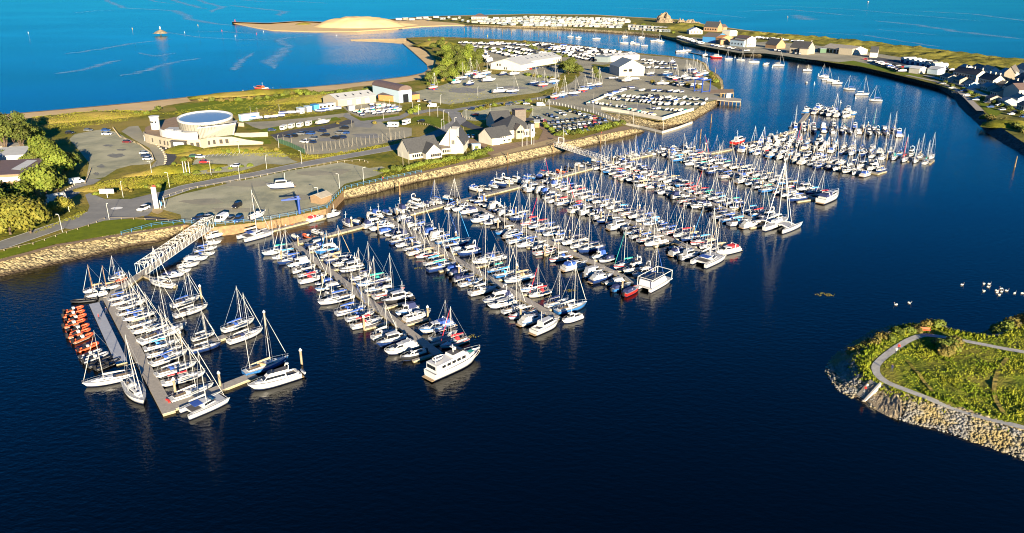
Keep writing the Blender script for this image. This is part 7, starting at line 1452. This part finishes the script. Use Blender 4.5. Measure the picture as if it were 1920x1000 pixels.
def drape(name, pts, wd, m, dz=.12):
    pts = chaikin(pts); P = resample([at(u, v, 2.75) for u, v in pts], 90); q = []
    for i, p in enumerate(P):
        d = (P[min(i + 1, 89)] - P[max(i - 1, 0)]).normalized(); nn = Vector((-d.y, d.x, 0)); row_ = []
        for k in (-.5, -.25, 0, .25, .5):
            a = p + nn * wd * k * (1 + .12 * noise.noise(Vector((i * .4, k, 2)))); a.z = phz(a.x, a.y) + dz; row_.append(a)
        q.append(row_)
    for i in range(90):
        for a in q[i]: a.z = q[i][2].z
    b = MB(); b.loft(q, m, cap=False); return struct(b.build(name, None, True))
drape("footpath", PATH, 1.6, M['path'], .07); drape("worn_track", [(1888, 672), (1868, 700), (1862, 735), (1872, 762), (1886, 780)], .8, M['grass'], .15); drape("worn_track", [(1700, 675), (1712, 690), (1730, 712), (1748, 735)], .7, M['grass'], .15)
# boulders round the shore
rg = random.Random(5); ico = []
for k in range(5):
    v_ = [Vector(p) for p in [(0, 0, 1), (.89, 0, .45), (.28, .85, .45), (-.72, .53, .45), (-.72, -.53, .45), (.28, -.85, .45), (.72, .53, -.45), (-.28, .85, -.45), (-.89, 0, -.45), (-.28, -.85, -.45), (.72, -.53, -.45), (0, 0, -1)]]
    ico.append([p * rg.uniform(.7, 1.2) for p in v_])
IF = [(0, 1, 2), (0, 2, 3), (0, 3, 4), (0, 4, 5), (0, 5, 1), (1, 6, 2), (2, 7, 3), (3, 8, 4), (4, 9, 5), (5, 10, 1), (6, 7, 2), (7, 8, 3), (8, 9, 4), (9, 10, 5), (10, 6, 1), (11, 7, 6), (11, 8, 7), (11, 9, 8), (11, 10, 9), (11, 6, 10)]
mb = MB(); xs = rg.random; cnt = 0
bx = np.array([[rg.uniform(PA[:, 0].min(), PA[:, 0].max()), rg.uniform(PA[:, 1].min(), PA[:, 1].max())] for _ in range(105000)]); bd = inside_dist(bx[:, 0], bx[:, 1])
for (x, y), d in zip(bx, bd):
    if -.8 < d < 5.0:
        cv = at(1650, 752, 1); 
        if (x - cv.x) ** 2 + (y - cv.y) ** 2 < 24 and rg.random() < .94: continue
        s_ = rg.uniform(.13, .34); z = phz(x, y); mb.add([Vector((x, y, z + s_ * .25)) + p * s_ for p in ico[cnt % 5]], IF, M['boulder']); cnt += 1
tag(mb.build("shore_boulders"), "grey and ochre boulders banked round the grassy point", "boulders", None, "stuff")
# sandy cove and slipway steps
strip("shingle_cove", [at(1637, 722, 2.6), at(1652, 718, 2.75), at(1672, 728, 2.7), at(1688, 752, 2.3), at(1694, 772, 1.4)], [at(1614, 752, -.15), at(1628, 764, -.15), at(1645, 774, -.15), at(1664, 783, -.15), at(1680, 789, -.15)], M["shingle"], .6, .12)
rt = empty("slipway", (0, 0, 0), 0, "sloping concrete slipway steps beside the little cove", "slipway"); a, c = at(1640, 716, 2.9), at(1609, 750, -.2); d = c - a; f = Vector((d.x, d.y, 0)).normalized(); s_ = Vector((-f.y, f.x, 0))
for i in range(14):
    p = a + d * ((i + .5) / 14); b = MB(); b.box(p.x, p.y, p.z - .5, d.length / 14 * .98, 2.0, .6, M['concrete'], math.atan2(f.y, f.x)); b.build("step", rt)
b = MB(); q = a + d * .5 + s_ * 1.3; b.add([a + s_ * 1.1 + Vector((0, 0, .5)), c + s_ * 1.1 + Vector((0, 0, .5)), c + s_ * 1.5 + Vector((0, 0, .5)), a + s_ * 1.5 + Vector((0, 0, .5)), a + s_ * 1.1 - Vector((0, 0, 1)), c + s_ * 1.1 - Vector((0, 0, 1)), c + s_ * 1.5 - Vector((0, 0, 1)), a + s_ * 1.5 - Vector((0, 0, 1))], [(0, 1, 2, 3), (0, 4, 5, 1), (1, 5, 6, 2), (2, 6, 7, 3), (3, 7, 4, 0)], M['render']); b.build("side_wall", rt)
# rough grass and scrub on the point
mb = MB(); tx = np.array([[rg.uniform(PA[:, 0].min(), 75 + 80), rg.uniform(PA[:, 1].min(), PA[:, 1].max())] for _ in range(64000)]); td = inside_dist(tx[:, 0], tx[:, 1]); made = 0
for (x, y), d in zip(tx, td):
    if d < 4.0: continue
    if np.min((pth[:, 0] - x) ** 2 + (pth[:, 1] - y) ** 2) < 1.5: continue
    dens = noise.noise(Vector((x * .16, y * .16, 1))) + .25
    if rg.random() > .2 + dens * .7: continue
    h = rg.uniform(.10, .26) * (1 + max(0, dens)) * (1.9 if d < 8 else 1); z = phz(x, y)
    for k in range(4):
        a = rg.uniform(0, 6.28); w_ = rg.uniform(.07, .17); ox, oy = rg.uniform(-.25, .25), rg.uniform(-.25, .25); l = rg.uniform(-.25, .25)
        p = Vector((x + ox, y + oy, z - .05)); e = Vector((math.cos(a), math.sin(a), 0)) * w_; mb.add([p - e, p + e, p + e * .4 + Vector((l, l * .5, h)), p - e * .4 + Vector((l, l * .5, h))], [(0, 1, 2, 3)], M['tuft'])
    made += 1
tag(mb.build("rough_grass"), "rough tussocky grass covering the point", "grass", None, "stuff")
for i in range(46):      # scrub on the seaward crest, on the hump and at the right edge
    if i < 22: u = 1590 + i * 8.2; v = 652 - i * 2.1 + rnd.uniform(-6, 8); s_ = .8
    elif i < 34: u = 1772 + rnd.uniform(-30, 36); v = 655 + rnd.uniform(-12, 12); s_ = 1.0
    else: u = 1855 + (i - 34) * 7; v = 606 - (i - 34) * 1.0 + rnd.uniform(-2, 14); s_ = 1.2
    p = at(u, v, 2.6); d_ = float(inside_dist(np.array([p.x]), np.array([p.y]))[0])
    if d_ < 2.0: continue
    p.z = phz(p.x, p.y) - .1; rnd.choice([BU[0], BU[2], BU[2], BU[4]]).put("shrub", p, rnd.uniform(0, 6), f"low scrub bush on the grassy point, {nth(i + 1)} going round from the rocky tip", "shrub", "scrub on the grassy point", s_ * rnd.uniform(.7, 1.1))
def ptz(u, v): p = at(u, v, 2.9); p.z = phz(p.x, p.y) + .1; return p
rt = empty("park_bench", ptz(1735, 622), R(-10), "rust orange bench above the bend in the path", "bench"); b = MB(); b.box(0, 0, .42, 2.0, .5, .07, M['orange']); b.build("seat", rt); b = MB(); b.box(0, .28, .5, 2.0, .06, .5, M['orange']); b.build("backrest", rt)
for x in (-.8, .8): b = MB(); b.box(x, 0, 0, .08, .5, .42, M['dframe']); b.build("leg", rt)
# rough grass over the verges and banks of the main land
mb = MB()
for poly, n in [([(165, 360), (300, 351), (420, 334), (480, 317), (395, 329), (330, 308), (270, 330), (200, 343)], 2600), ([(300, 214), (440, 190), (540, 178), (640, 185), (700, 175), (610, 212), (480, 226), (430, 228)], 3600), ([(385, 286), (520, 279), (545, 296), (400, 291)], 900), ([(60, 226), (160, 214), (285, 211), (245, 226), (100, 246)], 1800), ([(535, 288), (575, 300), (650, 290), (760, 268), (700, 274), (600, 292)], 900), ([(700, 320), (745, 312), (900, 288), (884, 300), (722, 336)], 1200), ([(870, 206), (990, 187), (1008, 187), (890, 210)], 900), ([(60, 440), (150, 408), (160, 396), (100, 420)], 500), ([(815, 165), (860, 155), (980, 190), (1040, 165), (1010, 185), (850, 208)], 500)]:
    pa = [at(u, v, GZ) for u, v in poly]; tr = tessellate_polygon([pa]); ar = [((pa[t[1]] - pa[t[0]]).cross(pa[t[2]] - pa[t[0]])).length for t in tr]
    for _ in range(n):
        t = rg.choices(tr, ar)[0]; a, b = rg.random(), rg.random()
        if a + b > 1: a, b = 1 - a, 1 - b
        p = pa[t[0]] + (pa[t[1]] - pa[t[0]]) * a + (pa[t[2]] - pa[t[0]]) * b
        if noise.noise(Vector((p.x * .08, p.y * .08, 4))) < rg.uniform(-.5, .25): continue
        z = hz(p.x, p.y); h = rg.uniform(.18, .45)
        for k in range(3):
            an = rg.uniform(0, 6.28); w_ = rg.uniform(.15, .36); q = Vector((p.x + rg.uniform(-.6, .6), p.y + rg.uniform(-.6, .6), z - .1)); e = Vector((math.cos(an), math.sin(an), 0)) * w_; l = Vector((rg.uniform(-.3, .3), rg.uniform(-.3, .3), h)); mb.add([q - e, q + e, q + e * .3 + l, q - e * .3 + l], [(0, 1, 2, 3)], M['verge'])
tag(mb.build("verge_grass"), "tussocky yellow green grass on the verges and banks", "grass", None, "stuff")
# ---------------------------------------------------------------- people and birds
def person_mesh(jacket, pose=0):
    me = bpy.data.meshes.new("person"); st = .16 + .1 * pose
    J = [(0, 0, .95), (0, 0, 1.2), (0, 0, 1.42), (0, 0, 1.52), (0, .02, 1.60), (0, .03, 1.70), (.09, st * .5, .52), (.1, st, .08), (.1, st + .12, .04), (-.09, -st * .5, .5), (-.1, -st, .1), (-.1, -st + .12, .05), (.2, 0, 1.40), (.26, -.06, 1.12), (.25, .06, .9), (-.2, 0, 1.40), (-.26, .06, 1.12), (-.25, .14, .92), (.09, 0, .9), (-.09, 0, .9)]
    E = [(0, 1), (1, 2), (2, 3), (3, 4), (4, 5), (0, 18), (18, 6), (6, 7), (7, 8), (0, 19), (19, 9), (9, 10), (10, 11), (2, 12), (12, 13), (13, 14), (2, 15), (15, 16), (16, 17)]
    Rr = [.15, .15, .17, .06, .09, .09, .075, .05, .04, .075, .05, .04, .075, .05, .04, .075, .05, .04, .1, .1]
    me.from_pydata(J, E, []); o = bpy.data.objects.new("person", me); COL.objects.link(o); mo = o.modifiers.new("Skin", 'SKIN'); sb = o.modifiers.new("Sub", 'SUBSURF'); sb.levels = 1
    bpy.context.view_layer.update()
    for v, r in zip(me.skin_vertices[0].data, Rr): v.radius = (r, r * .8)
    me.skin_vertices[0].data[0].use_root = True
    bpy.context.view_layer.update(); ev = bpy.data.meshes.new_from_object(o.evaluated_get(bpy.context.evaluated_depsgraph_get())); bpy.data.objects.remove(o)
    ev.materials.clear()
    for m in (M['trous'], M[jacket], M['skin'], M['hair']): ev.materials.append(m)
    for p in ev.polygons:
        z = p.center.z; x = abs(p.center.x); p.material_index = 3 if z > 1.70 or (z > 1.6 and p.center.y < -.01) else 2 if z > 1.5 or (x > .2 and z < .95 and z > .8) else 1 if z > .93 else 0
    return ev
PM = {c: person_mesh(c, i % 2) for i, c in enumerate(('redp', 'cwhite', 'cnavy', 'cblue'))}
for u, v, c, zz, lb in [(1684, 658, 'redp', None, "person in a red top walking on the point's path"), (1679, 665, 'cwhite', None, "person in a white top beside the red clad walker"), (1671, 698, 'cnavy', None, "person in dark clothes standing in the grass by the path"), (312, 283, 'cwhite', GZ, "person in a white top outside the sailing centre"), (290, 204, 'cnavy', GZ, "person in dark clothes walking on the beach"), (265, 210, 'cblue', GZ, "person in blue near the dune path"), (273, 213, 'redp', GZ, "person in red near the dune path"), (512, 168, 'cwhite', 2.2, "person in white beside the launching tractor"), (527, 167, 'cnavy', 2.2, "person in dark clothes watching the lifeboat"), (456, 173, 'cwhite', 1.5, "person in white at the water's edge left of lifeboat"), (340, 281, 'cblue', GZ, "person in blue at the dark portal"), (1128, 253, 'redp', GZ + .1, "person in red walking the promenade by the hedge"), (718, 339, 'redp', GZ, "person in red leaning at the blue railing"), (200, 588, 'cnavy', .6, "person in dark clothes at the top of grey dock"), (186, 600, 'redp', .6, "person in red among the orange dinghies")]:
    p = at(u, v, 2.9 if zz is None else zz)
    if zz is None: p.z = phz(p.x, p.y) + .2
    o = put1(PM[c], "person", p, rnd.uniform(0, 6.2), lb, "person", None)
kids = [(1622, 733, 'redp'), (1625, 730, 'cwhite'), (1619, 737, 'cwhite')]
for i, (u, v, c) in enumerate(kids): 
    p = at(u, v, 1.7); put1(PM[c], "person", (p.x, p.y, 1.45 + .25 * i if i < 2 else 1.2), 2.5 + i, f"person in a {'red' if c == 'redp' else 'white'} top on the slipway, {('middle', 'upper', 'lower')[i]} of the little group", "person", None, .8)
def swan():
    T = Tpl(); b = MB(); pr = [(-.62, .02, .22), (-.45, .16, .2), (-.15, .27, .2), (.2, .25, .18), (.42, .12, .2), (.5, .02, .22)]; rings = []
    for x, r, z in pr: rings.append([(x, r * math.cos(t * .785), z - .05 + r * .8 * math.sin(t * .785)) for t in range(8)])
    b.loft(rings, M['cwhite'], closed=True); b.tube([(.38, 0, .25), (.52, 0, .42), (.48, 0, .66), (.5, 0, .82), (.6, 0, .86), (.7, 0, .83)], [.1, .07, .05, .05, .06, .03], M['cwhite'], 7); T.part("body", b, True)
    k = MB(); k.tube([(.68, 0, .83), (.8, 0, .79)], [.03, .015], M['orange'], 5); T.part("beak", k)
    w_ = MB()
    for s_ in (-1, 1): w_.add([(.25, s_ * .2, .3), (-.1, s_ * .3, .34), (-.6, s_ * .1, .3), (-.2, s_ * .12, .48)], [(0, 1, 3), (1, 2, 3), (2, 0, 3)], M['cwhite'])
    T.part("wings", w_); return T
SW = swan()
for i, (x, y) in enumerate([(215, 335), (350, 318), (885, 134), (1105, 125), (1158, 126), (1150, 156), (1105, 198), (1234, 194), (1240, 212), (1282, 175), (1285, 204), (1335, 194), (1260, 237), (1416, 219), (1494, 220)]):
    SW.put("swan", at(1640 + x / 5.4, 510 + y / 5.4, 0), rnd.uniform(-.6, .6) + math.pi * (i % 3 == 0), f"white swan on the open water, {nth(i + 1)} from the left of the flock", "swan", "swans on the harbour water", .8)
for i, (u, v, s_) in enumerate([(1545, 553, 1.6), (1068, 545, 1.2), (882, 631, 1.1), (782, 503, .9), (702, 445, .6)]):
    b = MB(); rg = random.Random(i)
    for k in range(26): x, y = rg.gauss(0, .7), rg.gauss(0, .35); b.box(x, y, .01, rg.uniform(.1, .4), rg.uniform(.05, .2), .06, M['leafo'], rg.uniform(0, 3))
    o = b.build("floating_weed"); o.location = at(u, v, 0); o.scale = (s_,) * 3; tag(o, f"floating patch of ochre weed, {('rightmost', 'second', 'third', 'fourth', 'leftmost')[i]} on the dark water", "seaweed")
